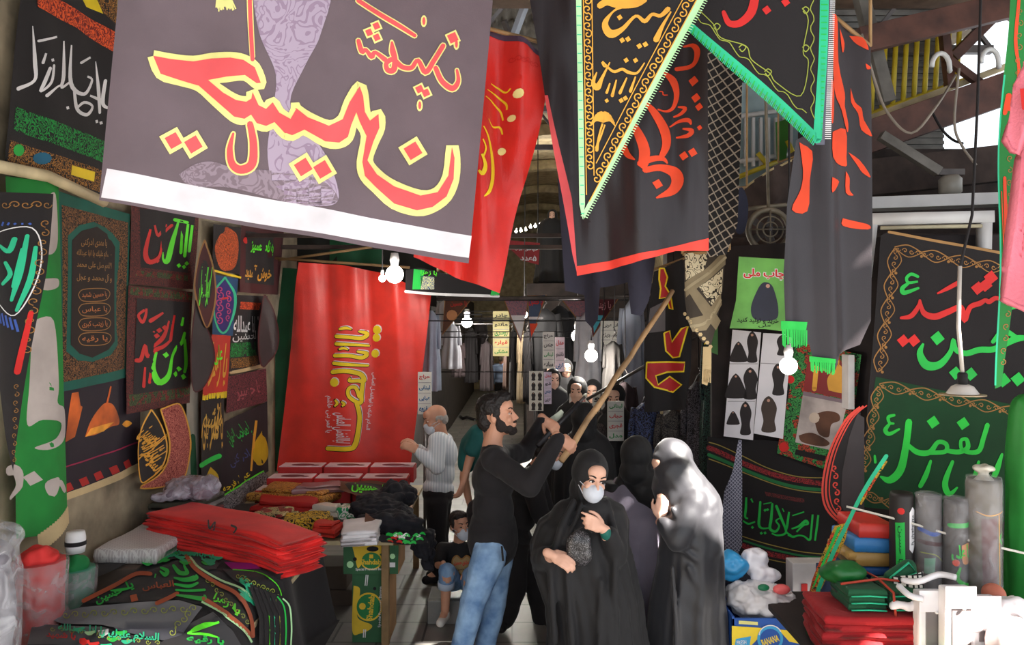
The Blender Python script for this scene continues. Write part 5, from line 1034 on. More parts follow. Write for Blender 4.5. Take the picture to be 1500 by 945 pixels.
tag(box('strip_light', W(1243, 600, 5.0), W(1252, 520, 5.0) + Vector((0, .14, 0)), WHT, None, .004), 'short white upright strip beside the dome picture', 'strip'); 
# curved red edged pennant
c = Cloth(vp(1200, 4.6, 1268, 4.5), waves((.01, 3, .3, 0)), 10)
sh_ = [(1260, 596), (1238, 616), (1216, 660), (1205, 710), (1210, 745), (1235, 768), (1264, 772)]
c.poly(spline(sh_, 5) + [(1266, 690)], BLK, 0)
for o_, w_, m in ((0, 3, mat('vermilion_braid', (196, 52, 36), .6)), (5, 3, mat('vermilion_braid', (196, 52, 36), .6)), (10, 1.6, mat('vermilion_braid', (196, 52, 36), .6))): c.stroke([(x + o_, y - o_ * .2, w_) for x, y in sh_], m, lift=1)
c.scrolls((1222, 680), (1228, 752), 6, 5, mat('vermilion_braid', (196, 52, 36), .6), 1, 2)
c.poly([(1256, 606), (1266, 612), (1266, 770), (1244, 764), (1232, 740), (1234, 690), (1244, 640)], mat('charcoal_cloth', (52, 46, 48), .8), 2)
c.build('pennant', 'curved black pennant with double red braid in front of the dome picture', 'pennant')
# white framed cabinet top and big script banner
cb = empty('shop_frame', W(1360, 350, 5.2), 'white moulded frame behind the big red and green script banner', 'frame')
tube('top_rail', [W(1272, 322, 4.82), W(1452, 318, 4.82)], .05, WHITEP, cb, 4); tube('side_post', [W(1276, 318, 4.82), W(1262, 440, 4.82)], .045, WHITEP, cb, 4); tube('side_post', [W(1442, 316, 4.82), W(1440, 400, 4.82)], .045, WHITEP, cb, 4); tube('moulding', [W(1290, 334, 4.78), W(1438, 331, 4.78)], .012, mat('dull_gilding', (190, 180, 150), .6), cb, 6)
c = Cloth(vp(1255, 4.72, 1510, 4.5), waves((.008, 1.3, .4, 0), (.004, 3, 1, 0)), 14)
c.poly([(1290, 345), (1304, 338), (1520, 378), (1520, 770), (1254, 742), (1268, 640), (1280, 480)], BLK, 0); c.stroke([(1302, 340), (1400, 358), (1520, 381)], mat('gilt_cord', (160, 120, 70), .7), 4, 1)
GRNB = mat('deep_green_ground', (8, 58, 26), .85)
c.poly([(1283, 552), (1400, 576), (1520, 600), (1520, 770), (1256, 742), (1264, 690)], GRNB, 1)
def scallop(p, q, n, d, m, lift=2):
    for k in range(n):
        t0, t1 = k / n, (k + 1) / n; P = lambda t, o: (p[0] + (q[0] - p[0]) * t + d[0] * o, p[1] + (q[1] - p[1]) * t + d[1] * o)
        c.stroke([P(t0, 0), P((t0 + t1) / 2, -.55), P(t1, 0)], m, 1.6, lift); c.stroke([P(t0, .1), P((t0 + t1) / 2, .9), P(t1, .1)], m, 1.4, lift); c.disc(*P(t1, .5), 2.2, m, lift, 8); c.scrolls(P(t0, .2), P(t1, .2), 4, 4, m, lift, 1.2)
scallop((1310, 362), (1510, 400), 5, (0, 12), DGOLD); scallop((1310, 364), (1285, 545), 5, (14, 0), DGOLD); scallop((1288, 562), (1510, 606), 5, (0, 12), DGOLD); scallop((1286, 566), (1262, 690), 4, (12, 0), DGOLD); scallop((1264, 726), (1320, 745), 2, (0, -10), DGOLD)
Z = lambda p: zm(p, 1250, 320, 3.376)
for s in ([(318, 288, 14), (285, 276, 16), (262, 295, 16), (272, 318, 14), (318, 312, 10)], [(270, 322, 14), (242, 345, 22), (250, 368, 22), (320, 345, 12)], ): c.stroke(Z(s), GRN, lift=3)
for s in ([(415, 372, 8), (470, 345, 20), (520, 318, 22)], [(235, 492, 14), (285, 482, 24), (322, 432, 20), (328, 402, 8), (345, 465, 26), (400, 486, 32), (470, 462, 30), (535, 440, 26), (552, 505, 26), (578, 440, 24), (625, 420, 26), (650, 405, 20), (670, 412, 24), (700, 395, 22), (740, 402, 14)]): c.stroke(Z(s), RED, lift=3)
for x, y, r in Z([(615, 345, 34), (652, 330, 34), (678, 293, 36), (245, 605, 32), (298, 604, 32)]): c.dia(x, y, r, RED, 3, 6)
for s in ([(345, 618, 10), (328, 668, 32), (360, 725, 44), (425, 722, 36), (480, 660, 24), (495, 600, 20), (508, 650, 26), (560, 668, 28), (625, 650, 30), (690, 648, 30), (740, 625, 30), (800, 596, 34), (850, 590, 24)], [(690, 610, 20), (740, 560, 30), (800, 585, 20)], [(760, 450, 10), (810, 435, 22)]): c.stroke(Z(s), GRN, lift=3)
for x, y, r in Z([(415, 592, 36), (505, 765, 34), (582, 770, 34), (742, 800, 36), (812, 795, 36)]): c.dia(x, y, r, GRN, 3, 6)
Z = lambda p: zm(p, 1200, 560, 2.453); LG = mat('light_green_thread', (36, 200, 62), .7)
for s in ([(268, 118, 10), (248, 125, 12), (252, 145, 10), (266, 148, 8)], [(252, 150, 10), (238, 172, 16), (252, 186, 14), (286, 168, 8)], [(320, 142, 24), (310, 230, 24), (292, 315, 28), (255, 352, 26), (222, 340, 8)], [(315, 222, 14), (350, 250, 20), (395, 250, 20), (425, 215, 16), (455, 222, 16), (452, 248, 16), (400, 252, 16)], [(455, 245, 16), (500, 250, 18), (532, 235, 18), (528, 205, 14), (508, 210, 12), (516, 245, 14), (570, 248, 18), (590, 200, 18), (605, 155, 18)], [(398, 282, 10), (382, 330, 18), (362, 372, 16)], [(478, 285, 12), (450, 360, 22), (465, 400, 20), (496, 376, 6)], [(572, 285, 10), (555, 350, 20), (535, 400, 16)], [(658, 260, 10), (640, 310, 22), (622, 352, 18)], [(200, 265, 8), (202, 288, 10)]): c.stroke(Z(s), LG, lift=3)
for x, y, r in Z([(408, 143, 24), (516, 148, 24), (700, 150, 20)]): c.dia(x, y, r, LG, 3, 10)
c.build('wall_flag', 'big banner, red and green script on black above light green script on deep green', 'flag')
o = blob('cloth_roll', [C(W(1512, 600, 4.1), .10, W(1512, 700, 4.1), .12), C(W(1512, 700, 4.1), .12, W(1506, 880, 4.1), .11)], .015, mat('shiny_green_cloth', (50, 150, 62), .5, trans=.1), it=3, disp=lambda p, n: .014 * noise.noise((p.x * 22, p.y * 22, p.z * 3)))
tag(o, 'shiny green cloth bunched upright at the right edge', 'cloth')
# lamps and cords
bulb('hanging_bulb', 1155, 536, 4.5, .05, 'glowing white bulb hanging under the green fringed flag', 5, 60, top=5.0)
o = empty('hanging_lamp', W(1410, 570, 3.9), 'unlit lamp with white reflector hanging before the big script banner', 'lamp')
q = W(1410, 572, 3.9); lathe('reflector', [(.075, -.02), (.072, -.012), (.05, .02), (.03, .03)], q, mat('enamel', (222, 214, 206), .4), o, 24); lathe('holder', [(.022, .028), (.024, .08), (.018, .09)], q, BLK, o, 16)
lathe('rim', [(.105, -.024), (.105, -.018), (.075, -.016)], q, mat('rim_metal', (180, 160, 130), .4, metal=.5), o, 24)
tube('pale_cord', [q + Vector((0, 0, .08)), W(1404, 480, 3.9), W(1406, 390, 3.92)], .010, mat('pale_tube', (206, 196, 186), .6), o, 8); tube('dark_cord', [W(1406, 392, 3.92), W(1424, 315, 3.95), W(1432, 150, 4.0), W(1436, 20, 4.0), W(1438, -60, 4.0)], .007, BLK, o, 6)
CORDM = mat('grey_cord', (150, 140, 128), .7)
for pts, lab in (([W(1240, 742, 4.1), W(1330, 765, 4.0), W(1420, 792, 3.9), W(1520, 815, 3.8)], 'slack white cord across the rolled banners'),):
    tag(tube('cord', pts, .006, mat('white_cord', (222, 216, 204), .7)), lab, 'cord')
for pts, lab, m in (([W(1262, 50, 5.8), W(1282, 120, 5.8), W(1300, 165, 5.7), W(1335, 195, 5.6), W(1372, 155, 5.6), W(1400, 110, 6.5)], 'pale wire looping under the yellow railing', CORDM), ([W(1405, 100, 6.0), W(1398, 180, 6.0), W(1410, 215, 6.0), W(1430, 242, 6.0)], 'pale wire dangling right of the yellow railing', CORDM), ([W(1366, 165, 6.2), W(1380, 190, 6.2), W(1396, 205, 6.2), W(1410, 210, 6.0)], 'thin dark wire below the rusty girder', BLK)):
    tag(tube('wire', [tuple(p) for p in spline([tuple(p) for p in pts], 5)], .010, m, None, 6), lab, 'wire')
q = W(1392, 272, 6.2); o = empty('floodlight', q, 'dusty round floodlight under the rusty girder', 'lamp')
lathe('lamp_housing', [(.05, -.09), (.085, -.05), (.085, .05), (.06, .08)], q, mat('dusty_glass', (150, 146, 136), .4), o, 20); box('lamp_bracket', (q.x - .1, q.y - .03, q.z + .08), (q.x + .1, q.y + .03, q.z + .13), STEEL, o)
# green ornate strip
c = Cloth(vp(1185, 4.25, 1305, 4.15), waves((.01, 2, 1, 0)), 10); STR = orn('strip_floral', (20, 64, 30), (196, 150, 40), 44, .07, (206, 70, 30))
c.poly([(1222, 770), (1244, 764), (1238, 790), (1196, 880), (1182, 880), (1190, 850), (1206, 810)], STR, 0); c.poly([(1226, 772), (1232, 770), (1194, 858), (1188, 866)], GRN, 1); c.stroke([(1298, 668), (1262, 726), (1240, 768)], MINT, 6, 1); c.stroke([(1240, 768), (1222, 806), (1193, 880)], MINT, 6, 1); c.poly([(1294, 672), (1300, 676), (1262, 740), (1256, 738)], STR, 0)
c.build('hanging_strip', 'green strip with orange and gold flowers slanting down beside the folded stacks', 'strip')
# table and goods
fold_table('stall_table', (1.40, 3.1), (3.0, 4.5), .66, 'right hand stall table under folded stacks and rolled banners', m=mat('dark_board', (44, 36, 34), .8))
def rc(px0, py0, px1, py1, Y, dep, z0=None, rot=0):
    a, b = W(px0, py1, Y), W(px1, py0, Y); return [(a.x, Y), (b.x, Y + rot), (b.x, Y + dep + rot), (a.x, Y + dep)]
for k, (nm, col, y0, y1, x0, x1) in enumerate((('blue', (30, 80, 140), 818, 850, 1236, 1312), ('tan', (176, 138, 74), 793, 818, 1244, 1312), ('sky blue', (52, 124, 186), 776, 796, 1252, 1313), ('red', (206, 56, 46), 760, 780, 1260, 1314))):
    a, b = W(x0, y1, 4.12), W(x1, y0, 4.12)
    s = slab('folded_flag', [(a.x, 4.12), (b.x, 4.10), (b.x, 4.42), (a.x, 4.42)], .842 + k * .074, .074, mat(nm.replace(' ', '_') + '_packed_cloth', col, .5, bump=.3, bscale=25), k + 80, .012)
    tag(s, 'folded %s packet, %s of the stack beside the rolled banners' % (nm, ORD[3 - k]), 'cloth', 'folded packets by the rolled banners')
tag(box('carton', (1.72, 4.08, .662), (2.08, 4.45, .84), mat('dull_blue_card', (40, 62, 100), .8), None, .008), 'dull blue carton holding up the stack of folded packets', 'box')
REDV = mat('red_velvet', (164, 16, 24), .85, sheen=.03, bump=.3, bscale=60); GRNV = mat('green_velvet', (8, 80, 46), .8, sheen=.05, bump=.2, bscale=60)
for k in range(5):
    s = slab('folded_flag', [(1.42, 3.58), (1.90, 3.56), (1.96, 3.92), (1.46, 3.94)], .675 + k * .036, .038, REDV, k + 90, .018)
    tag(s, 'folded red velvet flag, %s of the pile under the tied green bundle' % ORD[4 - k], 'flag', 'folded red velvet flags')
for j, x in enumerate((1.56, 1.76)):
    for k in range(3):
        s = slab('folded_flag', [(x, 3.64), (x + .17, 3.63), (x + .18, 3.86), (x + .01, 3.87)], .86 + k * .032, .034, GRNV, k + 100 + j * 7, .014)
        tag(s, 'folded green velvet flag, %s in the %s half of the tied bundle' % (ORD[2 - k], ('left', 'right')[j]), 'flag', 'folded green velvet flags')
        tube('piping', [(x + .01, 3.63, .868 + k * .032), (x + .09, 3.618, .874 + k * .032), (x + .17, 3.622, .868 + k * .032)], .004, MINT, s, 6)
o = tag(tube('string', [(1.55, 3.7, .968), (1.75, 3.73, .982), (1.94, 3.7, .968)], .006, mat('rust_string', (176, 60, 40), .7)), 'rust coloured string tied across the green bundle', 'string'); tube('crossing_string', [(1.74, 3.9, .97), (1.745, 3.75, .98), (1.75, 3.6, .96), (1.755, 3.59, .85)], .006, mat('rust_string', (176, 60, 40), .7), o)
o = blob('folded_flag', [E((1.62, 3.82, .99), (.10, .08, .05)), E((1.58, 3.84, .97), (.08, .07, .04))], .01, mat('green_satin_fold', (20, 96, 40), .45), it=2, disp=lambda p, n: .01 * noise.noise(p * 18)); tag(o, 'loosely rolled dark green satin lying on the tied bundle', 'cloth')
o = blob('folded_flag', [C((1.82, 3.78, .975), .03, (1.92, 3.80, 1.02), .035), C((1.92, 3.80, 1.02), .035, (1.93, 3.8, .97), .03)], .008, GRNV, it=2); tag(o, 'green folded corner with mint edge standing up on the tied bundle', 'cloth')
o2 = tube('piping', [(1.80, 3.742, .98), (1.90, 3.76, 1.05), (1.94, 3.765, 1.0), (1.83, 3.745, .965)], .005, MINT, o, 6)
o = blob('cloth_bunch', [E((1.88 + .1 * k, 3.45 + .02 * (k % 2), .70), (.07, .06, .05)) for k in range(3)], .008, mat('green_net', (16, 110, 60), .8, bump=.6, bscale=60), it=1, disp=lambda p, n: .02 * noise.noise(p * 30)); tag(o, 'ruffled green net bunch at the front of the right table', 'cloth')
o = blob('packet', [E((1.62, 3.42, .69), (.1, .06, .03)), E((1.74, 3.46, .7), (.06, .06, .035))], .008, mat('beige_packet', (206, 186, 160), .6), it=1, disp=lambda p, n: .008 * noise.noise(p * 30)); tag(o, 'crumpled beige packet in front of the red velvet pile', 'packet')
o = blob('packet', [E((2.02, 3.3, .70), (.05, .05, .03))], .008, mat('yellow_packet', (206, 196, 60), .6), it=1, disp=lambda p, n: .01 * noise.noise(p * 40)); tag(o, 'small yellow packet at the lower edge of the right table', 'packet')
o = blob('cloth_bunch', [E((1.94, 3.2, .70), (.06, .04, .04))], .008, REDV, it=1); tag(o, 'small red cloth tip at the bottom of the picture', 'cloth')
c = Cloth(Top(.672, 3.1), None, 10, .003); c.poly([(1185, 890), (1230, 884), (1300, 900), (1330, 945), (1200, 945), (1180, 930)], DGRN, 1); c.build('cloth', 'dark green cloth under the red velvet pile at the table edge', 'cloth')
# rolled banners
WRAP = plastic('roll_wrap', (206, 204, 206), .22, .1)
def roll(x0, x1, y0, y1, Y, m, label, deco=None, wrap=True, knot=False):
    a, b = W(x0, y1, Y), W(x1, y0, Y); r = (b.x - a.x) / 2; cx = (a.x + b.x) / 2
    z0 = .662; o = tag(lathe('rolled_banner', [(r * .86, 0), (r * .88, .02), (r * .88, b.z - z0 - .02), (r * .8, b.z - z0), (r * .3, b.z - z0 - .015)], (cx, Y + r, z0), m, None, 32), label, 'roll')
    if deco:
        class Cy:
            def __call__(s, px, py):
                t = max(-1, min(1, (px - (x0 + x1) / 2) / ((x1 - x0) / 2))); q = W(px, py, Y); an = math.asin(t * .98)
                n = Vector((math.sin(an), -math.cos(an), 0)); return Vector((cx, Y + r, q.z)) + n * r * .885, n, 0, 0
        c = Cloth(Cy(), None, 4, .001); deco(c); c.build('printed_face', parent=o)
    if wrap: lathe('plastic_wrap', [(r * .9, .005), (r * .93, .05), (r * .93, b.z - z0 - .03), (r * .88, b.z - z0 + .01), (r * .4, b.z - z0 + .02)], (cx, Y + r, z0), WRAP, o, 32, .03)
    if knot: blob('knot', [C((cx, Y + r, b.z - .02), r * .5, (cx, Y + r, b.z + .03), r * .25), E((cx, Y + r, b.z + .05), (r * .6, r * .4, .02))], .006, mat('knotted_film', (190, 184, 170), .3), o, 1, disp=lambda p, n: .008 * noise.noise(p * 40))
    return o
def dd(c):
    c.poly([(1314, 768), (1326, 766), (1327, 835), (1315, 836)], GRN, 1); c.poly([(1334, 752), (1340, 744), (1347, 750), (1347, 802), (1340, 812), (1334, 806)], WHT, 1); c.text('یا حسین', 1320, 800, 56, 7, DGRN, 90, 2); c.text('یا اباعبدالله', 1341, 778, 44, 8, BLK, 90, 2); c.disc(1321, 750, 5, RED, 1); c.poly([(1332, 832), (1340, 824), (1346, 836), (1338, 842)], GOLD, 1)
roll(1311, 1349, 725, 842, 3.98, mat('black_roll', (34, 28, 26), .6), 'black rolled banner with green and white label panels, leftmost roll', dd, False)
def dd(c):
    c.stroke([(1352, 778), (1370, 784), (1390, 778)], BLU, 6, 1); c.stroke([(1352, 812), (1372, 814), (1388, 826)], YG, 1.6, 1); c.poly([(1356, 820), (1372, 818), (1370, 842), (1356, 842)], mat('pale_mint_print', (120, 170, 140), .6), 1); c.stroke([(1352, 796), (1390, 800)], MAR, 6, 1)
roll(1350, 1391, 730, 846, 3.94, mat('grey_roll', (86, 80, 80), .5), 'grey plastic wrapped rolled banner next to the black one', dd)
def dd(c):
    c.stroke([(1396, 772), (1428, 770)], GRN, 7, 1); c.text('یا علی', 1411, 812, 30, 26, LG, -4, 2, bold=.04); c.stroke([(1408, 832, 3), (1404, 850, 6), (1420, 858, 5), (1428, 854, 3)], LG, lift=2); c.disc(1402, 826, 5, ORG, 1); c.smooth([(1410, 800), (1426, 798), (1426, 824), (1412, 826)], mat('peach_print', (206, 140, 90), .7), 1)
roll(1392, 1430, 736, 862, 3.88, mat('dark_roll', (60, 54, 52), .5), 'plastic wrapped rolled banner with green and orange print, third roll', dd)
def dd(c):
    c.poly([(1440, 762), (1464, 760), (1464, 862), (1442, 862)], mat('rose_print', (110, 80, 80), .7), 1); c.stroke([(1468, 756), (1470, 860)], GOLD, 1.8, 1); c.stroke([(1434, 752), (1450, 757), (1478, 752)], GOLD, 1.6, 1); c.stroke([(1474, 784, 2), (1470, 792, 3), (1476, 800, 2)], LG, lift=1)
roll(1430, 1484, 706, 868, 3.82, mat('olive_roll', (104, 98, 86), .5), 'tall rolled banner in cloudy plastic tied in a knot on top', dd, True, True)
# sunlit white goods
BSK = checks('black_check', (226, 222, 214), (30, 28, 30), 46, 4, .36)
c = Cloth(vp(1308, 3.72, 1352, 3.66), waves((.015, 6, 1, 0)), 8); c.poly([(1306, 846), (1352, 838), (1356, 906), (1328, 898), (1312, 890)], BSK, 0); c.build('cloth', 'small black and white checked cloth hanging in front of the rolls', 'cloth')
WPL = mat('white_packaging', (236, 232, 234), .35); GPL = mat('smoky_pack', (120, 112, 112), .35)
for k, (x0, y0, x1, y1, Y, lab) in enumerate(((1346, 868, 1386, 945, 3.52, 'sunlit white packet with a grey window, left one of the row'), (1384, 862, 1426, 955, 3.45, 'sunlit white packet with a square label flap, middle one of the row'), (1424, 876, 1462, 940, 3.5, 'sunlit white packet half covered by the rolled sheets'))):
    a, b = W(x0, y1, Y), W(x1, y0, Y); z0 = .665
    o = tag(box('packet', (a.x, Y, z0), (b.x, Y + .06, b.z), WPL, None, .012), lab, 'packet')
    box('window', (a.x + .03, Y - .004, max(z0 + .02, a.z + .0)), (b.x - .012, Y + .01, b.z - .05), GPL, o, .003); box('flap', (a.x - .004, Y - .012, b.z - .085), (b.x + .008, Y - .003, b.z + .012), WPL, o, .003)
    bm = bmesh.new(); bball(bm, (b.x - .05, Y - .014, b.z - .085), .008); mk('pin', bm, WHT, o, True)
for k, (pts, lab) in enumerate((([W(1322, 850, 3.6), W(1345, 852, 3.55), W(1375, 842, 3.55), W(1400, 846, 3.5)], 'shiny white plastic strap lying over the checked cloth'), ([W(1316, 858, 3.58), W(1332, 872, 3.52), W(1352, 878, 3.5)], 'short shiny white strap left of the white packets'))):
    tag(tube('strap', spline([tuple(p) for p in pts], 5), .014, WPL), lab, 'strap')
def spiral(cx, cy, Y0, Y1, r0, r1, turns, m, label, z=None):
    bm = bmesh.new(); n = int(turns * 22); pr = None
    for k in range(n + 1):
        t = k / n; a = 2 * math.pi * turns * t; r = r0 + (r1 - r0) * t; q = [bm.verts.new((cx + r * math.cos(a) * (1 if rr else .985), y, cy + r * math.sin(a) * (1 if rr else .985))) for y, rr in ((Y0, 1), (Y1, 1), (Y1, 0), (Y0, 0))]
        if pr:
            for i in range(4): bm.faces.new((pr[i], pr[(i + 1) % 4], q[(i + 1) % 4], q[i]))
        pr = q
    bm.transform(Matrix.Translation((cx, Y0, cy)) @ Matrix.Rotation(R(-28), 4, 'Z') @ Matrix.Translation((-cx, -Y0, -cy)))
    return tag(mk('rolled_sheet', bm, m, None, True), label, 'roll')
spiral(1.98, .80, 3.02, 3.5, .05, .125, 4, mat('pinkish_sheet', (232, 206, 200), .5), 'loosely rolled white and pink sheet end in the lower right corner')
spiral(2.2, .83, 3.05, 3.5, .05, .14, 4, WPL, 'big white rolled sheet at the right edge of the table')
o = blob('plastic_bag', [E((2.08, 3.55, .86), (.16, .08, .06)), E((2.25, 3.55, .9), (.1, .08, .06)), C((1.75, 3.6, .90), .02, (1.95, 3.55, .92), .03)], .01, WPL, it=1, disp=lambda p, n: .02 * noise.noise(p * 24)); tag(o, 'glaring white crumpled plastic in the sun behind the rolled sheets', 'bag')
o = blob('cloth_bunch', [E((2.27, 3.7, .92), (.05, .06, .05))], .008, mat('coral_paper', (206, 120, 96), .6), it=2); tag(o, 'coral coloured roll end peeping over the white plastic', 'roll')
# box of plastic bags on the floor
lo, hi = W(1072, 945, 4.25), W(1184, 906, 4.25)
bx = empty('banana_box', ((lo.x + hi.x) / 2, 4.4, 0), 'blue and yellow banana box full of plastic bags by the sunlit cloak', 'box')
BB = mat('blue_card', (30, 80, 160), .7); YB = mat('lemon_card', (238, 206, 50), .7); zt = hi.z
for q in (((lo.x, 4.25, 0), (hi.x, 4.265, zt)), ((lo.x, 4.60, 0), (hi.x, 4.615, zt + .02)), ((lo.x - .0, 4.25, 0), (lo.x + .015, 4.61, zt + .01)), ((hi.x - .015, 4.25, 0), (hi.x, 4.61, zt + .01)), ((lo.x, 4.25, 0), (hi.x, 4.61, .015))): box('panel', *q, BB, bx, .002)
c = Cloth(Pl((0, 4.247, 0), (0, -1, 0)), None, 20, .0008); c.poly([(1072, 917), (1118, 920), (1112, 934), (1098, 948), (1072, 948)], YB, 1); c.poly([(1140, 922), (1184, 926), (1184, 946), (1156, 940)], YB, 1); c.disc(1128, 936, 19, mat('cyan_card', (60, 160, 210), .7), 2, 24); c.disc(1128, 936, 15, BB, 3, 24); c.text('BANANA', 1128, 938, 26, 10, YB, -18, 4, fa=False, bold=.03); c.stroke([(1112 + 18 * (1 - math.cos(t * .35)) * .9, 930 - 14 * math.sin(t * .35)) for t in range(9)], WHT, 1.5, 4); c.poly([(1082, 909), (1110, 911), (1110, 916), (1082, 914)], mat('pale_yellow_print', (232, 226, 140), .7), 2); c.poly([(1168, 912), (1182, 913), (1182, 920), (1168, 919)], WHT, 2); c.poly([(1078, 936), (1100, 932), (1098, 946), (1076, 946)], mat('cyan_card', (60, 160, 210), .7), 2); c.text('FRESH', 1086, 941, 14, 6, WHT, -4, 4, fa=False); c.build('printed_front', 'blue and yellow print', parent=bx)
mx_ = (lo.x + hi.x) / 2
o = blob('plastic_bag', [E((mx_ + .02, 4.44, zt + .03), (.19, .15, .10)), E((mx_ - .1, 4.42, zt + .06), (.09, .1, .08)), E((mx_ + .12, 4.42, zt + .02), (.10, .11, .07))], .01, mat('milky_plastic', (206, 202, 204), .3), it=1, disp=lambda p, n: .028 * noise.noise(p * 15) + .012 * noise.noise(p * 40)); tag(o, 'crumpled milky plastic bags filling the banana box', 'bag')
o = blob('plastic_bag', [E((mx_ - .13, 4.52, zt + .2), (.09, .07, .08))], .01, mat('sky_blue_plastic', (50, 150, 206), .3), it=1, disp=lambda p, n: .03 * noise.noise(p * 18)); tag(o, 'sky blue plastic bag on top of the milky bags', 'bag')
o = blob('plastic_bag', [E((mx_ - .0, 4.54, zt + .22), (.08, .07, .08)), E((mx_ + .05, 4.5, zt + .16), (.08, .06, .06))], .01, mat('white_plastic', (226, 222, 228), .3), it=1, disp=lambda p, n: .03 * noise.noise(p * 18)); tag(o, 'white plastic bag beside the sky blue one', 'bag')
tag(blob('plastic_bag', [E((mx_ + .0, 4.36, zt + .13), (.035, .02, .02))], .006, mat('green_print_film', (10, 110, 70), .4), it=1), 'small green printed scrap on the milky bags', 'bag'); tag(blob('plastic_bag', [E((mx_ + .10, 4.36, zt + .12), (.05, .03, .03))], .006, mat('pink_print_film', (226, 96, 96), .4), it=1), 'small red printed scrap on the milky bags', 'bag')
lo, hi = W(1162, 905, 4.62), W(1190, 826, 4.62)
o = tag(box('carton', (lo.x, 4.63, 0), (hi.x + .12, 4.75, hi.z), mat('white_card', (206, 200, 198), .7), None, .006), 'white upright carton with a red mark behind the bag filled box', 'box'); box('red_mark', (lo.x + .05, 4.622, hi.z - .22), (lo.x + .085, 4.632, hi.z - .12), RED, o, .001)
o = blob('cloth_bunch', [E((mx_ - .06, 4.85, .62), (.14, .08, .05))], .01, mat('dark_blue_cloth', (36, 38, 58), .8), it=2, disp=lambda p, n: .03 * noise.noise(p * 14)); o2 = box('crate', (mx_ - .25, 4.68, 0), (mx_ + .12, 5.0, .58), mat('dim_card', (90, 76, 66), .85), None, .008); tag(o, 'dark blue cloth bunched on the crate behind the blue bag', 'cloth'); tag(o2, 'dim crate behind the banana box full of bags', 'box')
# ================================================================== DOWN THE LANE
struct(box('wall_shop', W(772, 900, 14), W(965, 415, 14) + Vector((0, 4, 0)), mat('shop_front', (46, 37, 34), .9, vary=.3)))
struct(box('wall_shop_left', (-2.24, 10.5, -.7), (-1.55, 32, 3.0), mat('shop_front', (46, 37, 34), .9)))
def garment(px, py0, py1, w, Y, m, label, name='hanging_robe', cat='robe', group=None, seed=0, sl=True):
    """a robe on a hanger: sloped shoulders, sleeves, folds"""
    a, b = W(px, py0, Y), W(px, py1, Y); hw = w / 2 / F * Y; h = a.z - b.z; bm = bmesh.new(); seg = 40; rings = []
    for i in range(13):
        t = i / 12; k = .18 + .82 * min(1, (t / .12) ** .6) if t < .12 else 1 - .18 * math.sin(math.pi * min(1, (t - .12) / .5)) + .12 * t
        rr = []
        for j in range(seg):
            an = 2 * math.pi * j / seg; f = 1 + (.10 + .12 * t) * math.sin(an * 7 + seed + t) * min(1, t * 3)
            rr.append(bm.verts.new((a.x + hw * k * math.cos(an) * f, Y + .07 * (1 + t) * math.sin(an) * f, a.z - h * t)))
        rings.append(rr)
    for p, q in zip(rings, rings[1:]):
        for j in range(seg): bm.faces.new((p[j], p[(j + 1) % seg], q[(j + 1) % seg], q[j]))
    bm.faces.new(rings[0]); bm.faces.new(rings[-1])
    if sl:
        for s in (-1, 1): btube(bm, [(a.x + s * hw * .75, Y, a.z - h * .06), (a.x + s * hw * 1.0, Y, a.z - h * .28), (a.x + s * hw * 1.08, Y - .02, a.z - h * .48)], .05, 8, rs=[hw * .28, hw * .26, hw * .24])
    o = tag(mk(name, bm, m, None, True), label, cat, group)
    tube('hanger', [(a.x - .02, Y, a.z), (a.x, Y, a.z + .05), (a.x + .03, Y, a.z + .08), (a.x + .01, Y, a.z + .12)], .008, STEEL, o, 6)
    if Y > 8.55: struct(tube('trim_wire', [(-2.25, Y, a.z + .12), (4.5 if a.x > -.3 else a.x + .4, Y, a.z + .12)], .008, BLK, None, 5))
    else: tube('strap', [(a.x + .01, Y, a.z + .10), (a.x + .01, 6.5 if Y < 6.95 else 7.5, 2.92)], .005, BLK, o, 5)
    return o
WROBE = mat('white_robe', (196, 196, 204), .8); PBL = mat('pale_blue_robe', (164, 172, 190), .8); GRC = mat('grey_coat', (84, 80, 78), .85)
garment(661, 474, 540, 24, 10.2, WROBE, 'white robe hanging by the left shops, lower part narrow'); garment(652, 440, 498, 22, 10.6, WROBE, 'white robe hanging behind the orange triangular pennant')
garment(632, 455, 572, 22, 8.6, PBL, 'long grey blue robe just right of the red silk flag')
tag(tube('rack_rail', [(-2.2, 8.6, 2.45), (4.2, 8.6, 2.5)], .02, STEEL), 'steel rail across the lane carrying robes', 'rail')
for k, (px, y0, y1, w, Y) in enumerate(((690, 480, 560, 16, 15), (704, 470, 556, 18, 16), (713, 500, 572, 16, 14), (672, 500, 552, 16, 14))):
    garment(px, y0, y1, w, Y, mat('lane_black_%d' % k, (30 + k * 3, 26, 28), .85), ('first', 'second', 'third', 'fourth')[k] + ' of the black robes hung along the left side of the lane', group='black robes on the left of the lane', seed=k)
for k, (px, y0, y1, w, Y, m) in enumerate(((752, 480, 585, 10, 12, BLK), (763, 478, 590, 10, 11.6, mat('beige_trim_robe', (170, 150, 120), .85)), (773, 482, 588, 12, 11.4, BLK), (744, 485, 570, 12, 13, mat('brown_robe', (70, 50, 42), .85)))):
    garment(px, y0, y1, w, Y, m, ('black robe with its side to us, left of the beige one', 'narrow beige edged robe on the rack in mid lane', 'black robe right of the beige edged one', 'brown robe behind the blue shirted walker')[k], seed=k + 5)
garment(862, 455, 610, 34, 9.0, WROBE, 'long white robe behind the tall sloping pole'); garment(925, 440, 640, 34, 8.0, PBL, 'long pale blue robe left of the black flag with red bowl letter'); garment(898, 500, 580, 26, 7.6, GRC, 'short grey coat hanging before the pale blue robe')
tag(tube('rack_rail', [W(820, 438, 8.9), W(960, 432, 8.0)], .014, STEEL), 'thin rail holding the white and pale blue robes', 'rail')
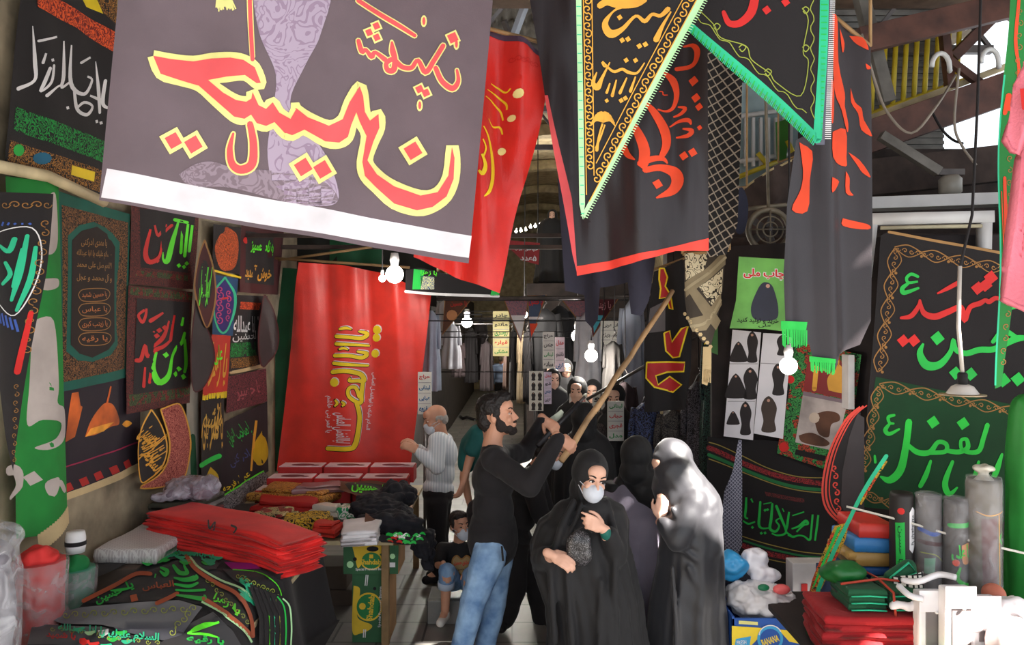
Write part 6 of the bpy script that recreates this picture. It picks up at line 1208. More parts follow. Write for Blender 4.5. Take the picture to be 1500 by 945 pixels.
garment(915, 560, 690, 34, 7.4, mat('plum_robe', (52, 38, 42), .85), 'dark plum robe low beneath the pale blue one')
for k, (px, y0, y1, w, Y) in enumerate(((945, 590, 720, 40, 6.6), (985, 600, 720, 44, 6.5), (1022, 560, 720, 40, 6.4), (1044, 480, 700, 30, 6.2), (878, 620, 730, 40, 6.9))):
    garment(px, y0, y1, w, Y, orn('speckled_%d' % k, (30, 26, 30), ((70, 80, 120), (80, 74, 70), (90, 84, 92), (60, 90, 80), (76, 66, 66))[k], 26 + k * 5, .05), ('speckled robe with blue flecks left of the grey dress', 'speckled robe with drab flecks above the grey dress', 'speckled robe with pale flecks left of the posters', 'speckled robe with green flecks nearest to the posters', 'speckled robe with dull flecks behind the sloping pole')[k], group='speckled dark robes', seed=k + 11)
tag(tube('rack_rail', [W(860, 585, 6.9), W(1060, 470, 6.1)], .014, STEEL), 'rail holding the speckled robes', 'rail')
# black flag with red bowl letter
c = Cloth(vp(938, 6.0, 1012, 5.9), waves((.03, 4, .2, 0)), 8, .003)
c.poly([(958, 398), (1000, 380), (1014, 470), (1012, 540), (1004, 600), (944, 604), (944, 500)], BLK, 0)
Z = lambda p: zm(p, 920, 370, 3.05)
BR = mat('blood_red_print', (180, 30, 34), .7)
for s in ([(85, 490), (255, 490), (250, 530), (175, 535), (125, 550), (135, 590), (185, 555), (240, 590), (200, 625), (120, 600), (82, 560)], [(160, 360), (185, 350), (195, 400), (240, 340), (268, 330), (230, 465), (200, 470), (168, 440)], [(140, 70), (160, 70), (175, 110), (165, 150), (190, 190), (200, 255), (185, 250), (170, 200), (140, 205), (145, 160), (138, 120)]):
    q = Z(s); c.poly(q, BR, 1.5); c.stroke(q, YEL, 2.4, 2, closed=True, raw=True)
c.poly(Z([(100, 250), (165, 215), (165, 350), (88, 360)]), mat('grey_print', (96, 90, 92), .8), 1)
c.build('flag', 'black hanging flag with a red bowl letter outlined in yellow, behind the pole', 'flag')
c = Cloth(vp(1028, 5.6, 1056, 5.6), waves((.02, 8, 0, 0)), 8); c.poly([(1032, 462), (1040, 462), (1038, 500), (1031, 505)], YEL, 0); c.poly([(1043, 465), (1052, 470), (1052, 520), (1040, 515)], mat('striped_green', (60, 100, 50), .8), 0); c.poly([(1046, 440), (1053, 440), (1052, 470), (1045, 470)], YEL, 0); c.build('ribbon', 'yellow and green ribbons hanging below the twisted shawl', 'ribbon')
# strip with white edge, triangular pennants
c = Cloth(vp(592, 6.9, 735, 7.3), None, 12); c.poly([(594, 396), (615, 392), (735, 420), (730, 436), (640, 430), (594, 426)], BLK, 0); c.poly([(606, 394), (622, 396), (616, 424), (604, 424)], GRN, 1); c.poly([(616, 404), (636, 406), (636, 424), (616, 424)], orn('blue_tile', (40, 70, 130), (200, 200, 150), 40, .06), 1); c.stroke([(594, 427), (640, 431), (730, 434)], WHT, 4, 1); c.poly([(722, 418), (735, 420), (730, 434), (718, 433)], GRN, 1); c.text('یا زهرا', 628, 400, 24, 8, LIME, 4, 2)
c.build('banner', 'low black banner strip with green corners and white lower edge beside the red silk flag', 'banner')
MAU = orn('mauve_print', (120, 104, 116), (160, 110, 120), 22, .06); 
def tri(p, Y, m, lab, deco=None):
    c = Cloth(vp(p[0][0], Y, p[1][0], Y + .05), None, 10); c.poly(p, m, 0); c.stroke(list(p), DGOLD, 1.6, 1, closed=True, raw=True)
    if deco: deco(c)
    c.build('pennant', lab, 'pennant')
tri([(652, 436), (694, 434), (648, 490)], 9, mat('dusky_orange', (96, 58, 40), .8), 'triangular dusky pennant with an orange glow, left side of the lane', lambda c: (c.disc(662, 462, 8, mat('peach_print', (206, 140, 90), .7), 1, 12), c.text('یا حسین', 672, 445, 24, 10, RED, 0, 1)))
tri([(738, 438), (774, 438), (763, 502)], 9, MAU, 'triangular mauve pennant, first right of the lane centre', lambda c: c.poly([(748, 462), (770, 462), (763, 496)], WHT, 1))
tri([(773, 434), (800, 432), (776, 500)], 9.1, mat('slate_blue_print', (70, 86, 110), .8), 'triangular slate blue pennant with red script', lambda c: (c.text('یا حسین', 785, 442, 20, 14, RED, 6, 1, bold=.03), c.stroke([(776, 466), (794, 466)], WHT, 4, 1), c.poly([(776, 474), (788, 474), (778, 494)], ORG, 1)))
tri([(824, 440), (860, 440), (862, 488)], 9, MAU, 'triangular mauve pennant, nearest to the pole', lambda c: c.poly([(846, 464), (858, 464), (860, 482)], WHT, 1))
tri([(864, 440), (908, 434), (868, 494)], 8.9, mat('dark_red_print', (90, 30, 40), .8), 'triangular dark red pennant with a turquoise patch', lambda c: (c.text('یا زینب', 882, 448, 26, 14, mat('pinkish_thread', (220, 150, 160), .7), 0, 1, bold=.02), c.poly([(868, 462), (884, 462), (870, 488)], mat('turquoise_print', (80, 180, 200), .7), 1)))
tag(tube('pennant_line', [W(592, 426, 8.9), W(650, 435, 9.0), W(740, 437, 9.0), W(830, 438, 9.0), W(912, 433, 8.9), W(960, 425, 8.9)], .008, BLK), 'thin line holding the small triangular pennants', 'line')
c = Cloth(vp(744, 12.3, 792, 12.3), None, 10); c.poly([(746, 352), (791, 356), (789, 388), (766, 382), (744, 362)], mat('dull_red_sign', (150, 40, 42), .7), 0); c.text('خیاطی بوتیک', 768, 364, 40, 8, WHT, 3, 1, bold=.02); c.text('۵عدد', 774, 378, 24, 8, WHT, 3, 1, bold=.03); o = c.build('sign', 'dull red shop sign with white lettering below the vault', 'sign'); [tube('cord', [W(x, y, 12.32), (W(x, y, 12.32).x, 12.32, 5.62)], .008, BLK, o, 5) for x, y in ((748, 354), (788, 358))]
# written price boards
BOARD = mat('price_board', (206, 204, 196), .7, vary=.05)
def sign(x0, y0, x1, y1, Y, lines, lab, m=BOARD, px_hang=True):
    lo, hi = W(x0, y1, Y), W(x1, y0, Y); o = tag(box('sign', (lo.x, Y, lo.z), (hi.x, Y + .02, hi.z), m, None, .002), lab, 'sign')
    c = Cloth(Pl((0, Y - .003, 0), (0, -1, 0)), None, 30, .001); n = len(lines)
    for k, (t, col) in enumerate(lines):
        y = y0 + (y1 - y0) * (k + .5) / n
        c.text(t, (x0 + x1) / 2, y, (x1 - x0) * .8, (y1 - y0) / n * .52, mat('sign_' + col, {'k': (40, 38, 44), 'r': (196, 40, 40), 'b': (30, 90, 140), 'g': (30, 130, 60), 'w': (235, 235, 235)}[col], .7), 0, 1, bold=.03)
        if k: c.stroke([(x0 + 1, y0 + (y1 - y0) * k / n), (x1 - 1, y0 + (y1 - y0) * k / n)], mat('grey_rule', (150, 146, 150), .8), .8, 1)
    c.build('lettering', parent=o)
    if Y > 8: struct(tube('trim_wire', [(-2.25, Y + .01, hi.z), (4.5, Y + .01, hi.z)], .006, BLK, None, 5))
    return o
sign(612, 545, 632, 607, 7.0, [('حراج', 'r'), ('لبنانی', 'b'), ('عبایی', 'b'), ('مقنعه', 'b')], 'white price board with a red top line beside the old man')
tag(tube('sign_pole', [W(622, 607, 7.02), (W(622, 607, 7.02).x, 7.02, 0)], .012, STEEL), 'thin post under the white price board by the old man', 'pole')
sign(722, 456, 746, 522, 12, [('چادر', 'k'), ('مانتو', 'k'), ('روسری', 'g'), ('قواره', 'r'), ('مشکی', 'g')], 'yellowish price board over the blue shirted walker', mat('yellow_board', (206, 194, 140), .7))
sign(795, 486, 812, 540, 9.6, [('حراج', 'k'), ('جنس', 'k'), ('لبنانی', 'g'), ('ساده', 'k')], 'white price board left of the pinkish one'); sign(813, 494, 827, 545, 9.7, [('مدل', 'r'), ('دانشجو', 'k'), ('عربی', 'b')], 'pinkish price board above the two dummy heads', mat('pink_board', (206, 186, 196), .7))
sign(880, 470, 913, 512, 8.4, [('چادر عربی', 'k'), ('فروش ویژه', 'k'), ('ا د ا د ا', 'k')], 'white board with two black lines below the dark red pennant'); sign(834, 577, 860, 598, 7.2, [('شیر کاری', 'r')], 'white card with red writing held before the front dummy'); sign(868, 575, 888, 612, 7.0, [('نو', 'k'), ('مدل', 'k')], 'white card held before the second dummy'); sign(890, 588, 914, 646, 6.7, [('لبنانی', 'g'), ('حجاب', 'r'), ('قجری', 'r'), ('مدل', 'g')], 'white board with green and red lines in front of the third dummy'); sign(858, 612, 872, 655, 6.72, [('اا', 'k'), ('اا', 'k')], 'narrow picture card left of the green and red board')
def cards(x0, y0, x1, y1, Y, lab):
    lo, hi = W(x0, y1, Y), W(x1, y0, Y); o = tag(box('sign', (lo.x, Y, lo.z), (hi.x, Y + .02, hi.z), BOARD, None, .002), lab, 'sign'); c = Cloth(Pl((0, Y - .003, 0), (0, -1, 0)), None, 30, .001)
    for i in range(4):
        for j in range(2): sil(c, x0 + (x1 - x0) * (.3 + .45 * j), y0 + (y1 - y0) * (i / 4 + .03), (y1 - y0) / 4 * .8, INK, (x1 - x0) * .28)
    c.build('picture', parent=o)
cards(775, 544, 796, 602, 9.0, 'white card of eight small cloaked figures low in the lane')
tag(tube('sign_pole', [W(786, 602, 9.02), (W(786, 602, 9.02).x, 9.02, -.03)], .012, STEEL), 'thin post under the card of eight figures', 'pole')
sign(797, 545, 808, 592, 9.1, [('مدل', 'r'), ('نو', 'k'), ('جنس', 'b'), ('عربی', 'k')], 'narrow lilac board beside the card of eight figures', mat('lilac_board', (190, 176, 200), .7))
tag(tube('dry_branch', [(-1.45, 22, -.44), (-1.35, 21.5, -.43), (-1.25, 21.8, -.43), (-1.0, 21.2, -.42)], .04, BLK), 'dark branch lying on the lane floor behind the bearded man', 'branch')
# lamps in the lane
bulb('hanging_bulb', 684, 472, 13, .09, 'glowing bulb deep on the left of the lane', 200, 40, top=4.9); bulb('hanging_bulb', 846, 492, 10, .08, 'glowing bulb over the dummies', 60, 50, top=5.6); bulb('hanging_bulb', 866, 521, 7.4, .06, 'warm glowing bulb near the white robe', 24, 60, top=5.6); bulb('hanging_bulb', 768, 461, 11, .05, 'small glowing bulb between the pennants', 60, 25, top=5.6)
for k in range(9): bulb('lamp_string', 756 + k * 7, 339 - k * 2.2 + (k % 3), 20, .035, ('first', 'second', 'third', 'fourth', 'fifth', 'sixth', 'seventh', 'eighth', 'ninth')[k] + ' small lamp from the left of the string under the vault', 110 if k % 3 == 1 else 0, 4)
# ================================================================== PEOPLE
SKIN = mat('warm_skin', (206, 150, 122), .55, vary=.06); SKIN2 = mat('fair_skin', (222, 172, 148), .55, vary=.05); SKIN3 = mat('tan_skin', (190, 138, 110), .55, vary=.06)
HAIRM = mat('dark_hair', (28, 20, 18), .6, bump=.8, bscale=90, vary=.3); BEARD = mat('dark_beard', (36, 26, 23), .8, bump=.9, bscale=120, vary=.3)
EYEW = mat('eye_white', (226, 218, 212), .3); IRIS = mat('dark_iris', (30, 18, 14), .2); MASKM = mat('mask_fabric', (206, 210, 220), .8, bump=.1, bscale=200, vary=.03)
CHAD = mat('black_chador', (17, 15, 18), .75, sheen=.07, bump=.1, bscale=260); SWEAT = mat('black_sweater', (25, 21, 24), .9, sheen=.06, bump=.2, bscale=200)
def denim():
    m, n, l, p = pbr('washed_denim'); tc = n.new('ShaderNodeTexCoord'); nz = n.new('ShaderNodeTexNoise'); nz.inputs['Scale'].default_value = 9; nz.inputs['Detail'].default_value = 8
    l.new(tc.outputs['Object'], nz.inputs['Vector']); cr = n.new('ShaderNodeValToRGB'); cr.color_ramp.elements[0].color = lin((88, 122, 166)); cr.color_ramp.elements[1].color = lin((150, 182, 216)); cr.color_ramp.elements[0].position = .35; cr.color_ramp.elements[1].position = .65
    l.new(nz.outputs['Fac'], cr.inputs['Fac']); l.new(cr.outputs['Color'], p.inputs['Base Color']); p.inputs['Roughness'].default_value = .85
    b = n.new('ShaderNodeBump'); b.inputs['Strength'].default_value = .3; b.inputs['Distance'].default_value = .01; l.new(nz.outputs['Fac'], b.inputs['Height']); l.new(b.outputs['Normal'], p.inputs['Normal']); return m
DENIM = denim()
def HM(c, yaw=0, pitch=0, roll=0):
    return Matrix.Translation(Vector(c)) @ Matrix.Rotation(R(yaw), 4, 'Z') @ Matrix.Rotation(R(pitch), 4, 'X') @ Matrix.Rotation(R(roll), 4, 'Y')
def tp(prims, M, s=1):
    out = []; r3 = M.to_3x3()
    for p in prims:
        if p[0] == 'e': out.append(('e', M @ (p[1] * s), tuple(x * s for x in p[2]), (r3 @ p[3]) if p[3] else r3))
        else: out.append(('c', M @ (p[1] * s), p[2] * s, M @ (p[3] * s), p[4] * s))
    return out
HEAD = [E((0, .014, .036), (.075, .094, .086)), E((0, -.028, -.03), (.062, .066, .088)), E((0, -.045, -.078), (.047, .046, .042)), E((0, -.078, -.098), (.021, .019, .017)),
        C((0, -.090, .012), .0085, (0, -.112, -.030), .0115), E((.011, -.101, -.035), (.009, .011, .008)), E((-.011, -.101, -.035), (.009, .011, .008)), E((.031, -.083, .026), (.028, .013, .009)), E((-.031, -.083, .026), (.028, .013, .009)),
        E((.038, -.068, -.03), (.024, .022, .024)), E((-.038, -.068, -.03), (.024, .022, .024)), E((0, -.094, -.061), (.023, .011, .0065)), E((0, -.091, -.072), (.019, .011, .0075)),
        E((.076, .012, -.006), (.009, .02, .031)), E((-.076, .012, -.006), (.009, .02, .031)), E((0, -.06, .05), (.055, .04, .045))]
NECK = [C((0, .02, -.06), .056, (0, .045, -.17), .058)]
def hand(w, X, Z, side, curl=(18, 40, 55), thumb=(.5, .55, -.25), s=1.0, spread=0, curls=None):
    """palm, four unequal fingers and a thumb; X points to the fingertips, Z out of the back of the hand; side +1 right, -1 left"""
    X = Vector(X).normalized(); Z = Vector(Z); Z = (Z - X * Z.dot(X)).normalized(); Y = Z.cross(X); w = Vector(w)
    P = lambda x, y, z: w + (X * x + Y * y + Z * z) * s
    Rm = Matrix((X, Y, Z)).transposed(); o = [('e', P(.052, 0, 0), (.05 * s, .040 * s, .0165 * s), Rm), C(P(-.02, 0, 0), .027 * s, P(.03, 0, 0), .024 * s)]
    for i, (y, L) in enumerate(((.031, .94), (.0105, 1.05), (-.0105, .98), (-.030, .78))):
        cu = curls[i] if curls else curl
        y *= side; p = Vector((.088 - abs(y) * .25, y, .002)); a = 0; sp = spread * (1.5 - i) * side * .06
        o.append(C(P(.05, y * .8, 0), .011 * s, P(*p), .0105 * s))
        for ln, an, r0, r1 in ((.042, cu[0], .0102, .009), (.027, cu[1], .009, .0082), (.021, cu[2], .0082, .0068)):
            a += an; q = p + Vector((math.cos(R(a)), sp, -math.sin(R(a)))) * ln * L; o.append(C(P(*p), r0 * s, P(*q), r1 * s)); p = q
    t0 = Vector((.022, .030 * side, -.004)); d = Vector((thumb[0], thumb[1] * side, thumb[2])).normalized(); t1 = t0 + d * .042; d2 = (d + Vector((.45, -.35 * side, -.15))).normalized(); t2 = t1 + d2 * .032; t3 = t2 + (d2 + Vector((.1, -.3 * side, -.2))).normalized() * .024
    o += [C(P(*t0), .0145 * s, P(*t1), .0115 * s), C(P(*t1), .0115 * s, P(*t2), .0105 * s), C(P(*t2), .0105 * s, P(*t3), .008 * s)]
    return o
def face_bits(root, M, skin, s=1, brow=True, lash=False, look=(0, 0)):
    for sx in (-1, 1):
        bm = bmesh.new(); bball(bm, M @ (Vector((sx * .031, -.079, .004)) * s), (.0138 * s, .0098 * s, .0068 * s), 2, 0, M.to_3x3()); e = mk('eye', bm, EYEW, root, True)
        bm = bmesh.new(); bball(bm, M @ (Vector((sx * .031 + look[0], -.0885, .004 + look[1])) * s), (.0068 * s, .0045 * s, .0070 * s), 2, 0, M.to_3x3()); mk('iris', bm, IRIS, e, True)
        tube('upper_lid', [M @ (Vector((sx * .031 + x, -.090 + abs(x) * .35, .0125 - x * x * 30)) * s) for x in (-.017, -.008, 0, .008, .017)], .0032 * s, HAIRM if lash else skin, root, 6)
        if brow: tube('eyebrow', [M @ (Vector((sx * (.014 + .036 * t), -.094 + .014 * t * t, .028 + .008 * math.sin(t * 2.4))) * s) for t in (0, .25, .5, .75, 1)], .005 * s, HAIRM, root, 6, rs=[.0045 * s, .0055 * s, .005 * s, .004 * s, .002 * s])
def face_mask(root, M, s=1):
    o = blob('face_mask', tp([E((0, -.062, -.060), (.060, .055, .058)), E((0, -.085, -.038), (.034, .036, .030)), E((0, -.072, -.092), (.04, .036, .028))], M, s), .005, MASKM, root, 2)
    for sx in (-1, 1):
        for z in (-.03, -.075): tube('ear_loop', [M @ (Vector(p) * s) for p in ((sx * .058, -.06, z), (sx * .074, -.03, z * .6), (sx * .08, .012, -.01 if z > -.05 else -.03))], .002 * s, MASKM, o, 5)
def figure(J, face, s=1, hands=(), extra=()):
    """one continuous body from joints (world): neck chest pelvis shl shr ell elr wrl wrr hpl hpr knl knr anl anr tol tor"""
    g = {k: Vector(v) for k, v in J.items()}; p = tp(HEAD, face, s)
    side = (g['shr'] - g['shl']).normalized(); up = (g['neck'] - g['pelvis']).normalized(); fw = side.cross(up).normalized(); Mr = Matrix((side, fw, up)).transposed()
    p += [C(face @ (Vector((0, .02, -.06)) * s), .054 * s, g['neck'], .056 * s)]
    p += [('e', g['pelvis'], (.155 * s, .115 * s, .12 * s), Mr), ('e', (g['pelvis'] + g['chest']) / 2, (.135 * s, .10 * s, .16 * s), Mr), ('e', g['chest'], (.155 * s, .11 * s, .17 * s), Mr), C(g['shl'], .055 * s, g['shr'], .055 * s), C(g['neck'], .06 * s, g['chest'], .09 * s)]
    for k in 'lr':
        p += chain((g['sh' + k], .052 * s), (g['el' + k], .040 * s), (g['wr' + k], .027 * s)); p += chain((g['hp' + k], .088 * s), (g['kn' + k], .056 * s), (g['an' + k], .038 * s), (g['to' + k], .032 * s))
    return p + list(hands) + list(extra)
def top_prims(J, s=1, o=.018, sleeve=1.0, hem=None):
    g = {k: Vector(v) for k, v in J.items()}; side = (g['shr'] - g['shl']).normalized(); up = (g['neck'] - g['pelvis']).normalized(); fw = side.cross(up).normalized(); Mr = Matrix((side, fw, up)).transposed()
    p = [('e', g['pelvis'] + up * .03 * s, (.155 * s + o, .115 * s + o, .10 * s), Mr), ('e', (g['pelvis'] + g['chest']) / 2, (.14 * s + o, .105 * s + o, .17 * s), Mr), ('e', g['chest'], (.158 * s + o, .113 * s + o, .165 * s), Mr), C(g['shl'], .055 * s + o, g['shr'], .055 * s + o), C(g['neck'] - up * .035 * s, .062 * s + o * .5, g['chest'], .10 * s)]
    for k in 'lr':
        e = g['wr' + k] if sleeve >= 1 else g['sh' + k].lerp(g['el' + k], sleeve); 
        if sleeve >= 1: p += chain((g['sh' + k], .054 * s + o), (g['el' + k], .044 * s + o), (g['el' + k].lerp(e, .95), .031 * s + o * .6))
        else: p += [C(g['sh' + k], .054 * s + o, e, .052 * s + o)]
    return p
def leg_prims(J, s=1, o=.014, end=1.0):
    g = {k: Vector(v) for k, v in J.items()}; side = (g['shr'] - g['shl']).normalized(); up = Vector((0, 0, 1)); fw = side.cross(up).normalized(); Mr = Matrix((side, fw, up)).transposed()
    p = [('e', g['pelvis'] - up * .02 * s, (.158 * s + o, .12 * s + o, .11 * s), Mr)]
    for k in 'lr':
        p += [C(g['hp' + k], .09 * s + o, g['kn' + k], .06 * s + o)]
        p += [C(g['kn' + k], .06 * s + o, g['kn' + k].lerp(g['an' + k], end), .042 * s + o * (1.4 if end >= 1 else 2))] if end > 0 else []
    return p
def wrinkle(a=.006, f=14, seed=0):
    return lambda p, n: a * noise.noise((p.x * f + seed, p.y * f, p.z * f * .7)) + a * .5 * noise.noise((p.x * f * 2, p.y * f * 2 + seed, p.z * f * 1.2))
def shoe(an, to, m, root, s=1):
    an, to = Vector(an), Vector(to); h = (an - to); h.z = 0; h = h.normalized() if h.length else Vector((0, 1, 0)); z = min(an.z, to.z)
    return blob('shoe', [C((an.x, an.y, to.z + .012 * s), .042 * s, to, .038 * s), C(an + Vector((0, 0, -.01)), .046 * s, (an.x, an.y, to.z + .02 * s), .044 * s), C(Vector((an.x, an.y, to.z)) + h * .03 * s, .036 * s, to, .036 * s)], .008, m, root, 2)
# ---- the bearded man with the pole
P0, P1 = W(822, 676, 4.34), W(986, 426, 5.15); ax = (P1 - P0).normalized()
D = Vector((.1, -1, .35)); D = (D - ax * D.dot(ax)).normalized(); Xh = ax.cross(D); gp = P0 + ax * .10
wr_r = gp - Xh * .082 + D * .030
wr_l = W(794, 642, 4.92); rod0, rod1 = W(790, 650, 4.86), W(848, 590, 5.05); rax = (rod1 - rod0).normalized(); D2 = Vector((-.1, -1, .5)); D2 = (D2 - rax * D2.dot(rax)).normalized(); X2 = rax.cross(D2); gp2 = W(812, 630, 4.93)
gp2 = rod0 + rax * (gp2 - rod0).dot(rax); wr_l = gp2 - X2 * .082 + D2 * .026
J = dict(neck=W(721, 650, 4.62), chest=W(724, 700, 4.62), pelvis=W(722, 790, 4.64), shr=W(722, 673, 4.45), shl=W(731, 668, 4.80), elr=W(776, 712, 4.28), ell=W(768, 664, 5.06), wrr=wr_r, wrl=wr_l, hpr=W(717, 812, 4.54), hpl=W(728, 812, 4.72), knr=W(690, 890, 4.5), knl=W(723, 890, 4.72), anr=W(662, 1010, 4.52), anl=W(698, 1002, 4.74), tor=W(690, 1030, 4.5), tol=W(728, 1022, 4.72))
HMm = HM(W(729, 609, 4.62), 80, -10, 0)
man = empty('person', (J['pelvis'].x, J['pelvis'].y, 0), 'bearded man in black sweater and pale blue jeans pushing a pole upward', 'person')
blob('body', figure(J, HMm, 1, hand(wr_r, Xh, D, 1, (55, 70, 60), (.55, .5, -.75)) + hand(wr_l, X2, D2, -1, (50, 65, 55), (.6, .5, -.7))), .0065, SKIN, man, 2)
blob('sweater', top_prims(J) + [('c', J['pelvis'] + Vector((0, 0, .06)), .15, J['pelvis'] - Vector((0, 0, .02)), .155)], .010, SWEAT, man, 3, wrinkle(.007, 12))
blob('jeans', leg_prims(J, 1, .012), .010, DENIM, man, 3, wrinkle(.008, 11, 5))
hp = [E((0, .028, .058), (.086, .096, .084)), E((0, -.035, .10), (.066, .064, .042)), E((0, .078, -.008), (.07, .05, .08)), E((.07, .0, .03), (.014, .035, .05)), E((-.07, .0, .03), (.014, .035, .05)), E((0, -.066, .106), (.05, .03, .02))]
blob('hair', tp(hp, HMm), .006, HAIRM, man, 1, lambda p, n: .007 * noise.noise(p * 45) + .004 * noise.noise(p * 110))
bp = [E((.052, -.02, -.055), (.016, .034, .045)), E((-.052, -.02, -.055), (.016, .034, .045)), E((0, -.07, -.098), (.034, .032, .03)), E((.032, -.055, -.085), (.026, .032, .028)), E((-.032, -.055, -.085), (.026, .032, .028)), E((.014, -.096, -.05), (.016, .011, .007)), E((-.014, -.096, -.05), (.016, .011, .007)), C((.066, -.012, 0), .010, (.06, -.012, -.05), .014), C((-.066, -.012, 0), .010, (-.06, -.012, -.05), .014)]
blob('beard', tp(bp, HMm), .005, BEARD, man, 1, lambda p, n: .003 * noise.noise(p * 90))
face_bits(man, HMm, SKIN)
WSH = mat('white_shoe', (216, 212, 206), .5)
for k in 'lr': shoe(J['an' + k], J['to' + k], mat('grey_shoe', (90, 88, 90), .6), man)
tube('belt_tag', [W(735, 800, 4.42), W(737, 822, 4.40)], .006, BLK, man, 6)
n_ = 14; po = bmesh.new(); btube(po, [P0.lerp(P1, k / n_) + Vector((.004 * math.sin(k * 1.7), 0, .003 * math.cos(k * 2.1))) for k in range(n_ + 1)], .018, 12, rs=[.0185 - .003 * k / n_ + .0015 * (k % 3 == 1) for k in range(n_ + 1)])
tag(mk('pole', po, mat('stripped_branch', (176, 140, 100), .7, bump=.5, bscale=40, vary=.3), None, True), 'long peeled wooden pole slanting up from the bearded man\'s hand', 'pole')
o = tag(tube('dark_rod', [rod0 - rax * .02, rod1], .016, mat('dark_rubber', (38, 36, 40), .5), None, 10), 'thick dark rod in the bearded man\'s far hand', 'rod'); tube('tip', [rod1, rod1 + rax * .06], .010, STEEL, o, 8)
c = Cloth(vp(805, 5.0, 830, 5.0), waves((.01, 9, 2, 0)), 5); c.poly([(806, 612), (822, 600), (826, 604), (822, 616), (812, 626), (806, 622)], mat('pale_paper', (190, 196, 176), .7), 0); c.build('paper', 'pale folded paper behind the dark rod', 'paper')
# ---- veiled figures
def loft(rows, Y0=None, folds=((7, .05, 0),), yaw=0, seg=120, amp=None, pw=1.0):
    """closed drape through rows (px x, px y, depth Y, half width px, half depth m)"""
    bm = bmesh.new(); rings = []; N = len(rows)
    for i, (px, py, Y, hw, rd) in enumerate(rows):
        c = W(px, py, Y); rx = hw / F * Y; rr = []; t = i / (N - 1)
        for j in range(seg):
            a = 2 * math.pi * j / seg; f = 1 + sum(A * math.sin(n * a + ph + 1.1 * t * (1 if n % 2 else -1)) for n, A, ph in folds) * t ** pw
            rr.append(bm.verts.new(c + Vector((rx * math.cos(a) * f, rd * math.sin(a) * f, .012 * noise.noise((a * 2, i * .4, px)) * t))))
        rings.append(rr)
    for p, q in zip(rings, rings[1:]):
        for j in range(seg): bm.faces.new((p[j], p[(j + 1) % seg], q[(j + 1) % seg], q[j]))
    bm.faces.new(rings[0]); bm.faces.new(rings[-1]); bmesh.ops.recalc_face_normals(bm, faces=bm.faces)
    return bm
def drape(name, bm, prims, vox, m, parent, it=2, disp=None):
    """loft and fused shapes remeshed to one cloth"""
    global blob
    me = bpy.data.meshes.new('t'); bm.to_mesh(me); bm.free()
    b2 = bmesh.new(); b2.from_mesh(me); bpy.data.meshes.remove(me)
    for p in prims:
        if p[0] == 'e': bball(b2, p[1], p[2], 3, 0, p[3])
        else:
            _, a, r, b, t = p; d = b - a; bball(b2, a, r, 2); bball(b2, b, t, 2)
            if d.length > 1e-5:
                q = bmesh.ops.create_cone(b2, cap_ends=True, segments=16, radius1=r, radius2=t, depth=d.length); bmesh.ops.transform(b2, matrix=Matrix.Translation((a + b) / 2) @ d.to_track_quat('Z', 'Y').to_matrix().to_4x4(), verts=q['verts'])
    me = bpy.data.meshes.new(name); b2.to_mesh(me); b2.free(); o = bpy.data.objects.new(name, me); COL.objects.link(o)
    r = o.modifiers.new('r', 'REMESH'); r.mode = 'VOXEL'; r.voxel_size = vox; q = o.modifiers.new('s', 'SMOOTH'); q.factor = .5; q.iterations = it
    dg = bpy.context.evaluated_depsgraph_get(); m2 = bpy.data.meshes.new_from_object(o.evaluated_get(dg), depsgraph=dg); bpy.data.objects.remove(o); bpy.data.meshes.remove(me)
    if disp:
        nn = [v.normal.copy() for v in m2.vertices]
        for v, n in zip(m2.vertices, nn): v.co += n * disp(v.co, n)
    m2.materials.clear(); m2.materials.append(m); m2.polygons.foreach_set('use_smooth', [True] * len(m2.polygons)); m2.name = name
    return link(name, m2, parent)
HOOD = [E((0, .035, .028), (.098, .112, .118)), E((0, .05, -.08), (.088, .085, .09))]
def rim(w=.070, h=.102, y=-.05, zc=-.012, r=.016, bot=1.0):
    pts = [(w * math.cos(t), y + .035 * abs(math.cos(t)) + (.012 if math.sin(t) < 0 else 0), zc + h * math.sin(t) * (bot if math.sin(t) < 0 else 1)) for t in [2 * math.pi * k / 20 for k in range(21)]]
    return chain(*[(Vector(p), r) for p in pts])
# woman in front, white mask
HMw = HM(W(866, 700, 4.12), 16, 8, 9)
wm = empty('person', (W(866, 900, 4.15).x, 4.15, 0), 'woman in black chador and white mask, one hand raised to her chest', 'person')
wl, wr = W(884, 775, 3.93), W(806, 812, 3.92)
Jw = dict(neck=W(868, 740, 4.17), chest=W(866, 790, 4.17), pelvis=W(868, 890, 4.18), shl=W(905, 765, 4.17), shr=W(828, 765, 4.16), ell=W(902, 812, 4.04), elr=W(802, 826, 4.08), wrl=wl, wrr=wr, hpl=W(884, 915, 4.18), hpr=W(850, 915, 4.18), knl=W(884, 985, 4.14), knr=W(850, 985, 4.14), anl=W(884, 1068, 4.2), anr=W(850, 1068, 4.2), tol=W(886, 1082, 4.06), tor=W(846, 1082, 4.06))
hw_ = hand(wl, W(856, 760, 3.86) - wl, (.2, -1, .35), -1, s=.92, thumb=(.7, .5, -.2), curls=((12, 20, 16), (30, 55, 40), (45, 65, 45), (52, 70, 50))) + hand(wr, W(834, 826, 3.87) - wr, (.1, -.8, .6), 1, (22, 38, 30), (.8, .35, -.2), .92)
blob('body', figure(Jw, HMw, .93, hw_), .006, SKIN2, wm, 2)
face_bits(wm, HMw, SKIN2, .93, True, True, (.004, -.001)); face_mask(wm, HMw, .95)
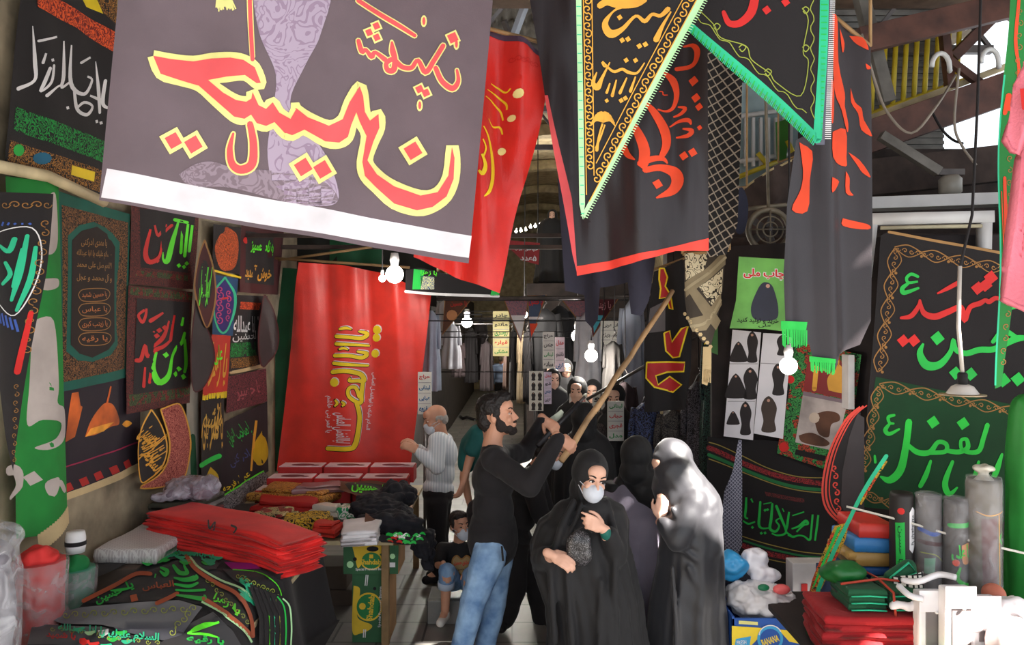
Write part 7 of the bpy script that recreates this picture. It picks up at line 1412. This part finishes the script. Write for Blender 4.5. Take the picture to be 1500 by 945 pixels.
rows = [(866, 728, 4.19, 26, .10), (866, 742, 4.18, 48, .13), (854, 764, 4.17, 66, .155), (847, 795, 4.16, 71, .175), (853, 835, 4.16, 74, .19), (866, 880, 4.16, 70, .21), (872, 940, 4.17, 70, .23), (874, 1010, 4.18, 78, .26), (874, 1084, 4.18, 86, .29)]
FO = ((9, .05, .5), (14, .045, 2.1), (5, .05, 1.0), (23, .03, 0), (31, .018, 1))
drape('chador', loft(rows, folds=FO), tp(HOOD + rim(.068, .102, -.052, -.008, .015, 1.28), HMw, .98) + [C(W(832, 755, 4.16), .09, W(797, 818, 4.08), .075), C(W(797, 818, 4.08), .075, W(800, 816, 4.0), .055), C(W(898, 762, 4.16), .08, W(902, 815, 4.04), .062), C(W(902, 815, 4.04), .062, W(892, 783, 3.97), .045), E(W(868, 745, 4.12), (.10, .10, .07))] +
      chain((W(840, 735, 4.06), .02), (W(822, 775, 4.0), .024), (W(806, 830, 3.99), .02), (W(812, 940, 3.98), .02)) + chain((W(890, 735, 4.08), .016), (W(902, 790, 4.0), .02), (W(900, 860, 3.97), .018), (W(906, 1000, 3.95), .02)) + chain((W(830, 840, 3.98), .014), (W(838, 940, 3.95), .02), (W(836, 1060, 3.92), .02)) + chain((W(880, 850, 3.96), .014), (W(876, 1050, 3.9), .02)) + chain((W(852, 738, 4.03), .012), (W(840, 770, 3.99), .014), (W(828, 800, 3.98), .012)), .010, CHAD, wm, 5, wrinkle(.004, 16, 3))
blob('green_cuff', [C(W(888, 784, 3.95), .028, wl + (W(896, 792, 3.97) - wl) * .2, .030)], .006, mat('teal_cuff', (20, 96, 84), .7), wm, 2)
bg = blob('handbag', [E(W(848, 800, 3.92), (.065, .03, .085)), E(W(852, 812, 3.92), (.06, .03, .06))], .007, orn('sequin_black', (20, 18, 20), (120, 116, 120), 60, .02, rough=.35), it=2, disp=wrinkle(.006, 20)); tag(bg, 'black sequinned bag in the arm of the woman with the white mask', 'bag'); tube('strap', [W(842, 778, 3.9), W(856, 770, 3.92), W(868, 780, 3.92)], .006, BLK, bg, 6)
# woman in grey dress, seen from behind her shoulder
w2 = empty('person', (W(930, 900, 4.8).x, 4.85, 0), 'woman in grey dress and black headscarf between the two women in black', 'person')
HM2 = HM(W(934, 672, 4.82), 150, 12, 0)
J2 = dict(neck=W(932, 708, 4.85), chest=W(930, 760, 4.86), pelvis=W(930, 850, 4.88), shl=W(968, 728, 4.88), shr=W(898, 728, 4.84), ell=W(972, 790, 4.95), elr=W(892, 790, 4.94), wrl=W(958, 800, 5.08), wrr=W(900, 800, 5.08), hpl=W(944, 870, 4.88), hpr=W(916, 870, 4.88), knl=W(944, 925, 4.86), knr=W(916, 925, 4.86), anl=W(944, 985, 4.9), anr=W(916, 985, 4.9), tol=W(946, 992, 5.0), tor=W(914, 992, 5.0))
blob('body', figure(J2, HM2, .93), .01, SKIN2, w2, 2)
drape('dress', loft([(932, 700, 4.86, 30, .10), (932, 722, 4.85, 44, .13), (932, 760, 4.85, 44, .15), (932, 810, 4.86, 42, .16), (932, 860, 4.86, 44, .18), (932, 985, 4.86, 50, .22)], folds=((7, .04, 1), (11, .03, 0))), [C(J2['shl'], .07, J2['ell'], .055), C(J2['shr'], .07, J2['elr'], .055)], .011, mat('grey_dress', (136, 128, 144), .85, bump=.2, bscale=200), w2, 3, wrinkle(.004, 12))
drape('headscarf', loft([(936, 688, 4.84, 24, .10), (942, 706, 4.83, 34, .14), (954, 728, 4.82, 32, .15), (964, 744, 4.82, 18, .12)], folds=((5, .06, 1),)), tp(HOOD + [E((0, -.03, -.02), (.085, .085, .11))], HM2, .98) + [C(W(930, 700, 4.78), .07, W(975, 752, 4.72), .035), C(W(918, 696, 4.82), .05, W(908, 712, 4.82), .04)], .009, CHAD, w2, 3, wrinkle(.005, 18, 8))
drape('cloak', loft([(900, 706, 4.86, 14, .08), (892, 760, 4.9, 18, .1), (896, 850, 4.92, 24, .12), (900, 990, 4.96, 30, .14)], folds=((5, .05, 0),)), [], .012, CHAD, w2, 3)
# woman with the sunlit chador, bending towards her
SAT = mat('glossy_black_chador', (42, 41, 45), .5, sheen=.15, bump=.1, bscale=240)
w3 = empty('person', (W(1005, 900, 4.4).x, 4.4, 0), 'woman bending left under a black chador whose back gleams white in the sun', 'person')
HM3 = HM(W(982, 682, 4.42), -70, 28, -6)
J3 = dict(neck=W(1000, 716, 4.42), chest=W(1010, 765, 4.42), pelvis=W(1010, 865, 4.42), shl=W(1010, 735, 4.28), shr=W(1008, 735, 4.56), ell=W(990, 795, 4.26), elr=W(988, 790, 4.6), wrl=W(968, 760, 4.3), wrr=W(966, 765, 4.5), hpl=W(1008, 885, 4.34), hpr=W(1008, 885, 4.5), knl=W(1000, 950, 4.34), knr=W(1000, 950, 4.5), anl=W(1002, 1035, 4.34), anr=W(1002, 1035, 4.5), tol=W(980, 1046, 4.34), tor=W(980, 1044, 4.5))
h3 = hand(J3['wrl'], W(972, 716, 4.3) - J3['wrl'], (-.2, -1, .1), 1, (20, 35, 30), (.7, .5, -.2), .9)
blob('body', figure(J3, HM3, .93, h3), .008, SKIN2, w3, 2)
rows = [(992, 696, 4.44, 34, .13), (1000, 716, 4.43, 46, .16), (1010, 745, 4.42, 46, .19), (1012, 790, 4.42, 46, .20), (1010, 830, 4.42, 48, .21), (1006, 880, 4.42, 54, .23), (1004, 950, 4.42, 60, .26), (1002, 1044, 4.42, 70, .3)]
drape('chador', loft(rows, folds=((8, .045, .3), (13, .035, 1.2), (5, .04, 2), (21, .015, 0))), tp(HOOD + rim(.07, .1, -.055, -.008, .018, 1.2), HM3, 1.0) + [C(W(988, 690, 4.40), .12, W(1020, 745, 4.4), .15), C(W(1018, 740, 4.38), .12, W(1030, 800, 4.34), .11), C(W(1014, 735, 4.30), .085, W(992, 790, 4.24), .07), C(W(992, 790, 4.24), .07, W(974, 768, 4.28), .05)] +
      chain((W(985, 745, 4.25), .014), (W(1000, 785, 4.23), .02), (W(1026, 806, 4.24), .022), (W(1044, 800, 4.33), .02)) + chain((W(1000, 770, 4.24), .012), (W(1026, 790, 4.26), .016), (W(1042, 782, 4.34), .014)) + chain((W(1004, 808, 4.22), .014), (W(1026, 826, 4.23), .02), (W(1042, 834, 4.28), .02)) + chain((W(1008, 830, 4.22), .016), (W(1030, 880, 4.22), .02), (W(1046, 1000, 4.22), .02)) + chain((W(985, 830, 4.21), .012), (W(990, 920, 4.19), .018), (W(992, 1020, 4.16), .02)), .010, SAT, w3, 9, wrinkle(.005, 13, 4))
# standing woman in black further back
def veiled(px, py, Y, label, yaw=0, h=1.6, vox=.013, m=CHAD, kind='person', zf=0, face=True, wide=1.0, pitch=0):
    """cloaked standing figure whose head top is at the sight line"""
    t = W(px, py, Y); hc = t + Vector((0, 0, -.14)); M = HM(hc, yaw, pitch, 0); s_ = F / Y
    r = empty(kind, (t.x, t.y, zf), label, 'person' if kind == 'person' else 'mannequin'); zz = lambda z: CY + (HC - z) * s_
    H_ = t.z - zf
    rows = [(px, zz(zf + H_ * f), Y + .02, w * s_ * wide, d * wide) for f, w, d in ((.87, .09, .09), (.83, .17, .12), (.78, .215, .14), (.62, .235, .17), (.45, .225, .18), (.25, .24, .2), (.0, .28, .24))]
    if kind == 'person' or face: blob('body' if kind == 'person' else 'dummy', tp(HEAD + [C((0, .02, -.06), .054, (0, .04, -.2), .06)], M, .95) + [E((t.x, t.y + .02, zf + H_ * .6), (.14, .09, .25))] + [C((t.x + q * .08, t.y, zf + H_ * .45), .07, (t.x + q * .07, t.y, zf + .05), .04) for q in (-1, 1)] + [E((t.x, t.y + .01, zf + H_ * .75), (.09, .08, .12)), E((t.x, t.y, zf + H_ * .46), (.13, .09, .1))], vox * .8, SKIN3 if kind == 'person' else mat('dummy_face', (212, 168, 146), .5), r, 2)
    if face and kind != 'person': face_bits(r, M, SKIN3, .95)
    drape('chador', loft(rows, folds=((7, .05, px), (11, .035, 1), (17, .02, 2))), tp(HOOD + (rim(.07, .104, -.05, -.01, .018, 1.25) if face else [E((0, -.02, 0), (.09, .09, .12))]), M, 1.0), vox, m, r, 2, wrinkle(.005, 10, px))
    return r
veiled(857, 589, 5.9, 'woman wrapped in black seen from behind, beyond the sloping pole', 160, face=False)
# ---- boy on the step
HMb = HM(W(674, 770, 5.82), 28, -4, -4); s = .86
bo = empty('person', (W(672, 850, 5.85).x, 5.85, .17), 'boy in black heart print shirt and white mask sitting on the low step', 'person')
Jb = dict(neck=W(672, 795, 5.86), chest=W(672, 818, 5.87), pelvis=W(675, 848, 5.90), shr=W(648, 804, 5.84), shl=W(696, 804, 5.88), elr=W(642, 828, 5.72), ell=W(705, 830, 5.8), wrr=W(650, 828, 5.58), wrl=W(690, 835, 5.62), hpr=W(664, 852, 5.86), hpl=W(688, 852, 5.88), knr=W(654, 836, 5.56), knl=W(690, 842, 5.58), anr=W(652, 898, 5.6), anl=W(690, 905, 5.6), tor=W(645, 913, 5.5), tol=W(690, 921, 5.48))
hb = hand(Jb['wrr'], (.25, -.7, -.6), (-.1, -.5, .9), 1, (20, 25, 20), (.6, .6, -.1), .8) + hand(Jb['wrl'], (-.2, -.8, -.5), (0, -.4, .9), -1, (20, 25, 20), (.6, .6, -.1), .8)
def child(Jx, M, hands):
    g = {k: Vector(v) for k, v in Jx.items()}; p = tp(HEAD, M, s); p += [C(M @ (Vector((0, .02, -.06)) * s), .04, g['neck'], .042), E(g['pelvis'], (.11, .09, .07)), E((g['pelvis'] + g['chest']) / 2, (.10, .085, .10)), E(g['chest'], (.105, .085, .1)), C(g['shl'], .036, g['shr'], .036), C(g['neck'], .045, g['chest'], .07)]
    for k in 'lr': p += chain((g['sh' + k], .036), (g['el' + k], .028), (g['wr' + k], .021)) + chain((g['hp' + k], .062), (g['kn' + k], .043), (g['an' + k], .029), (g['to' + k], .025))
    return p + hands
blob('body', child(Jb, HMb, hb), .006, SKIN, bo, 2)
g = {k: Vector(v) for k, v in Jb.items()}
blob('t_shirt', [E(g['pelvis'] + Vector((0, -.01, .03)), (.125, .105, .08)), E((g['pelvis'] + g['chest']) / 2, (.118, .10, .11)), E(g['chest'], (.122, .10, .1)), C(g['shl'], .05, g['shr'], .05), C(g['shl'], .052, g['shl'].lerp(g['ell'], .7), .05), C(g['shr'], .052, g['shr'].lerp(g['elr'], .7), .05), C(g['neck'] - Vector((0, 0, .02)), .055, g['chest'], .09)], .008, mat('black_jersey', (26, 24, 26), .85), bo, 3, wrinkle(.004, 18))
for k in 'lr':
    blob('shorts_leg', [C(g['hp' + k], .076, g['kn' + k].lerp(g['hp' + k], .05), .062), E(g['pelvis'], (.12, .10, .07)), C(g['kn' + k], .058, g['kn' + k].lerp(g['an' + k], .25), .056)], .008, DENIM, bo, 2, wrinkle(.004, 18)); tube('turn_up', [g['kn' + k].lerp(g['an' + k], .26), g['kn' + k].lerp(g['an' + k], .40)], .060, mat('faded_denim_cuff', (176, 188, 206), .85), bo, 16)
    shoe(g['an' + k], g['to' + k], WSH, bo, .82)
blob('hair', tp([E((0, .026, .055), (.082, .09, .076)), E((0, -.035, .088), (.066, .055, .034)), E((0, .075, -.01), (.066, .042, .07)), E((.07, .0, .03), (.014, .035, .045)), E((-.07, .0, .03), (.014, .035, .045))], HMb, s), .006, HAIRM, bo, 1, lambda p, n: .004 * noise.noise(p * 60))
face_bits(bo, HMb, SKIN, s); face_mask(bo, HMb, s)
c = Cloth(Pl(g['chest'] + Vector((.02, -.118, 0)), (.15, -1, .25)), lambda a, b: -1.6 * (a * a + b * b), 3, .003); ht = [(677, 844), (664, 830), (663, 820), (669, 814), (676, 819), (684, 814), (690, 821), (688, 832)]
c.smooth(ht, mat('tan_print', (166, 138, 92), .7), 1); c.stroke(ht, DGOLD, 2, 2, closed=True); c.text('عشق حسین', 676, 825, 22, 8, RED, 0, 2, bold=.03); c.text('یا حسین', 676, 834, 14, 5, BLK, 0, 2); c.build('heart_print', 'tan heart print', parent=bo)
# ---- old man in white shirt
HMo = HM(W(638, 614, 6.62), -72, 14, 0)
om = empty('person', (W(640, 800, 6.65).x, 6.65, 0), 'bald old man in white shirt and mask bent over the end of the table', 'person')
Jo = dict(neck=W(646, 636, 6.65), chest=W(648, 664, 6.66), pelvis=W(642, 720, 6.68), shl=W(640, 646, 6.5), shr=W(652, 646, 6.82), ell=W(640, 684, 6.42), elr=W(640, 680, 6.86), wrl=W(612, 662, 6.42), wrr=W(612, 656, 6.7), hpl=W(640, 735, 6.6), hpr=W(644, 735, 6.76), knl=W(640, 785, 6.58), knr=W(644, 785, 6.74), anl=W(644, 838, 6.6), anr=W(648, 836, 6.78), tol=W(624, 850, 6.55), tor=W(630, 848, 6.74))
for k in ('anl', 'tol', 'anr', 'tor'): Jo[k].z = max(Jo[k].z, .035 if k[0] == 't' else .09)
ho = hand(Jo['wrl'], W(600, 655, 6.4) - Jo['wrl'], (0, -.7, .7), -1, (25, 35, 30), (.7, .5, -.2)) + hand(Jo['wrr'], W(601, 648, 6.68) - Jo['wrr'], (0, -.5, .8), 1, (25, 35, 30), (.7, .5, -.2))
blob('body', figure(Jo, HMo, .97, ho), .009, SKIN, om, 2)
def striped():
    m, n, l, p = pbr('striped_white'); tc = n.new('ShaderNodeTexCoord'); wv = n.new('ShaderNodeTexWave'); wv.inputs['Scale'].default_value = 14; l.new(tc.outputs['Object'], wv.inputs['Vector']); cr = n.new('ShaderNodeValToRGB'); cr.color_ramp.elements[0].color = lin((196, 202, 210)); cr.color_ramp.elements[1].color = lin((226, 228, 232)); l.new(wv.outputs['Fac'], cr.inputs['Fac']); l.new(cr.outputs['Color'], p.inputs['Base Color']); p.inputs['Roughness'].default_value = .85; return m
STRP = striped()
blob('shirt', top_prims(Jo, .97, .022), .012, STRP, om, 3, wrinkle(.007, 12, 9)); blob('trousers', leg_prims(Jo, .97, .02), .013, SWEAT, om, 2, wrinkle(.006, 10)); face_mask(om, HMo, .97)
blob('grey_hair', tp([E((0, .07, -.015), (.07, .04, .05)), E((.07, .02, .01), (.014, .04, .03)), E((-.07, .02, .01), (.014, .04, .03))], HMo, .97), .007, mat('grey_hair', (170, 162, 156), .8, bump=.6, bscale=90), om, 1, lambda p, n: .004 * noise.noise(p * 60)); face_bits(om, HMo, SKIN, .97)
for k in 'lr': shoe(Jo['an' + k], Jo['to' + k], BLK, om)
# ---- masked man stooping behind the bearded man
HMs = HM(W(806, 661, 5.45), 70, 18, 0)
st = empty('person', (W(765, 900, 5.6).x, 5.6, 0), 'dark haired man in black and a mask stooping behind the bearded man\'s arms', 'person')
Js = dict(neck=W(786, 684, 5.5), chest=W(772, 716, 5.52), pelvis=W(752, 790, 5.6), shr=W(776, 700, 5.35), shl=W(784, 698, 5.7), elr=W(790, 750, 5.35), ell=W(800, 750, 5.7), wrr=W(812, 790, 5.38), wrl=W(815, 790, 5.65), hpr=W(752, 810, 5.52), hpl=W(758, 810, 5.7), knr=W(756, 862, 5.5), knl=W(786, 862, 5.72), anr=W(740, 908, 5.56), anl=W(792, 905, 5.76), tor=W(734, 920, 5.48), tol=W(808, 912, 5.70))
blob('body', figure(Js, HMs, .95, hand(Js['wrr'], (.3, -.1, -.9), (.9, 0, .3), 1, (20, 30, 25)) + hand(Js['wrl'], (.3, -.1, -.9), (.9, 0, .3), -1, (20, 30, 25))), .009, SKIN, st, 2)
blob('shirt', top_prims(Js, .95, .025), .012, SWEAT, st, 3, wrinkle(.006, 12, 3)); blob('trousers', leg_prims(Js, .95, .02), .013, SWEAT, st, 2, wrinkle(.006, 10, 2)); face_mask(st, HMs, .95); face_bits(st, HMs, SKIN, .95)
blob('hair', tp([E((0, .026, .055), (.083, .092, .078)), E((0, -.03, .09), (.066, .055, .034)), E((0, .075, -.01), (.068, .045, .07)), E((.07, .0, .03), (.014, .035, .045)), E((-.07, .0, .03), (.014, .035, .045))], HMs, .95), .007, HAIRM, st, 1, lambda p, n: .005 * noise.noise(p * 50))
for k in 'lr': shoe(Js['an' + k], Js['to' + k], BLK, st)
# ---- person in teal behind the bearded man, and the walker down the lane
def plain(px, py, Y, h, yaw, label, topm, legm, hairm, arm=None, vox=.013, sleeve=.8, zf=0, kind='person'):
    t = W(px, py, Y); z = lambda f: t.z - h * (1 - f); d = Vector((math.sin(R(yaw)), -math.cos(R(yaw)), 0)); sd_ = Vector((0, 0, 1)).cross(d) ; M = HM((t.x, t.y, z(.925)), yaw)
    k_ = h / 1.75; P = lambda a, f, o=0: Vector((t.x, t.y, z(f))) - sd_ * a * k_ + d * o * k_
    Jx = dict(neck=P(0, .83), chest=P(0, .72), pelvis=P(0, .53), shl=P(-.19, .805), shr=P(.19, .805), ell=P(-.24, .64), elr=P(.24, .64), wrl=P(-.23, .50, .08), wrr=P(.23, .50, .08), hpl=P(-.09, .50), hpr=P(.09, .50), knl=P(-.10, .28, .03), knr=P(.10, .28, -.02), anl=P(-.10, .055, .06), anr=P(.10, .055, -.08), tol=P(-.11, .022, .17), tor=P(.11, .022, .03))
    if arm: Jx.update(arm)
    r = empty('person', (t.x, t.y, z(0)), label, 'person')
    hh = hand(Jx['wrr'], Jx['wrr'] - Jx['elr'], sd_ * -1, 1, (20, 30, 25), s=k_) + hand(Jx['wrl'], Jx['wrl'] - Jx['ell'], sd_, -1, (20, 30, 25), s=k_)
    blob('body', figure(Jx, M, k_ * .97, hh), vox * .8, SKIN, r, 2); blob('shirt', top_prims(Jx, k_ * .97, .022, sleeve), vox, topm, r, 3, wrinkle(.006, 11, px)); blob('trousers', leg_prims(Jx, k_ * .97, .02), vox, legm, r, 2)
    blob('hair', tp([E((0, .026, .055), (.083, .092, .078)), E((0, -.03, .09), (.066, .055, .034)), E((0, .075, -.01), (.068, .045, .07))], M, k_ * .97), vox * .7, hairm, r, 1)
    for q in 'lr': shoe(Jx['an' + q], Jx['to' + q], BLK, r, k_)
    return r
plain(716, 592, 5.75, 1.58, 150, 'person in teal short sleeves standing just behind the bearded man', mat('teal_shirt', (24, 92, 90), .8), SWEAT, HAIRM, dict(elr=W(688, 672, 5.78), wrr=W(679, 704, 5.72), shr=W(700, 634, 5.76)), sleeve=.6)
plain(734, 519, 21.5, 1.64, 170, 'man in blue shirt walking away down the lane', mat('light_blue_shirt', (132, 152, 186), .8), SWEAT, mat('brown_grey_hair', (110, 96, 84), .8), vox=.02, sleeve=1.0)
# ---- shop dummies in cloaks
box_m = mat('plinth', (70, 58, 52), .8)
veiled(809, 306, 14.6, 'tall cloaked dummy standing on top of the shop roof under the vault', -8, vox=.02, kind='mannequin', zf=W(800, 415, 14.6).z, wide=1.25)
for px, py, Y, h, lab in ((806, 524, 10.9, 1.62, 'cloaked dummy at the back left of the group in the lane'), (829, 526, 10.2, 1.6, 'cloaked dummy at the back right of the group in the lane'), (811, 540, 9.35, 1.5, 'cloaked dummy in front of the back pair in the lane'), (845, 552, 7.25, 1.7, 'cloaked dummy behind the card with red writing'), (868, 556, 8.1, 1.7, 'cloaked dummy between the two white cards'), (900, 562, 6.95, 1.65, 'cloaked dummy behind the green and red lettered board')):
    veiled(px, py, Y, lab, 8 if px < 840 else -12, vox=.016, kind='mannequin', zf=0)
for px, py, Y, w in ((798, 452, 11.6, 44), (820, 448, 12.0, 40)): garment(px, py, py + 140, w, Y, CHAD, 'big black robe spread above the dummies, %s' % ('left one' if px < 810 else 'right one'), seed=px)
